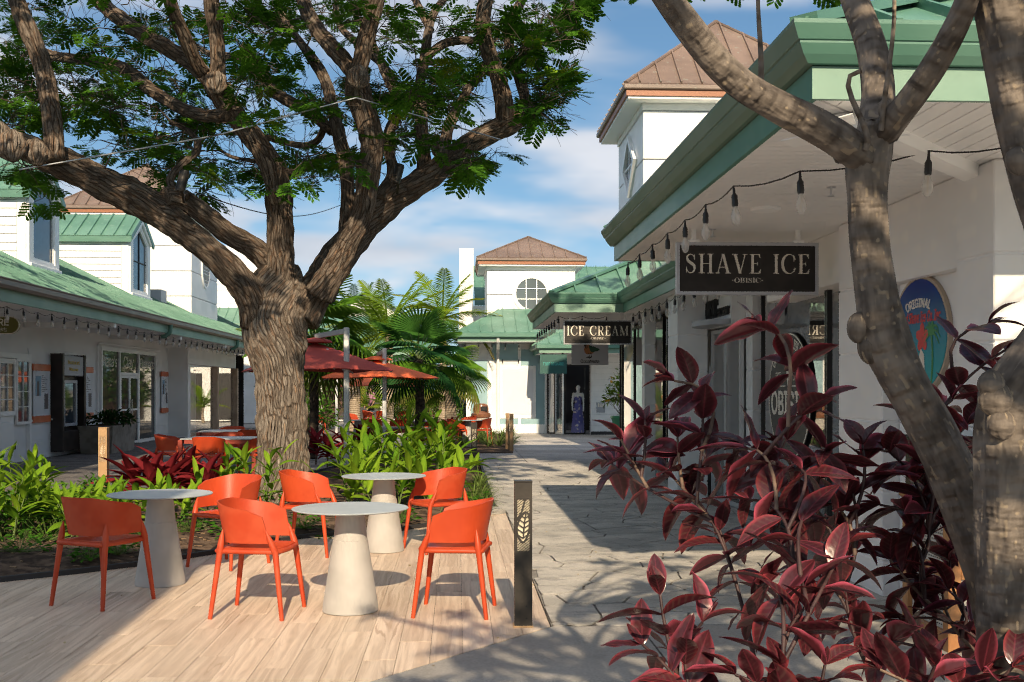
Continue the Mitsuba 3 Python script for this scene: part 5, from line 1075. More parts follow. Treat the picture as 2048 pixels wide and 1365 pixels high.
# the crown of a like tree beside the viewpoint, above the frame: its leaves shade the pavement
GT3 = thing('smooth_bark_tree', 'grey branching tree beside the viewpoint whose leafy top dapples the pavement', 'tree')
root = W(2.9, -.9); hub = W(2.5, -.6, 2.4); seg = []; lv = []
q = spline([np.r_[root, .11], np.r_[W(2.7, -.8, 1.2), .085], np.r_[hub, .075]], .05); m, U = bark_tube(q, 18, .1, 2); add(GT3, 'trunk', m, 'm_plumeria_bark', smooth=True, uv=U)
def grow(p, d, L, r, lev):
    e = p + d * L; mid = (p + e) / 2 + NT.randn(3) * L * .06; q = spline(np.c_[np.array([p, mid, e]), [r, r * .85, r * .7]], .08); seg.append(tube(q[:, :3], q[:, 3], 8))
    if lev == 0:
        for i in range(11):
            a = i * 2.4; dd = unit(V3(math.cos(a), math.sin(a), RT.uniform(-.3, .7)) + d * .3); lv.append(lay(leaf2(.19, .065, .15, .25), e - d * .02 * i * .5, dd, RT.uniform(-.4, .4), RT.uniform(.8, 1.2)))
        return
    for i in range(2 if lev < 3 else 3):
        dd = unit(d + NT.randn(3) * [.62, .62, .25] + V3(0, 0, .06)); grow(e, dd, L * RT.uniform(.7, .95), r * .68, lev - 1)
for dX, dY, dz in ((-.95, .2, .65), (-.75, .8, .6), (-.3, .95, .55), (-.9, -.3, .8), (.2, .6, .8)): grow(hub, unit(dX * RGT + dY * FWD + dz * UPV), .85, .05, 3)
for u, v, t_, r_ in ((1440, 92, 3.0, .036), (1545, 205, 3.3, .05), (1760, 190, 3.1, .034), (1730, 690, 3.0, .026), (1850, 860, 3.3, .055), (1960, 1080, 3.0, .04), (2010, 560, 2.6, .05), (1900, 120, 3.0, .04)):
    S_i = P(u, v, GY if u < 2000 else 2.1) + unit(SUN) * t_; e = S_i + (S_i - hub) * .45 + NT.randn(3) * .15
    q = spline(np.c_[np.array([hub + NT.randn(3) * .05, (hub + S_i) / 2 + NT.randn(3) * .12 + V3(0, 0, .12), S_i, e]), [r_ * 1.15, r_, r_, r_ * .6]], .06); seg.append(tube(q[:, :3], q[:, 3], 10))
    for i in range(9): a = i * 2.4; lv.append(lay(leaf2(.19, .065, .15, .25), e, unit(V3(math.cos(a), math.sin(a), RT.uniform(-.3, .7))), RT.uniform(-.4, .4), RT.uniform(.8, 1.2)))
for i in range(9):
    S_i = P(RT.uniform(1750, 2150), RT.uniform(350, 1500), RT.uniform(2.1, 3.0)) + unit(SUN) * RT.uniform(2.6, 3.8)
    seg.append(tube(spline(np.c_[np.array([hub, (hub + S_i) / 2 + NT.randn(3) * .15, S_i]), [.02, .014, .008]], .1)[:, :3], .012, 5))
    for j in range(10): a = j * 2.4; lv.append(lay(leaf2(.19, .07, .15, .25), S_i, unit(V3(math.cos(a), math.sin(a), RT.uniform(-.4, .7))), RT.uniform(-.4, .4), RT.uniform(.8, 1.3)))
ok = lambda m: np.all([(HV - (HV - (p[2] - 1.57) / max(p @ FWD, .05) * FPX)) > 830 or (p @ FWD) < .6 for p in m[0]])
add(GT3, 'limb', cat([s for s in seg if ok(s)]), 'm_plumeria_bark_plain' if False else 'm_twig', smooth=True, kind='stuff')
scene['m_green_leaf'] = {'type': 'principledthin', 'base_color': rgb(.05, .12, .02), 'roughness': .35, 'diff_trans': .5, 'eta': 1.45}
SU = unit(SUN)
def clears(m):
    c = m[0].mean(0)
    for Y, u0, u1, v0, v1, pr_ in ((2.4, 1100, 1680, 560, 1420, .8), (2.3, 1280, 1960, 0, 1150, .75)):
        h = c - SU * ((Y - c @ FWD) / -(SU @ FWD)); u, v = CU + FPX * (h @ RGT) / Y, HV - FPX * (h[2] - 1.57) / Y
        if u0 < u < u1 and v0 < v < v1 and RT.random() < pr_: return False
    return True
lv = [m for m in lv if clears(m)]
add(GT3, 'crown', cat([s for s in lv if ok(s)]), 'm_green_leaf', kind='stuff')
# ---------------------------------------------------------------- chairs
RC = random.Random(3)
prin('m_chair', speck((.45, .052, .014), (.50, .066, .019), 4), .42, spec=.4, bump=rough_fn(400), bscale=.0004)
prin('m_tabletop', speck((.34, .375, .395), (.39, .42, .44), 3), .38)
prin('m_pedestal', speck((.38, .36, .335), (.44, .415, .39), 5), .7)
def chair_meshes():
    # wrapped back shell: a cone strip whose top edge drops towards the arm tips
    n = 52; A = math.radians(126); th = .011; out = []
    nz = 7
    def ring(u, t, off):
        # u runs from one arm tip (-1) round the back (0) to the other; straight arms in front of a rounded back
        s = abs(u); sg = 1 if u >= 0 else -1; zt = .79 - .092 * max(0, (s - .18) / .82); zb = .513; z = zb + (zt - zb) * t; flare = .042 * (z - zb) / .26
        if s <= .6: ph = s / .6 * math.pi / 2; e = .80; x = (.228 + flare + off) * abs(math.sin(ph)) ** e; y = -(.222 + flare * 1.2 + off) * max(math.cos(ph), 0) ** e
        else: q_ = (s - .6) / .4; x = .228 + flare + off - .006 * q_ * q_; y = q_ * (.155 - .045 * t)
        return [sg * x, y + .005, z]
    phis = np.linspace(-1, 1, n); V = []; F = []
    for off in (0, -th):
        for p in phis:
            for t in np.linspace(0, 1, nz): V.append(ring(p, t, off))
    idx = lambda o, i, j: o * n * nz + i * nz + j
    for i in range(n - 1):
        for j in range(nz - 1):
            a, b, c, d = idx(0, i, j), idx(0, i + 1, j), idx(0, i + 1, j + 1), idx(0, i, j + 1); F += [[a, b, c], [a, c, d]]
            a, b, c, d = idx(1, i, j), idx(1, i + 1, j), idx(1, i + 1, j + 1), idx(1, i, j + 1); F += [[a, c, b], [a, d, c]]
        for j, fl in ((0, 1), (nz - 1, 0)):
            a, b, c, d = idx(0, i, j), idx(0, i + 1, j), idx(1, i + 1, j), idx(1, i, j); F += ([[a, c, b], [a, d, c]] if fl else [[a, b, c], [a, c, d]])
    for i, fl in ((0, 0), (n - 1, 1)):
        for j in range(nz - 1):
            a, b, c, d = idx(0, i, j), idx(0, i, j + 1), idx(1, i, j + 1), idx(1, i, j); F += ([[a, c, b], [a, d, c]] if fl else [[a, b, c], [a, c, d]])
    shell = (np.array(V), np.array(F))
    sq = Polygon(smoothline([(-.215, -.19), (-.13, -.232), (.13, -.232), (.215, -.19), (.225, .1), (.20, .205), (.1, .235), (-.1, .235), (-.20, .205), (-.225, .1), (-.215, -.19)], 4)).buffer(0)
    seat = ext(sq.buffer(-.02), .022); v = seat[0].copy(); v[:, 2] += .456 - .018 * np.exp(-((v[:, 0] / .13) ** 2 + (v[:, 1] / .15) ** 2)); seat = (v, seat[1])
    rail_pts = np.array(sq.buffer(-.012).exterior.coords); rail = tube(np.c_[rail_pts, np.full(len(rail_pts), .456)], .017, 8, cap=False)
    legs = []
    for sx in (-1, 1):
        for sy in (-1, 1):
            fy_ = .135 if sy > 0 else .178; a_, b_, c_ = V3(sx * .246, sy * .252, 0), V3(sx * .214, sy * .196, .452), V3(sx * (.236 if sy > 0 else .205), sy * fy_, .605)
            tl = np.linspace(0, 1, 9)[:, None]; th_ = np.linspace(.12, 1, 7)[:, None]; q = np.vstack([np.c_[a_ + (b_ - a_) * tl, .0145 + .007 * tl], np.c_[b_ + (c_ - b_) * th_, .0215 * (1 - th_ ** 2.2) + .003]]); legs.append(tube(q[:, :3], q[:, 3], 12))
    return shell, seat, rail, legs
sh, se, ra, le = chair_meshes()
CP = [('backrest', proto(sh, 'm_chair', 40)), ('seat', proto(se, 'm_chair', 40)), ('seat_rail', proto(ra, 'm_chair', True))] + [('leg', proto(l, 'm_chair', 50)) for l in le]
prin('m_chair_faded', speck((.47, .068, .024), (.43, .048, .014), 9), .5, spec=.35)
CP2 = [(nm, {**pr, 'bsdf': {'type': 'ref', 'id': 'm_chair_faded'}}) for nm, pr in CP]
def chair(x, y, face, label, group='orange tub chairs', z=.013, s=1.0):
    """face: the direction (x, y) that the sitter looks"""
    k = thing('tub_chair', label, 'chair', group); a = math.atan2(face[1], face[0]) - math.pi / 2
    for nm, pr in (CP2 if RC.random() < .45 else CP): put(k, nm, pr, mat4(rotz(a), (x, y, z), s))
    return k
def wdir(X, Y): d = RGT * X + FWD * Y; return d[:2]
for X, Y, f, lb in ((-2.995, 8.06, (.42, .91), 'orange tub chair with its back to us at the left bistro table, half in shade'),
                    (-2.52, 9.78, (-.45, -.89), 'orange tub chair on the far side of the left bistro table, facing us'),
                    (-1.77, 7.68, (.985, -.12), 'orange tub chair on the left of the nearest bistro table'),
                    (-.40, 7.72, (-.99, .10), 'orange tub chair dappled with leaf shadow on the right of the nearest bistro table'),
                    (-1.93, 10.45, (.985, -.12), 'orange tub chair at the left of the rear bistro table, before the tree trunk'),
                    (-.72, 10.72, (-.85, -.52), 'orange tub chair at the right of the rear bistro table')):
    p = W(X, Y); chair(p[0], p[1], wdir(*f), lb)

# ---------------------------------------------------------------- bistro tables
def ribbed():
    n = 148; zs = [(.0, .190, 0), (.004, .196, 0), (.055, .191, 0), (.075, .188, 1), (.46, .128, 1), (.475, .1255, 0), (.50, .1225, 0), (.502, .118, 0), (.71, .098, 0)]
    prof = []
    for (z0, r0, a), (z1, r1, b) in zip(zs[:-1], zs[1:]):
        for t in np.linspace(0, 1, 5 if z1 - z0 > .1 else 2)[:-1]: prof.append((r0 + (r1 - r0) * t, z0 + (z1 - z0) * t, min(a, b) if t > 0 or a == 0 else a * b or a))
    prof.append((zs[-1][1], zs[-1][0], 0)); ang = np.arange(n) * 2 * np.pi / n; V = []
    for r, z, rb in prof:
        w = np.where(np.arange(n) % 2 == 0, 0., -.003) * rb; V.append(np.stack([(r + w) * np.cos(ang), (r + w) * np.sin(ang), np.full(n, z)], 1))
    V = np.vstack(V); F = []; i0 = np.arange(n); i1 = (i0 + 1) % n
    for k in range(len(prof) - 1): F += [np.stack([k * n + i0, k * n + i1, (k + 1) * n + i1], 1), np.stack([k * n + i0, (k + 1) * n + i1, (k + 1) * n + i0], 1)]
    return V, np.vstack(F)
pr_ped = proto(ribbed(), 'm_pedestal', 25)
pr_top = proto(lathe([(0, .711), (.38, .711), (.405, .716), (.409, .722), (.405, .726), (0, .726)], 72), 'm_tabletop', 30)
def bistro(X, Y, label, group=None, s=1.0):
    k = thing('bistro_table', label, 'table', group); p = W(X, Y, .013)
    put(k, 'pedestal', pr_ped, mat4(t=p, s=s)); put(k, 'table_top', pr_top, mat4(t=p, s=s))
bistro(-1.14, 7.76, 'nearest round grey bistro table on a ribbed cone pedestal')
bistro(-2.82, 8.82, 'left round grey bistro table on a ribbed cone pedestal crossed by a chair shadow')
bistro(-1.24, 10.65, 'rear round grey bistro table standing close to the green plants')

# ---------------------------------------------------------------- bollard lights with leaf cut-outs
prin('m_lightpanel', (.62, .55, .42), .5)
prin('m_sunlit_tan_bronze', (.42, .26, .13), .45)  # the bronze as it looks in sunlight, the light put into its tan
def leafcut():
    w, z0, z1 = .082, .50, .84; pg = sbox(-w / 2, z0, w / 2, z1)
    ribs = []
    mid = smoothline([(.0, z0 + .10), (.006, z0 + .17), (.016, z0 + .24)], 5)
    lf = Polygon(smoothline([(-.012, z0 + .07), (-.038, z0 + .12), (-.030, z0 + .19), (.012, z0 + .25), (.036, z0 + .215), (.034, z0 + .14), (.012, z0 + .075), (-.012, z0 + .07)], 5)).buffer(0)
    holes = []
    st = unary_union([LineString([(-.3, z + -.3 * .8), (.3, z + .3 * .8)]).buffer(.0042) for z in np.arange(z0 - .3, z1 + .3, .0165)])
    holes.append(pg.difference(lf.buffer(.010)).difference(LineString([(.012, z1), (-.012, z0 + .25), (-.05, z0 + .20)]).buffer(.006)).intersection(st))
    vein = unary_union([LineString(mid).buffer(.005)] + [LineString([(x, y), (x + s * .05, y + .035)]).buffer(.0038) for s in (-1, 1) for x, y in zip(np.linspace(-.004, .012, 5), np.linspace(z0 + .085, z0 + .215, 5))])
    holes.append(lf.buffer(-.003).difference(vein))
    return unary_union(holes)
LC = leafcut()
def bollard(p, label, yaw=0.0, h=.96, mat='m_bronze', w=.115):
    k = thing('bollard_light', label, 'bollard', 'bollard lights with leaf cut-outs'); R_ = rotz(yaw); t = V3(*p)
    add(k, 'core', mv(bx(-w / 2 + .012, w / 2 - .012, -w / 2 + .012, w / 2 - .012, .01, h - .02), R_, t), 'm_lightpanel')
    full = sbox(-w / 2, .012, w / 2, h - .012).difference(affinity.translate(LC, 0, h - .96))
    for i in range(4):
        m = frame(ext(full if i != 1 else full, .006), (0, 0, 0), (1, 0, 0), (0, 0, 1)); m = (m[0] + [0, -w / 2 + .006 + (.0 if i % 2 == 0 else .0), 0], m[1])
        if i % 2: m = (m[0] * [(w - .0125) / w, 1, 1], m[1])
        add(k, 'face_plate', mv(mv(m, rotz(i * math.pi / 2)), R_, t), mat)
    add(k, 'cap', mv(bx(-w / 2 - .002, w / 2 + .002, -w / 2 - .002, w / 2 + .002, h - .012, h, .003), R_, t), mat)
    add(k, 'base_plate', mv(bx(-w / 2 - .008, w / 2 + .008, -w / 2 - .008, w / 2 + .008, 0, .012, .002), R_, t), 'm_sunlit_tan_bronze')
    for z in (.06, .14): add(k, 'screw', mv(mv(lathe([(0, -.002), (.006, -.002), (.006, .003), (0, .003)], 8), rotx(math.pi / 2), (.02, -w / 2, z)), R_, t), 'm_black')
g = G(1047, 1259); bollard(g + V3(0, .05, .012), 'near dark bronze bollard light with a leaf cut-out at the deck corner', -.02)
bollard(W(-5.53, 14.9, .1), 'bronze bollard light, tan from sunlight put into its colour, with wheat-like cut-outs among the red plants', .03, mat='m_sunlit_tan_bronze')
p = P(948, 846, 20.6); bollard((p[0], p[1], 0), 'dark bollard light standing at the far end of the green planting', 0)
for u, lb in ((1015, 'left one of two slim tan bollard lights before the far blue wall'), (1023, 'right one of two slim tan bollard lights before the far blue wall')):
    p = P(u, 850, 28.6 if u < 1020 else 28.0); bollard((p[0], p[1], 0), lb, 0, mat='m_sunlit_tan_bronze', w=.095)

# ---------------------------------------------------------------- cantilever umbrellas
prin('m_red_canvas', speck((.38, .055, .045), (.44, .075, .055), 1.5), .8); prin('m_orange_canvas', speck((.70, .135, .045), (.76, .16, .06), 1.5), .8)
def umbrella(c, half, zrim, rise, mat, label, pole, yaw=.25, pole_r=.045):
    k = thing('cantilever_umbrella', label, 'umbrella', 'umbrellas over the far tables'); R_ = rotz(yaw)
    n = 10; pts = []; c = V3(*c)
    def cz(a, b): m = max(abs(a), abs(b)); q = min(abs(a), abs(b)); return zrim + rise * (1 - m) ** .92 - .10 * (1 - (1 - q / max(m, 1e-6)) ** 2 * 1.0) * m * .45
    g_ = np.linspace(-1, 1, 2 * n + 1); V = np.array([[a * half, b * half, cz(a, b)] for b in g_ for a in g_]); m = 2 * n + 1; F = []
    for j in range(m - 1):
        for i in range(m - 1): F += [[j * m + i, j * m + i + 1, (j + 1) * m + i + 1], [j * m + i, (j + 1) * m + i + 1, (j + 1) * m + i]]
    F = np.array(F); V2 = V - [0, 0, .012]; F2 = F[:, ::-1] + len(V)
    add(k, 'canopy', mv((np.vstack([V, V2]), np.vstack([F, F2])), R_, c), mat, smooth=50)
    vent = lathe([(0, .07), (.15, .05), (.3, .0), (.31, -.03), (.29, -.03), (.12, .03), (0, .05)], 16); add(k, 'vent', mv(vent, R_, c + V3(0, 0, zrim + rise + .03)), mat, smooth=40)
    val = []
    for a, b in (((-1, -1), (1, -1)), ((1, -1), (1, 1)), ((1, 1), (-1, 1)), ((-1, 1), (-1, -1))):
        p, q = V3(a[0] * half, a[1] * half, zrim - .03 - .05), V3(b[0] * half, b[1] * half, zrim - .03 - .05)
        val.append(mv(bar(p, q, .008, .07), R_, c))
    hub = c + V3(0, 0, zrim + rise - .25)
    for a in range(8):
        an = a * math.pi / 4; L = half * (1.38 if a % 2 else 1.0) * .97; e = R_ @ V3(math.cos(an) * L, math.sin(an) * L, 0); zz = zrim - .02 - (.045 if a % 2 else 0)
        add(k, 'rib', tube([c + V3(0, 0, zrim + rise - .06), c + e * .5 + V3(0, 0, zrim + rise * .5 - .06), c + e + V3(0, 0, zz)], .014, 6), 'm_alu'); add(k, 'strut', tube([hub, c + e * .5 + V3(0, 0, zrim + rise * .5 - .07)], .011, 6), 'm_alu')
    pole = V3(*pole); top = zrim + rise + .25
    add(k, 'pole', bx(pole[0] - pole_r, pole[0] + pole_r, pole[1] - pole_r, pole[1] + pole_r, 0, top, .01), 'm_alu')
    add(k, 'arm', bar(pole + V3(0, 0, top - .06), c + V3(0, 0, zrim + rise + .12), .07, .09), 'm_alu'); add(k, 'brace', bar(pole + V3(0, 0, zrim - .05), c + (pole - c) * .35 * [1, 1, 0] + V3(0, 0, zrim + rise * .7), .05, .07), 'm_alu')
    add(k, 'base', bx(pole[0] - .4, pole[0] + .4, pole[1] - .4, pole[1] + .4, 0, .09, .02), 'm_dark')
def ground(u, Y): p = P(u, 780, Y); return (p[0], p[1], 0)
umbrella(ground(632, 21), 1.18, 1.97, .50, 'm_red_canvas', 'large dark red cantilever umbrella just behind the tree trunk', ground(693, 20.4), .42, .05)
umbrella(ground(756, 24.2), 1.22, 1.86, .36, 'm_orange_canvas', 'orange umbrella in the middle, partly hidden by the dark red one', ground(769, 24.0), .15)
umbrella(ground(755, 25.6 + 3), .98, 1.70, .30, 'm_orange_canvas', 'lower orange umbrella farther back in the middle', ground(673, 36.5), .1)
umbrella(ground(850, 44), 1.5, 1.9, .5, 'm_orange_canvas', 'distant orange umbrella seen behind the fan palm trunk', ground(905, 45), .3)
umbrella(ground(950, 52), 1.6, 2.0, .5, 'm_orange_canvas', 'farthest orange umbrella beside the white far shop', ground(985, 53), .1)

# ---------------------------------------------------------------- dining tables with framed legs
prin('m_red_frame', (.30, .045, .025), .45)
def dining(p, L, Wd, label, yaw=0.0, frame_mat='m_red_frame'):
    k = thing('dining_table', label, 'table', 'framed dining tables'); R_ = rotz(yaw); p = V3(*p)
    add(k, 'table_top', mv(bx(-L / 2 - .01, L / 2 + .01, -Wd / 2 - .01, Wd / 2 + .01, .715, .738, .006), R_, p), 'm_tabletop')
    for a, b in (((-1, -1), (1, -1)), ((-1, 1), (1, 1))): add(k, 'apron', mv(bx(-L / 2 + .07, L / 2 - .07, a[1] * Wd / 2 - .02, a[1] * Wd / 2 + .02, .65, .713), R_, p), frame_mat)
    for s in (-1, 1): add(k, 'apron', mv(bx(s * L / 2 - .02, s * L / 2 + .02, -Wd / 2 + .07, Wd / 2 - .07, .65, .713), R_, p), frame_mat)
    for s in (-1, 1):
        for t in (-1, 1): add(k, 'leg', mv(bx(s * L / 2 - .035, s * L / 2 + .035, t * Wd / 2 - .035, t * Wd / 2 + .035, 0, .714, .004), R_, p), frame_mat)
d1 = P(448, 780, 19.2); dining((d1[0], d1[1], 0), 1.25, .95, 'red framed dining table with grey top left of the tree trunk', -.03)
d2 = P(478, 780, 22.5); dining((d2[0], d2[1], 0), 1.4, .95, 'red framed dining table behind the first one, left of the trunk', -.03)
GC = 'orange chairs at the far tables'
for (x, y, f, lb) in ((d1[0] - .95, d1[1] + .12, (1, 0), 'orange chair at the left end of the dining table by the arcade'), (d1[0] - .1, d1[1] - .72, (.05, 1), 'orange chair with its back to us at the dining table by the arcade'), (d1[0] + .75, d1[1] - .35, (-.8, .5), 'orange chair at the dining table half hidden by the tree trunk'),
                      (d1[0] - .1, d1[1] + .85, (0, -1), 'orange chair on the far side of the dining table by the arcade'), (d2[0] - .3, d2[1] + .8, (0, -1), 'orange chair behind the second dining table by the arcade'), (d2[0] + .4, d2[1] - .75, (0, 1), 'orange chair before the second dining table, left of the trunk')):
    chair(x, y, f, lb, GC, 0)
fart = [(745, 846, 29.5, (.2, 1), 'far orange chair with its back to us left of the pale umbrella pole'), (800, 843, 29, (-.3, 1), 'far orange chair between the umbrella pole and the fan palm'), (856, 845, 28, (-.9, .2), 'far orange chair just right of the fan palm trunk'),
        (706, 828, 38, (1, .2), 'small far orange chair beside the grey umbrella pole'), (766, 828, 41, (.1, 1), 'small far orange chair before the pale framed table'), (738, 826, 42, (1, 0), 'small far orange chair left of the pale framed table'), (806, 827, 42, (-1, .3), 'small far orange chair right of the pale framed table'), (636, 830, 38, (1, .3), 'small far orange chair just right of the big trunk'),
        (914, 845, 30, (.9, .3), 'far orange chair left of the round table by the far planting'), (964, 845, 30.4, (-.95, .25), 'far orange chair right of the round table by the far planting'), (936, 838, 33, (-.9, -.3), 'far orange chair behind the round table by the far planting'), (885, 850, 27, (-.2, 1), 'far orange chair in front of the small red-leaved plants')]
for u, v, Y, f, lb in fart: p = ground(u, Y); chair(p[0], p[1], f, lb, GC, 0)
p = ground(935, 30); X_, Y_ = p[0] * RGT[0] + p[1] * RGT[1], p[0] * FWD[0] + p[1] * FWD[1]
bistro(X_, Y_, 'far round bistro table near the dark bollard')
p = ground(716, 30.2); X_, Y_ = np.dot(p, RGT), np.dot(p, FWD); bistro(X_, Y_, 'far round bistro table just right of the grey umbrella pole')
p = ground(832, 29.3); X_, Y_ = np.dot(p, RGT), np.dot(p, FWD); bistro(X_, Y_, 'far round bistro table by the fan palm trunk')
prin('m_pale_frame', (.55, .42, .36), .5)
p = ground(767, 43); dining(p, 1.0, .8, 'far pale framed dining table under the orange umbrellas', .1, 'm_pale_frame')
p = ground(790, 24.5); dining(p, 1.6, .9, 'red framed dining table hidden behind the green plants', .1)
for u, Y, f, lb in ((742, 24.8, (1, 0), 'orange chair half buried behind the green plants, left one'), (845, 24.6, (-1, .1), 'orange chair half buried behind the green plants, right one')): p = ground(u, Y); chair(p[0], p[1], f, lb, GC, 0)

# ---------------------------------------------------------------- litter bins
prin('m_bin_brown', speck((.16, .065, .03), (.21, .09, .045), 3), .3, spec=.6); prin('m_aggregate', speck((.36, .33, .29), (.58, .54, .48), 40), .85)
k = thing('litter_bin', 'brown domed litter bin with pale sides at the far shop corner', 'litter bin'); p = ground(962, 36.5); p = V3(*p)
add(k, 'body', mv(lathe([(0, 0), (.27, 0), (.28, .03), (.28, .62), (.27, .65), (0, .65)], 24), t=p), 'm_aggregate', smooth=35); add(k, 'rim', mv(lathe([(.26, .65), (.32, .655), (.325, .76), (.29, .80), (.0, .80)], 28), t=p), 'm_bin_brown', smooth=35)
add(k, 'dome', mv(lathe([(.255, .80), (.25, .95), (.22, 1.07), (.15, 1.11), (0, 1.12)], 28), t=p), 'm_bin_brown', smooth=35); add(k, 'opening', mv(bx(-.02, .2, -.262, -.2, .86, 1.02, .02), t=p), 'm_black')
# near bin: wooden framed box with perforated panels behind the bush
prin('m_bin_wood', speck((.28, .12, .045), (.38, .18, .07), 7), .4); prin('m_perf', (.45, .42, .37), .6)
k = thing('litter_bin', 'brown wood-framed litter bin with pale woven panels against the pier', 'litter bin'); p = W(2.62, 6.55); bw_, bd, bh = .60, .60, 1.05
for sx in (0, 1):
    for sy in (0, 1): add(k, 'post', mv(bx(sx * bw_ - .04, sx * bw_ + .04, sy * bd - .04, sy * bd + .04, 0, bh - .18, .006), t=p), 'm_bin_wood')
for z in (.05, .44, bh - .26):
    for s in (0, 1): add(k, 'rail', mv(bx(.042, bw_ - .042, s * bd - .03, s * bd + .03, z, z + .07, .005), t=p), 'm_bin_wood'); add(k, 'rail', mv(bx(s * bw_ - .03, s * bw_ + .03, .042, bd - .042, z, z + .07, .005), t=p), 'm_bin_wood')
holes = unary_union([sbox(x, z, x + .022, z + .010) for z in np.arange(.14, .76, .022) for x in np.arange(.07 + .014 * (int(z / .022) % 2), bw_ - .09, .030) if not .40 < z < .53])
perf = sbox(.042, .122, bw_ - .042, .76).difference(holes)
add(k, 'woven_panel', mv(frame(ext(perf, .006), (0, .0, 0), SX, SZV), t=p), 'm_perf'); add(k, 'woven_panel', mv(frame(ext(perf, .006), (0, bd, 0), (0, -1, 0), SZV), t=p), 'm_perf')
add(k, 'liner', mv(bx(.05, bw_ - .05, .05, bd - .05, .08, .8), t=p), 'm_dark'); add(k, 'lid', mv(bx(-.06, bw_ + .06, -.06, bd + .06, bh - .18, bh - .12, .015), t=p), 'm_bin_wood')
for s in (0, 1): add(k, 'hood_side', mv(bx(s * bw_ - .03, s * bw_ + .03, -.02, bd + .02, bh - .118, bh + .18, .01), t=p), 'm_black')
add(k, 'hood_top', mv(bx(-.05, bw_ + .05, -.04, bd + .04, bh + .182, bh + .23, .015), t=p), 'm_black')

# ---------------------------------------------------------------- mannequin, visitors, display
def body(joints, bones, res=.03, it=8):
    M = None
    for a, b in bones:
        s = []
        for j in (a, b):
            p, r = joints[j]; i = trimesh.creation.icosphere(2, r); s.append(np.array(i.vertices) + p)
        m = manifold3d.Manifold.hull_points(np.vstack(s)); M = m if M is None else M + m
    M = M.refine_to_length(res); mm = M.to_mesh(); t = trimesh.Trimesh(mm.vert_properties[:, :3], mm.tri_verts, process=True); trimesh.smoothing.filter_taubin(t, iterations=it)
    return tm(t)
def person_parts():
    J = {'head': (V3(0, -.01, 1.60), .095), 'chin': (V3(0, -.06, 1.53), .055), 'neck': (V3(0, .0, 1.45), .055), 'chest': (V3(0, 0, 1.28), .125), 'shl': (V3(-.17, 0, 1.38), .06), 'shr': (V3(.17, 0, 1.38), .06), 'waist': (V3(0, 0, 1.05), .115), 'hip': (V3(0, .01, .92), .13),
         'ell': (V3(-.24, .02, 1.10), .042), 'elr': (V3(.24, .02, 1.10), .042), 'wrl': (V3(-.24, -.09, .87), .030), 'wrr': (V3(.22, -.13, .90), .030), 'hal': (V3(-.235, -.13, .79), .03), 'har': (V3(.21, -.18, .83), .03),
         'hpl': (V3(-.09, .0, .88), .09), 'hpr': (V3(.09, 0, .88), .09), 'knl': (V3(-.10, -.03, .48), .058), 'knr': (V3(.10, .05, .48), .058), 'anl': (V3(-.10, .0, .09), .042), 'anr': (V3(.10, .12, .09), .042), 'tol': (V3(-.11, -.14, .04), .035), 'tor': (V3(.11, -.02, .04), .035)}
    for s, x in (('l', -1), ('r', 1)):
        for i in range(4): b = J['ha' + s][0]; J[f'f{s}{i}'] = (b + V3(-.02 + .014 * i, -.015, -.075 + .008 * abs(i - 1.5)), .0085)
        J[f't{s}'] = (J['ha' + s][0] + V3(-x * .035, -.035, -.03), .010)
    return J
B_TORSO = [('chest', 'shl'), ('chest', 'shr'), ('chest', 'waist'), ('waist', 'hip'), ('neck', 'chest'), ('shl', 'ell'), ('shr', 'elr')]
prin('m_skin', (.42, .24, .16), .5); prin('m_navy', (.012, .014, .022), .8); prin('m_khaki', (.30, .26, .20), .8); prin('m_cap', (.10, .08, .07), .8); prin('m_hair', (.03, .02, .015), .6); prin('m_purple_cloth', speck((.22, .08, .16), (.45, .22, .33), 12), .8); prin('m_yellow_cloth', (.42, .45, .10), .8)
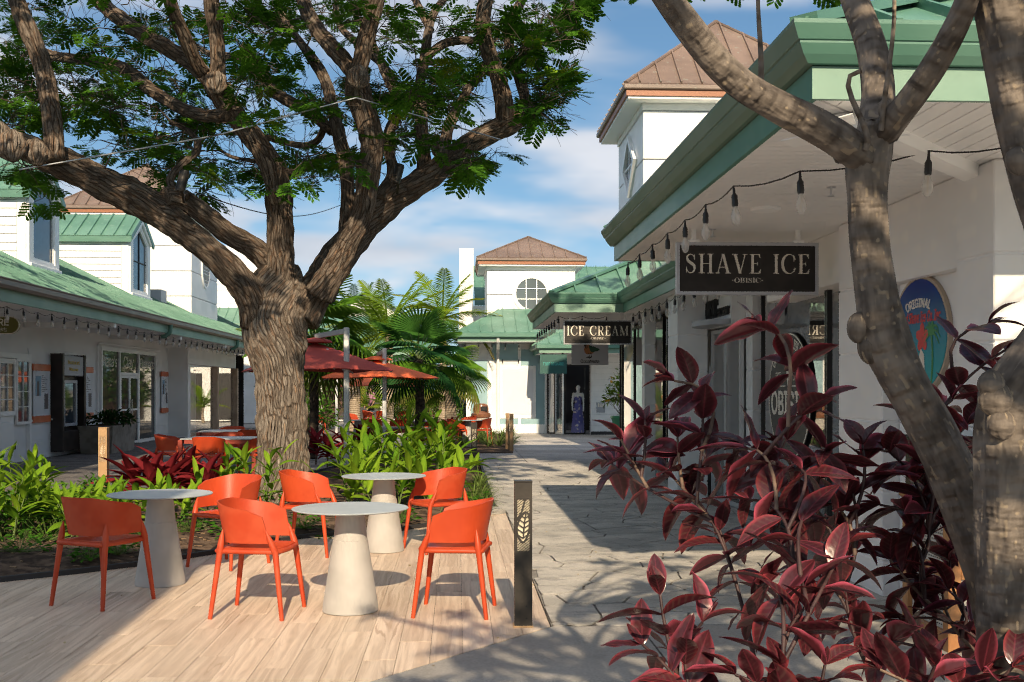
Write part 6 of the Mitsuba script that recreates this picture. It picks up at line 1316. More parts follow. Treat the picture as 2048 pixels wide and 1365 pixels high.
def person(p, yaw, label, top, trousers, cap=True):
    k = thing('person', label, 'person'); J = person_parts(); R_ = rotz(yaw)
    bones = [('head', 'head'), ('head', 'chin'), ('chin', 'neck'), ('neck', 'chest'), ('chest', 'shl'), ('chest', 'shr'), ('shl', 'ell'), ('shr', 'elr'), ('ell', 'wrl'), ('elr', 'wrr'), ('wrl', 'hal'), ('wrr', 'har'), ('chest', 'waist'), ('waist', 'hip'), ('hip', 'hpl'), ('hip', 'hpr'), ('hpl', 'knl'), ('hpr', 'knr'), ('knl', 'anl'), ('knr', 'anr'), ('anl', 'tol'), ('anr', 'tor')]
    for s in 'lr': bones += [('ha' + s, f'f{s}{i}') for i in range(4)] + [('ha' + s, 't' + s)]
    add(k, 'body', mv(body(J, bones, .02, 4), R_, p), 'm_skin', smooth=True)
    g = lambda js, d: {a: (J[a][0], J[a][1] + d) for a in js}
    add(k, 'shirt', mv(body(g(['chest', 'shl', 'shr', 'waist', 'hip', 'ell', 'elr'], .022), [('chest', 'shl'), ('chest', 'shr'), ('chest', 'waist'), ('waist', 'hip'), ('shl', 'ell'), ('shr', 'elr')], .03, 5), R_, p), top, smooth=True)
    add(k, 'trousers', mv(body(g(['hip', 'hpl', 'hpr', 'knl', 'knr'], .018), [('hip', 'hpl'), ('hip', 'hpr'), ('hpl', 'knl'), ('hpr', 'knr')], .03, 5), R_, p), trousers, smooth=True)
    if cap: add(k, 'cap', mv(cat([mv(lathe([(.0, .115), (.06, .105), (.1, .06), (.106, .02), (.1, .02), (0, .09)], 16), t=(0, -.01, 1.60)), bx(-.07, .07, -.2, -.09, 1.62, 1.632, .004)]), R_, p), 'm_cap', smooth=40)
    else: add(k, 'hair', mv(lathe([(0, .12), (.07, .105), (.105, .04), (.1, -.06), (.07, -.1), (.09, .03), (0, .1)], 16), R_, V3(*p) + R_ @ V3(0, .02, 1.6)), 'm_hair', smooth=True)
    for s in (-1, 1): add(k, 'eye', mv(mv(tm(trimesh.creation.icosphere(1, .012)), t=(s * .035, -.098, 1.595)), R_, p), 'm_black')
    add(k, 'nose', mv(mv(tm(trimesh.creation.icosphere(1, .016)), t=(0, -.108, 1.565)), R_, p), 'm_skin', smooth=True)
p = P(671, 780, 46); person((p[0], p[1], 0), .3, 'far visitor in a cap and dark shirt right of the palm trunk', 'm_navy', 'm_khaki')
p = P(741, 780, 50); person((p[0], p[1], 0), -.6, 'far visitor in a purple patterned top beneath the orange umbrellas', 'm_purple_cloth', 'm_navy', cap=False)
def dressc(p, n, uv):
    d1, d2, c = mikit.voronoi(p.x * 9 + p.y * 5, p.z * 7)
    return mikit.mix((.10, .10, .34), (.55, .48, .46), mikit.smoothstep(.30, .18, d1) * mikit.smoothstep(.35, .5, c))
prin('m_dress', mikit.proc(dressc), .7)
k = thing('mannequin', 'white mannequin in a long blue patterned dress inside the shop window', 'mannequin'); p = P(1156, 780, FY - .35); p = V3(p[0], p[1], .03)
JM = {'head': (V3(0, 0, 1.62), .08), 'neck': (V3(0, 0, 1.48), .045), 'chest': (V3(0, 0, 1.30), .105), 'shl': (V3(-.15, 0, 1.39), .05), 'shr': (V3(.15, 0, 1.39), .05), 'ell': (V3(-.2, .03, 1.12), .036), 'elr': (V3(.2, .0, 1.10), .036), 'wrl': (V3(-.2, -.05, .9), .025), 'wrr': (V3(.18, -.06, .88), .025), 'hal': (V3(-.2, -.07, .82), .022), 'har': (V3(.17, -.08, .80), .022), 'waist': (V3(0, 0, 1.08), .09)}
add(k, 'figure', mv(body(JM, [('head', 'head'), ('head', 'neck'), ('neck', 'chest'), ('chest', 'shl'), ('chest', 'shr'), ('shl', 'ell'), ('shr', 'elr'), ('ell', 'wrl'), ('elr', 'wrr'), ('wrl', 'hal'), ('wrr', 'har'), ('chest', 'waist')], .03, 5), t=p), 'm_white_trim', smooth=True)
add(k, 'dress', mv(lathe([(.11, 1.3), (.135, 1.25), (.11, 1.08), (.16, .9), (.2, .5), (.26, .04), (.24, .04), (.1, 1.05)], 24), t=p), 'm_dress', smooth=40)
# stone planter by the left shop
prin('m_planter', speck((.17, .15, .125), (.25, .22, .19), 6), .9, bump=rough_fn(60), bscale=.004)
k = thing('stone_planter', 'long rough concrete planter by the left shop windows', 'planter'); p = P(213, 0, 26.2)
q_ = V3(-8.9, 27.9, 0); x0, x1, y0, y1 = -9.25, -8.4, 27.3, 29.3
outer = hull([(x0, y0, .68), (x1, y0, .68), (x0, y1, .68), (x1, y1, .68), (x0 + .06, y0 + .06, 0), (x1 - .06, y0 + .06, 0), (x0 + .06, y1 - .06, 0), (x1 - .06, y1 - .06, 0)])
add(k, 'tub', outer, 'm_planter'); add(k, 'soil', bx(x0 + .08, x1 - .08, y0 + .08, y1 - .08, .66, .69), 'm_soil')
# green pot near the restroom wall
k = thing('plant_pot', 'big glossy green plant pot at the white boarded wall', 'plant pot'); prin('m_pot', (.03, .20, .09), .25, spec=.7); POT = P(1248, 0, 35.5); POT = V3(POT[0], POT[1], 0)
add(k, 'pot', mv(lathe([(0, 0), (.24, 0), (.33, .3), (.40, .62), (.44, .66), (.44, .72), (.40, .72), (.36, .62), (0, .6)], 28), t=POT), 'm_pot', smooth=40)
# ---------------------------------------------------------------- planting
RP = random.Random(21); NP_ = np.random.RandomState(21)
def blade(L, w, n=7, droop=.3, fold=.22, wave=.0, tipx=.9, base=.25, twist=0.0, across=2, quilt=0.0):
    """a leaf along +x with 2*across strips; returns v, f, uv"""
    x = np.linspace(0, 1, n + 1); wd = .5 * w * np.clip(np.sin(np.pi * np.clip(x, 0, 1) ** tipx), 0, 1) ** .8; wd[0] = w * .04; wd[-1] = 0.0005
    ang = -droop * x * 1.6; dx = np.cos(ang); dz = np.sin(ang); X = np.r_[0, np.cumsum((dx[1:] + dx[:-1]) / 2)] / n * L; Z = np.r_[0, np.cumsum((dz[1:] + dz[:-1]) / 2)] / n * L
    V, U = [], []
    for i in range(n + 1):
        for j in range(-across, across + 1):
            s = j / across; t = twist * x[i]; y = s * wd[i]; z = abs(s) * fold * wd[i] + wave * L * math.sin(x[i] * 14 + s * 2) * abs(s) * .5 + quilt * L * math.sin(x[i] * 44 - abs(s) * 5) * (abs(s) * (1 - abs(s)) * 4) 
            yy, zz = y * math.cos(t) - z * math.sin(t), y * math.sin(t) + z * math.cos(t)
            V.append([X[i] - zz * math.sin(-ang[i]) * 0, yy, Z[i] + zz]); U.append([x[i], s])
    m = 2 * across + 1; F = []
    for i in range(n):
        for j in range(m - 1): a = i * m + j; F += [[a, a + m, a + m + 1], [a, a + m + 1, a + 1]]
    return np.array(V), np.array(F), np.array(U)
def aim(d, roll=0.0, up=(0, 0, 1)):
    ex = unit(d); ey = np.cross(up, ex); ey = unit(ey) if np.linalg.norm(ey) > .05 else unit(np.cross([1, .3, 0], ex)); ez = np.cross(ex, ey)
    return np.stack([ex, ey * math.cos(roll) + ez * math.sin(roll), ez * math.cos(roll) - ey * math.sin(roll)], 1)

# --- the red shrubs in the foreground
def redleaf(p, n, uv):
    k = dr.floor(uv.x); x = uv.x - k; s = dr.abs(uv.y); r = mikit.cell_rand(k, 2.0); r2 = mikit.cell_rand(k, 5.0)
    vein = dr.abs(dr.sin(x * 25 - s * 4.2)); g = mikit.fbm(p.x * 30, p.y * 30, p.z * 30, octaves=3)
    dark = mikit.mix((.024, .006, .011), (.080, .015, .020), r); body_ = mikit.mix(dark, (.12, .092, .066), mikit.smoothstep(.7, 1.0, vein) * .22 * r2)
    edge = mikit.smoothstep(.55, 1.0, s + g * .25 - .12)
    c = mikit.mix(body_, mikit.mix((.46, .08, .13), (.28, .03, .028), r2), edge * (.15 + .8 * r * r))
    return mikit.mix(c, (.34, .05, .08), mikit.smoothstep(.88, 1.0, 1 - s) * .25)
scene['m_red_leaf'] = {'type': 'principledthin', 'base_color': mikit.proc(redleaf), 'roughness': .20, 'diff_trans': .35, 'eta': 1.5}
scene['m_red_leaf'] = {'type': 'blendbsdf', 'weight': .5, 'a': scene['m_red_leaf'], 'b': {'type': 'twosided', 'bsdf': {'type': 'principled', 'base_color': scene['m_red_leaf']['base_color'], 'roughness': .28, 'specular': .8, 'clearcoat': .6, 'clearcoat_gloss': .8}}}
RLEAF = []
for i in range(10):
    v, f, u = blade(1.0, RP.uniform(.38, .50), 14, RP.uniform(.0, .6), RP.uniform(.12, .55), RP.uniform(.0, .035), .86, twist=RP.uniform(-.5, .5), across=4, quilt=.010); u = u.copy(); u[:, 0] = u[:, 0] * .998 + i + .001
    RLEAF.append(proto((v, f), 'm_red_leaf', True, u))
prin('m_stem', speck((.085, .055, .045), (.19, .125, .09), 30), .7)
prin('m_dark_stem', speck((.030, .014, .016), (.07, .035, .034), 30), .6)
WH = [(1520, 648, 2.6), (1588, 735, 2.6), (1640, 805, 2.5), (1348, 762, 2.7), (1405, 806, 2.7), (1290, 842, 2.8), (1242, 880, 2.8), (1330, 935, 2.8), (1385, 990, 2.7), (1216, 922, 2.9), (1480, 900, 2.6), (1550, 885, 2.6), (1500, 1000, 2.5), (1440, 1062, 2.6),
      (1590, 940, 2.5), (1655, 905, 2.5), (1725, 890, 2.5), (1700, 965, 2.4), (1620, 1030, 2.4), (1760, 1010, 2.4), (1560, 1090, 2.4), (1680, 1110, 2.3), (1830, 965, 2.4), (1880, 1045, 2.3), (1780, 1120, 2.3), (1320, 1190, 2.2), (1405, 1245, 2.2), (1285, 1290, 2.2), (1370, 1330, 2.15), (1470, 1350, 2.1),
      (1525, 1170, 2.35), (1610, 1215, 2.2), (1705, 1230, 2.2), (1800, 1240, 2.1), (1885, 1190, 2.2), (1650, 1330, 2.1), (1760, 1340, 2.1), (1870, 1330, 2.05), (1950, 1255, 2.1), (1975, 650, 2.3), (2012, 700, 2.25), (1905, 800, 2.4), (1935, 850, 2.4), (1965, 1345, 2.05), (2025, 1335, 2.0), (1565, 1345, 2.1), (1905, 905, 2.4), (1845, 885, 2.5), (1780, 905, 2.5), (1425, 905, 2.75), (1355, 875, 2.75),
      (1640, 1000, 2.7), (1730, 1060, 2.7), (1560, 1010, 2.75), (1820, 1080, 2.7), (1690, 1170, 2.6), (1600, 1130, 2.65), (1900, 1120, 2.6), (1990, 1180, 2.5), (1480, 950, 2.8), (1850, 1160, 2.5), (1740, 1280, 2.4), (1960, 960, 2.6), (1660, 1420, 2.0), (1850, 1430, 2.0), (1400, 1430, 2.1), (1520, 1430, 2.05)]
LBL = ['dark burgundy-leaved shrub reaching farthest left over the stone walkway', 'dark burgundy-leaved shrub in the middle, its top sprig before the shave ice sign', 'dark burgundy-leaved shrub at the right round the grey trunks']
SHR = [thing('burgundy_shrub', l, 'shrub', 'burgundy shrubs in the foreground') for l in LBL]
roots = [P(1640, 2281, 2.35), P(1730, 2281, 2.3), P(1900, 2281, 2.2)]
snodes = {0: [], 1: [], 2: []}
for u, v, Y in sorted(WH, key=lambda w: -w[1] / w[2]):
    Y = max(Y, 2.62) if u > 1690 and v < 1270 else Y
    g = 0 if u < 1460 else 1 if u < 1740 else 2; k = SHR[g]; c = P(u, v, Y); best = None
    for nd in snodes[g]:
        d = np.linalg.norm(nd - c)
        if nd[2] < c[2] - .10 and d < .42 and (best is None or d < best[0]): best = (d, nd)
    if best is None:
        b = roots[g] + V3(NP_.uniform(-.22, .22), NP_.uniform(-.15, .15), 0); mid = b * .42 + c * .58 + V3(0, 0, .16 if g == 0 else .05) + NP_.randn(3) * .03 - (c - b) * [.16, .16, 0]; r0 = .0085
    else:
        b = best[1]; mid = (b + c) / 2 + NP_.randn(3) * .02 + V3(0, 0, .02) - (c - b) * [.12, .12, 0]; r0 = .005
    q = spline(np.c_[np.array([b, mid, c]), [r0, r0 * .75, .003]], .03); add(k, 'stem', tube(q[:, :3], q[:, 3], 7, cap=False), 'm_stem' if RP.random() < .3 else 'm_dark_stem', smooth=True)
    snodes[g] += [p[:3] for p in q[len(q) // 3:-3:2]]
    ax = unit(q[-1, :3] - q[-4, :3]); s1 = unit(np.cross(ax, NP_.randn(3))); s2 = np.cross(ax, s1); a0 = RP.random() * 6; acc = 0
    for lev, (ang, sc, back) in enumerate(((.25, .5, 0), (.6, .85, .012), (.95, 1.1, .035), (1.2, 1.15, .075), (1.35, 1.05, .13), (1.45, .95, .19))):
        if lev >= 4 and (RP.random() < .35 or back > .8 * np.linalg.norm(c - b)): continue
        p0 = q[max(0, len(q) - 1 - int(back / .03)), :3]
        for h in (0, math.pi):
            a = a0 + h + lev * math.pi / 2 + RP.uniform(-.35, .35); an = ang + RP.uniform(-.25, .25); d = ax * math.cos(an) + (s1 * math.cos(a) + s2 * math.sin(a)) * math.sin(an); d = d + V3(0, 0, -.06 * lev)
            put(k, 'leaf', RLEAF[RP.randrange(10)], mat4(aim(d, RP.uniform(-.55, .55)), p0, (.108 if v < 1150 else .112) * sc * RP.uniform(.78, 1.18)))

# --- green leafy plants in the bed
def vcol(v, f, uvs, c0, c1, mid):
    s = np.abs(uvs[:, 1:]); x = uvs[:, :1]; c = np.asarray(c0) * (1 - x) + np.asarray(c1) * x; c = c * (1 - np.clip(1 - s * 4, 0, 1)) + np.asarray(mid) * np.clip(1 - s * 4, 0, 1)
    c = c * (.86 + .14 * np.cos(uvs[:, :1] * 3 + s * 22)); return c
GL = []
for i in range(8):
    v, f, u = blade(1.0, RP.uniform(.19, .26), 8, RP.uniform(.15, .75), RP.uniform(.15, .5), RP.uniform(0, .012), .80, twist=RP.uniform(-.4, .4), across=2)
    t = i / 7; c0 = V3(.075, .19, .016) * (1 - t) + V3(.20, .32, .025) * t; GL.append(mikit.ply((v, f), 'm_leaf_vc', smooth=True, color=vcol(v, f, u, c0, c0 * 1.1 + V3(.012, .012, 0), c0 * 1.25 + V3(.03, .04, 0))))
scene['m_leaf_vc'] = {'type': 'principledthin', 'base_color': VC, 'roughness': .36, 'diff_trans': .5, 'spec_trans': 0.0, 'eta': 1.45}
scene['m_greenstem'] = {'type': 'principled', 'base_color': rgb(.10, .15, .035), 'roughness': .5}
def ginger(x, y, h, label, group, ns, tone=(0, 7), Ls=(.24, .36), spread=.34):
    k = thing('ginger_plant', label, 'plant', group); z0 = float(bedz(np.array([[x]]), np.array([[y]]))[0, 0]) - .02; stems = []
    for i in range(ns):
        a = RP.random() * 6.28; l = RP.uniform(.35, 1) * spread; hh = h * RP.uniform(.7, 1.05); b = V3(x + math.cos(a) * .06, y + math.sin(a) * .06, z0); tip = V3(x + math.cos(a) * l, y + math.sin(a) * l, z0 + hh)
        q = spline(np.array([b, (b + tip) / 2 + V3(0, 0, hh * .12), tip]), .06); stems.append(tube(q, np.linspace(.008, .004, len(q)), 5, cap=False)); ax = unit(tip - b); s1 = unit(np.cross(ax, NP_.randn(3)))
        nl = RP.choice((6, 7, 8)); 
        for j in range(nl):
            t = .30 + .70 * (j + .5) / nl; p = q[min(len(q) - 1, int(t * len(q)))]; s = s1 * (1 if j % 2 else -1) + np.cross(ax, s1) * RP.uniform(-.45, .45)
            an = 1.25 - .75 * t + RP.uniform(-.15, .15); d = ax * math.cos(an) + s * math.sin(an)
            put(k, 'leaf', GL[RP.randint(*tone)], mat4(aim(d, RP.uniform(-.5, .5)), p, RP.uniform(*Ls)))
    add(k, 'stem', cat(stems), 'm_greenstem', smooth=True)
camY = lambda x, y: FWD[0] * x + FWD[1] * y
camX = lambda x, y: RGT[0] * x + RGT[1] * y
trunk_c = W((558 - CU) / FPX * TY, TY)[:2]
front_line = LineString(bf)
for iy, Y in enumerate((10.5, 11.0, 11.6, 12.3, 13.1)):
    X = -7.6 + RP.random() * .3
    while X < -2.75:
        p = W(X + RP.uniform(-.12, .12), Y + RP.uniform(-.15, .15)); d = front_line.distance(Point(p[0], p[1])); X += .52
        if not bed_pg.contains(Point(p[0], p[1])) or d < (1.0 if X > -3.4 else .8): continue
        if np.hypot(*(p[:2] - trunk_c)) < .75: continue
        if iy == 4 and X > -5.0: continue
        lowc = 205 < CU + FPX * X / Y < 470
        ginger(p[0], p[1], RP.uniform(.26, .38) if lowc else RP.uniform(.5, .7) if iy < 3 else RP.uniform(.6, .8), 'green lance-leaved plant in the bed on the left behind the left bistro table', 'green plants in the left half of the bed', 5, (1, 7), (.24, .34), .34)
for iy, Y in enumerate((12.9, 13.5, 14.2, 15.0, 15.9, 16.9, 18.0, 19.6, 21.4)):
    X = -2.05 + RP.random() * .2
    while X < .2:
        p = W(X + RP.uniform(-.1, .1) - .0, Y + RP.uniform(-.2, .2)); d = bed_pg.exterior.distance(Point(p[0], p[1])); X += .46 + .02 * iy
        if not bed_pg.contains(Point(p[0], p[1])) or d < .34: continue
        if np.hypot(*(p[:2] - trunk_c)) < .85: continue
        tall = .60 + .35 * min(1, max(0, (Y - 12.9) / 2.2)); edge = p[0] > -.25
        ginger(p[0], p[1], tall * RP.uniform(.75, 1.05) * (.72 if edge else 1), 'tall green lance-leaved plant in the bed right of the big trunk', 'tall green plants right of the trunk', 3, (0, 6) if RP.random() < .7 else (4, 8 - 1), (.30, .44), .38)
# --- low ground-cover plants at the bed front
SLV = [mikit.ply((v, f), 'm_leaf_vc', smooth=True, color=vcol(v, f, u, c, c * 1.2, c * 1.3)) for v, f, u, c in [(*blade(1, .55, 4, .3, .2, 0, .9, across=1), V3(*c)) for c in ((.05, .15, .015), (.09, .19, .02), (.035, .10, .012))]]
def lowplant(p, r, label, n=46):
    k = thing('ground_cover_plant', label, 'plant', 'small round-leaved plants on the soil'); z = float(bedz(np.array([[p[0]]]), np.array([[p[1]]]))[0, 0]); vs, fs, cs, o = [], [], [], 0; st = []
    for i in range(n):
        a = RP.random() * 6.28; d = r * math.sqrt(RP.random()); b = V3(p[0] + math.cos(a) * d, p[1] + math.sin(a) * d, z + RP.uniform(.03, .05 + r * .75 * (1 - d / r * .6)))
        m = blade(1, .55, 4, .35, .2, 0, .9, across=1); R_ = aim(V3(math.cos(a + RP.uniform(-1, 1)), math.sin(a), RP.uniform(-.1, .6)), RP.uniform(-.5, .5)); s = RP.uniform(.05, .085)
        vs.append(m[0] * s @ R_.T + b); fs.append(m[1] + o); o += len(m[0]); c = V3(.05, .145, .015) * RP.uniform(.7, 1.5); cs.append(np.tile(c, (len(m[0]), 1))); st.append(tube([V3(p[0], p[1], z), b], .002, 3, cap=False))
    kk = number(k + '__foliage'); scene[kk] = mikit.ply((np.vstack(vs), np.vstack(fs)), 'm_leaf_vc', smooth=True, color=np.vstack(cs)); labels[kk] = {'kind': 'stuff'}
    add(k, 'stem', cat(st), 'm_greenstem')
for u, v, r in ((40, 1110, .28), (95, 1085, .35), (10, 1075, .3), (150, 1070, .3), (180, 1118, .16), (235, 1108, .15), (300, 1090, .2), (470, 1072, .22), (540, 1005, .25), (600, 1010, .22), (610, 1055, .2), (655, 1060, .14), (800, 1040, .2), (930, 1010, .2), (955, 1000, .2), (470, 1040, .2), (380, 1070, .2)):
    g = G(u, v + 8, .05); lowplant(g, r, 'small round-leaved ground cover on the dark soil at the bed front', int(40 + r * 120))
# --- red cordyline rosettes
TL = []
for i in range(5):
    v, f, u = blade(1.0, RP.uniform(.20, .26), 8, RP.uniform(.2, .8), RP.uniform(.3, .6), 0, .72, twist=RP.uniform(-.3, .3), across=2); c = V3(.20, .022, .028) * (.55 + .2 * i); TL.append(mikit.ply((v, f), 'm_leaf_vc', smooth=True, color=vcol(v, f, u, c, c * 1.15, c * 1.5)))
def rosette(p, L, n, label, h=.25, z=None):
    k = thing('cordyline', label, 'plant', 'red cordylines'); p = V3(*p); add(k, 'stem', tube([p, p + V3(0, 0, h * .6), p + V3(0, 0, h)], .018, 6), 'm_stem', smooth=True)
    for i in range(n):
        t = i / n; a = i * 2.4 + RP.uniform(-.3, .3); el = .25 + 1.0 * t + RP.uniform(-.15, .15); d = V3(math.cos(a) * math.cos(el), math.sin(a) * math.cos(el), math.sin(el)); put(k, 'leaf', TL[RP.randrange(5)], mat4(aim(d, RP.uniform(-.3, .3)), p + V3(0, 0, h * (.4 + .6 * t)), L * RP.uniform(.75, 1.1)))
for u, Y, L, lb in ((268, 14.6, .46, 'red cordyline left of the row, next to the tan bollard'), (300, 14.2, .42, 'low red cordyline in front of the tan bollard group'), (335, 14.4, .50, 'tall red cordyline in the middle of the group behind the left table'), (372, 14.8, .44, 'red cordyline right of the tall one behind the left table'), (412, 14.3, .42, 'red cordyline nearest the arcade dining table'), (436, 14.8, .40, 'rightmost red cordyline before the arcade dining table')):
    p = W((u - CU) / FPX * Y, Y, .08); rosette(p, L * 1.25, 19, lb, .34)
for u, Y, lb in ((655, 22, 'red cordyline just right of the big trunk'), (690, 22.5, 'red cordyline by the foot of the grey umbrella pole'), (632, 23, 'red cordyline partly hidden by the big trunk'), (722, 23.5, 'red cordyline right of the grey umbrella pole'), (880, 30.5, 'far red cordyline beside the pale palm trunk'), (905, 31.5, 'farthest red cordyline before the white far shop'), (862, 31, 'far red cordyline left of the pale palm trunk'), (1283, 34, 'red cordyline beside the glossy green pot')):
    p = W((u - CU) / FPX * Y, Y, .0); rosette(p, .55, 18, lb, .45)
# --- palms
def fan_leaf(r, nseg=26, spread=2.45, droop=.35, split=.55):
    V, F = [], []
    for i in range(nseg):
        a = (i / (nseg - 1) - .5) * spread * 1.25; da = spread * 1.25 / nseg * .5; pz = .018 * r
        for kx, (t, wsc) in enumerate(((.02, 1), (split * .6, 1), (split, 1.0), (.80, .55), (1.0, .06))):
            rr = r * t * (1 - .10 * abs(a)); z = -droop * r * max(0, t - .45) ** 2 * (1.6 if t > split else 1) - (.15 * r * max(0, t - .8)) * RP.uniform(.3, 1.2)
            for s, zz in ((-1, -pz), (0, pz), (1, -pz)): an = a + s * da * wsc; V.append([rr * math.cos(an), rr * math.sin(an), z + zz * t])
        b = i * 15
        for kx in range(4):
            for s in (0, 1): q0 = b + kx * 3 + s; F += [[q0, q0 + 3, q0 + 4], [q0, q0 + 4, q0 + 1]]
    return np.array(V), np.array(F)
def fmesh(m, c, tipc, r):
    d = np.linalg.norm(m[0], axis=1) / r; t = np.clip(d - .75, 0, .3)[:, None] / .3; return mikit.ply(m, 'm_leaf_vc', color=V3(*c) * (1 - t) + V3(*tipc) * t)
FAN = [fmesh(fan_leaf(1.0, 26, 2.5, d, .55), c, t, 1.0) for d, c, t in ((.2, (.06, .17, .03), (.10, .21, .025)), (.4, (.03, .11, .035), (.05, .13, .02)), (.6, (.09, .21, .02), (.18, .26, .04)), (.9, (.085, .16, .015), (.30, .24, .09)), (1.2, (.05, .11, .02), (.36, .28, .14)))]
def ringbark(p, n, uv):
    r = mikit.smoothstep(.3, .6, dr.abs(dr.sin(uv.y * 42 + mikit.noise(uv.x * 8, uv.y * 8) * 2))); g = mikit.fbm(p.x * 30, p.y * 30, p.z * 14, octaves=3)
    return mikit.mix((.20, .14, .09), (.42, .34, .25), r) * (.55 + .8 * g)
prin('m_palm_trunk', mikit.proc(ringbark), .85, bump=lambda p, n, uv: dr.abs(dr.sin(uv.y * 42 + mikit.noise(uv.x * 8, uv.y * 8) * 2)), bscale=.015)
prin('m_dark_trunk', speck((.03, .022, .018), (.10, .075, .055), 16), .9, bump=rough_fn(22), bscale=.04)
def palm_trunk(k, p, top, r, mat):
    p, top = V3(*p), V3(*top); q = spline(np.c_[np.array([p, (p + top) / 2 + V3(.05, .02, 0), top]), [r * 1.25, r, r * .95]], .12); m, f, U = tube(q[:, :3], q[:, 3], 14, True, True); add(k, 'trunk', (m, f), mat, smooth=True, uv=U)
def fan_palm(p, zc, r, n, label, tr=.10, mat='m_dark_trunk', kinds=(0, 0, 1, 1, 2, 1), lean=(0, 0), pet=.75, elo=(-.35, 1.35)):
    k = thing('fan_palm', label, 'palm tree', 'fan palms'); p = V3(*p); top = p + V3(lean[0], lean[1], zc); palm_trunk(k, p, top, tr, mat)
    for i in range(n):
        t = (i + .5) / n; el = elo[1] + (elo[0] - elo[1]) * t ** .9; a = i * 2.3999 + RP.uniform(-.2, .2); d = V3(math.cos(a) * math.cos(el), math.sin(a) * math.cos(el), math.sin(el)); L = pet * RP.uniform(.8, 1.1); s = top + V3(0, 0, -.15 * t); e = s + d * L - V3(0, 0, .10 * L * (1 - abs(math.sin(el)))); 
        put_mesh = tube(spline(np.array([s, (s + e) / 2 + V3(0, 0, .03), e]), .1), .013, 5); add(k, 'petiole', put_mesh, 'm_greenstem')
        d2 = unit(d + V3(0, 0, -.35 - .4 * t)); put(k, 'frond', FAN[kinds[min(len(kinds) - 1, int(t * len(kinds)))]], mat4(aim(d2, RP.uniform(-.35, .35)), e - d * .02, r * RP.uniform(.85, 1.1)))
p = ground(836, 26.5); fan_palm(p, 2.3, .86, 22, 'big dark green fan palm with a dark trunk in the centre of the plaza', .115, pet=.72)
p = ground(624, 25); fan_palm(p, 2.75, 1.1, 20, 'fan palm half hidden behind the big trunk', .10, kinds=(2, 2, 2, 0, 2, 3), pet=.75)
p = ground(898, 33); fan_palm(p, 2.0, .85, 14, 'fan palm with a pale trunk and drying lower fronds', .17, 'm_palm_trunk', kinds=(2, 2, 2, 3), pet=.6, elo=(-.15, 1.2))
p = ground(838, 34); fan_palm(p, 1.6, .7, 11, 'short fan palm with a knobbly pale trunk behind the tables', .13, 'm_palm_trunk', kinds=(2, 2, 3), pet=.5, elo=(-.1, 1.3))
def pinnate(L, n=34, droop=.7, w=.42, leafw=.03):
    V, F = [], []; x = np.linspace(0, 1, n); 
    for i in range(n):
        t = .12 + .88 * x[i]; X = L * t * (1 - .12 * droop * t); Z = -droop * L * t ** 2.2 * .55; l = w * L * .5 * math.sin(math.pi * min(1, t * .92 + .06)) ** .6 + .02
        for s in (-1, 1):
            d = unit(V3(.62, s, -.35 - .4 * RP.random())); b = V3(X, 0, Z); e = b + d * l; m = b + d * l * .5 + V3(0, 0, .02 * L); wv = V3(leafw * L * .5, 0, 0); k = len(V); V += [b - wv * .4, b + wv * .4, m + wv * .6, m - wv * .6, e]; F += [[k, k + 1, k + 2], [k, k + 2, k + 3], [k + 3, k + 2, k + 4]]
    sp = np.array([[L * t * (1 - .12 * droop * t), 0, -droop * L * t ** 2.2 * .55] for t in np.linspace(0, 1, 9)]); tb = tube(sp, np.linspace(.018, .004, 9) * L, 4, cap=False); F = np.vstack([np.array(F), tb[1] + len(V)]); return np.vstack([np.array(V), tb[0]]), F
PIN = []
for d, c, t in ((.5, (.13, .22, .018), (.2, .26, .025)), (.8, (.17, .24, .022), (.28, .28, .04)), (1.1, (.11, .19, .018), (.22, .17, .04)), (.35, (.03, .075, .02), (.04, .09, .02))): PIN.append(fmesh(pinnate(1.0, droop=d), c, t, 1.0))
def feather_palm(p, zc, L, n, label, tr=.13, kinds=(0, 0, 1, 1, 2), elo=(-.5, 1.35), mat='m_palm_trunk', cat_='palm tree', group='feather palms'):
    k = thing('feather_palm', label, cat_, group); p = V3(*p); top = p + V3(0, 0, zc); palm_trunk(k, p, top, tr, mat)
    for i in range(n):
        t = (i + .5) / n; el = elo[1] + (elo[0] - elo[1]) * t; a = i * 2.3999 + RP.uniform(-.2, .2); d = V3(math.cos(a) * math.cos(el), math.sin(a) * math.cos(el), math.sin(el)); put(k, 'frond', PIN[kinds[min(len(kinds) - 1, int(t * len(kinds)))]], mat4(aim(d, RP.uniform(-.4, .4)), top, L * RP.uniform(.85, 1.1)))
for u, Y, v, L, n, kd, lb, tr in ((776, 37, 668, 2.5, 22, (0, 0, 1, 1, 2), 'yellow-green feather palm rising in the middle behind the umbrellas', .14), (884, 39, 640, 2.1, 18, (0, 1, 1, 2), 'feather palm with golden fronds behind the big fan palm', .14), (707, 40, 700, 1.5, 15, (0, 1, 2), 'feather palm with a ringed trunk left of the orange umbrellas', .19),
                                  (708, 62, 640, 2.4, 18, (3, 3, 3, 0), 'dark distant palm above the pavilion roof', .16), (742, 64, 640, 2.2, 14, (3, 0, 3), 'second dark distant palm above the pavilion roof', .16), (930, 47, 690, 1.6, 12, (0, 3, 1), 'palm squeezed between the fan palm and the white shop wall', .13), (572, 34, 700, 1.5, 12, (0, 1), 'feather palm hidden behind the big trunk with a ringed grey stem', .17),
                                  (1345, 75, 600, 2.5, 12, (0, 1), 'palm far behind the ice cream shop', .16)):
    g = ground(u, Y); feather_palm(g, 1.57 + (HV - v) / FPX * Y, L, n, lb, tr, kd)
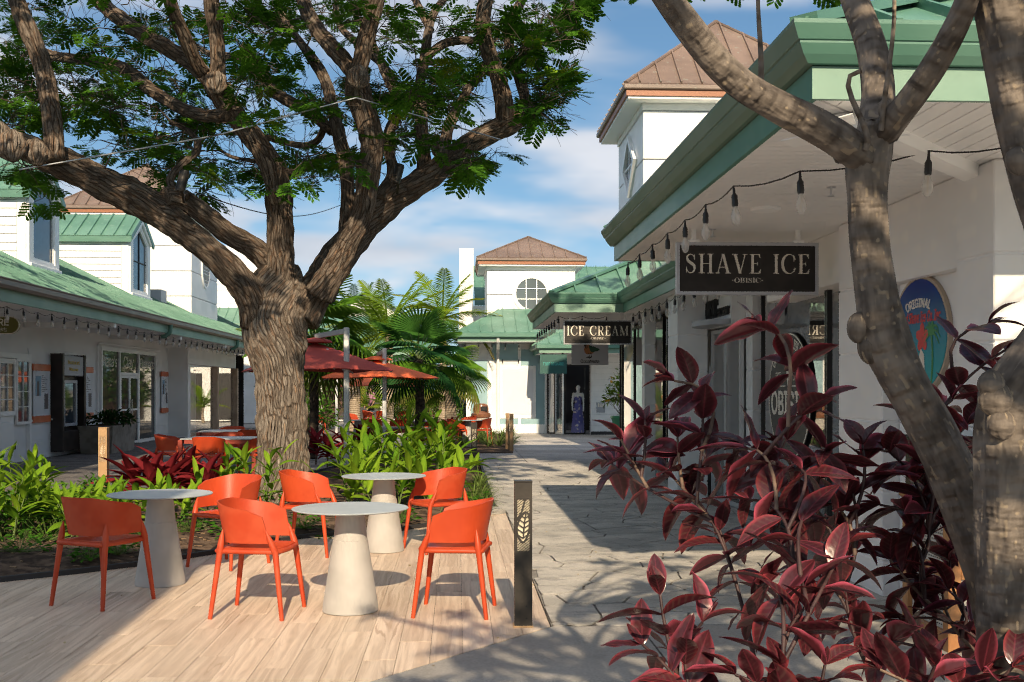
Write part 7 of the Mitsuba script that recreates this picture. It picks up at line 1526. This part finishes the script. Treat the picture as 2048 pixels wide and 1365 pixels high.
for i, (u, Y) in enumerate(((690, 48), (735, 50), (775, 49), (815, 52), (858, 50), (905, 49), (930, 53), (665, 52))):
    g = ground(u, Y); feather_palm(g, .75, 1.35, 12, ('areca palm clump in the far row, seen between the umbrella poles'), .06, (0, 0, 1), (.1, 1.45), group='far row of areca palms', cat_='palm')
# --- leafy shrubs
def shrub(p, rx, rz_, n, c0, label, leaf=.11, group=None, name='shrub', flowers=None):
    k = thing(name, label, 'shrub', group); p = V3(*p); vs, fs, cs, o, st = [], [], [], 0, []
    for i in range(n):
        d = NP_.randn(3); d /= np.linalg.norm(d); d[2] = abs(d[2]) * 1.1 - .25; rr = RP.random() ** .45; lump = .7 + .6 * meshkit.noise(d * 2.2 + p, 5); b = p + V3(0, 0, rz_ * .45) + d * V3(rx, rx, rz_ * .6) * rr * lump
        m = blade(1, .42, 3, .4, .25, 0, .85, across=1); R_ = aim(d + NP_.randn(3) * .6, RP.uniform(-.8, .8)); s = leaf * RP.uniform(.7, 1.25); vs.append(m[0] * s @ R_.T + b); fs.append(m[1] + o); o += len(m[0]); c = V3(*c0) * RP.uniform(.6, 1.6); c = V3(*flowers) if flowers is not None and RP.random() < .03 else c; cs.append(np.tile(c, (len(m[0]), 1)))
        if i % 14 == 0: st.append(tube([p, p * .4 + b * .6 + V3(0, 0, .05), b], [.012, .008, .003], 4, cap=False))
    kk = number(k + '__foliage'); scene[kk] = mikit.ply((np.vstack(vs), np.vstack(fs)), 'm_leaf_vc', smooth=True, color=np.vstack(cs)); labels[kk] = {'kind': 'stuff'}; add(k, 'branch', cat(st), 'm_stem')
    return k
shrub(POT + V3(0, 0, .62), .72, 1.55, 620, (.10, .16, .018), 'bushy yellow-green potted shrub at the white boarded wall', .17, flowers=(.6, .3, .02))
shrub((-8.8, 28.3, .62), .62, .42, 420, (.018, .045, .012), 'dark trailing plant filling the concrete planter', .14)
for u, Y, rx, h, c, lb, fl in ((620, 32, .9, 1.5, (.07, .16, .02), 'bright green shrub just right of the big trunk', None), (862, 40, 1.0, 1.7, (.06, .14, .02), 'green flowering shrub behind the fan palm trunk', (.6, .12, .02)), (905, 42, 1.0, 1.6, (.07, .14, .02), 'green flowering shrub beside the white shop corner', (.6, .16, .02)), (815, 42, .8, 1.3, (.05, .12, .02), 'small green shrub between the palm trunks', None), (655, 44, 1.6, 3.8, (.045, .10, .018), 'tall green shrub behind the umbrella pole', None), (590, 42, 1.5, 3.2, (.05, .11, .02), 'tall green shrub hidden by the big trunk', None),
                              (1262, 36.4, .6, 1.0, (.08, .16, .02), 'small green shrub by the arcade column', (.6, .12, .02))):
    g = ground(u, Y); shrub(g, rx, h, int(520 * rx * h ** .5), c, lb, .16, flowers=fl)
for u, v, r_, lb in ((35, 1078, .34, 'low small-leaved bush at the left edge of the bed front'), (105, 1052, .3, 'small-leaved bush behind the leftmost chair'), (190, 1030, .3, 'small-leaved bush between the left chair and the left table'), (590, 1012, .2, 'small leafy bush at the foot of the big trunk'), (890, 1010, .28, 'small leafy bush by the rear right chair')):
    g = G(u, v, .06); shrub(g, r_, r_ * 1.5, 420, (.06, .15, .02), lb, .075)
# --- spiky grass tufts in the far bed
far_bed = Polygon([tuple(ground(905, 27)[:2]), tuple(ground(1026, 27.0)[:2]), tuple(ground(1022, 38.6)[:2]), tuple(ground(905, 38.6)[:2])])
one('far_bed', mv(ext(far_bed, .03), t=(0, 0, -.005)), 'm_soil', 'dark soil of the far bed by the white shop', kind='structure')
TB = []
for i in range(3):
    vs, fs, cs, o = [], [], [], 0
    for j in range(46):
        v, f, u = blade(1, .05, 5, RP.uniform(.5, 1.3), .3, 0, .5, across=1); a = RP.random() * 6.28; el = RP.uniform(.7, 1.45); R_ = aim(V3(math.cos(a) * math.cos(el), math.sin(a) * math.cos(el), math.sin(el))); vs.append(v * RP.uniform(.35, .6) @ R_.T + V3(math.cos(a), math.sin(a), 0) * .05); fs.append(f + o); o += len(v); c = V3(.13, .19, .05) * RP.uniform(.6, 1.6); cs.append(np.tile(c, (len(v), 1)))
    TB.append(mikit.ply((np.vstack(vs), np.vstack(fs)), 'm_leaf_vc', smooth=True, color=np.vstack(cs)))
for i in range(20):
    for _ in range(30):
        x, y = RP.uniform(-.3, 2.2), RP.uniform(26.8, 38); 
        if far_bed.contains(Point(x, y)): break
    k = thing('grass_tuft', 'pale striped grass tuft in the far bed before the white shop', 'plant', 'striped grass tufts in the far bed'); put(k, 'blades', TB[i % 3], mat4(rotz(RP.random() * 6), (x, y, .04), RP.uniform(.8, 1.2)))
    labels[k + '__blades'] = {'kind': 'stuff'}
for i in range(9):
    p = W(-.42 + RP.uniform(-.12, .12) + .0, 13.6 + i * .55); p = V3(min(p[0], .36), p[1], .03)
    k = thing('grass_tuft', 'fine green grass tuft along the walkway edge of the bed', 'plant', 'grass tufts on the bed edge'); put(k, 'blades', TB[i % 3], mat4(rotz(RP.random() * 6), p, RP.uniform(.55, .8))); labels[k + '__blades'] = {'kind': 'stuff'}
# --- fallen leaves and petals on the deck and walkway
fl = []
for i in range(70):
    p = W(RP.uniform(-3, 2.2), RP.uniform(6, 13), .016); m = blade(1, .5, 3, RP.uniform(-.2, .5), .3, 0, .9, across=1); s = RP.uniform(.015, .045); fl.append((m[0] * s @ (rotz(RP.random() * 6) @ rotx(RP.uniform(-.3, .3))).T + p, m[1]))
prin('m_dry_leaf', speck((.25, .16, .07), (.45, .36, .20), 9), .8)
one('fallen_leaves', cat(fl), 'm_dry_leaf', 'few tiny dry leaves and petals lying on the deck and stones', 'leaves', kind='stuff')
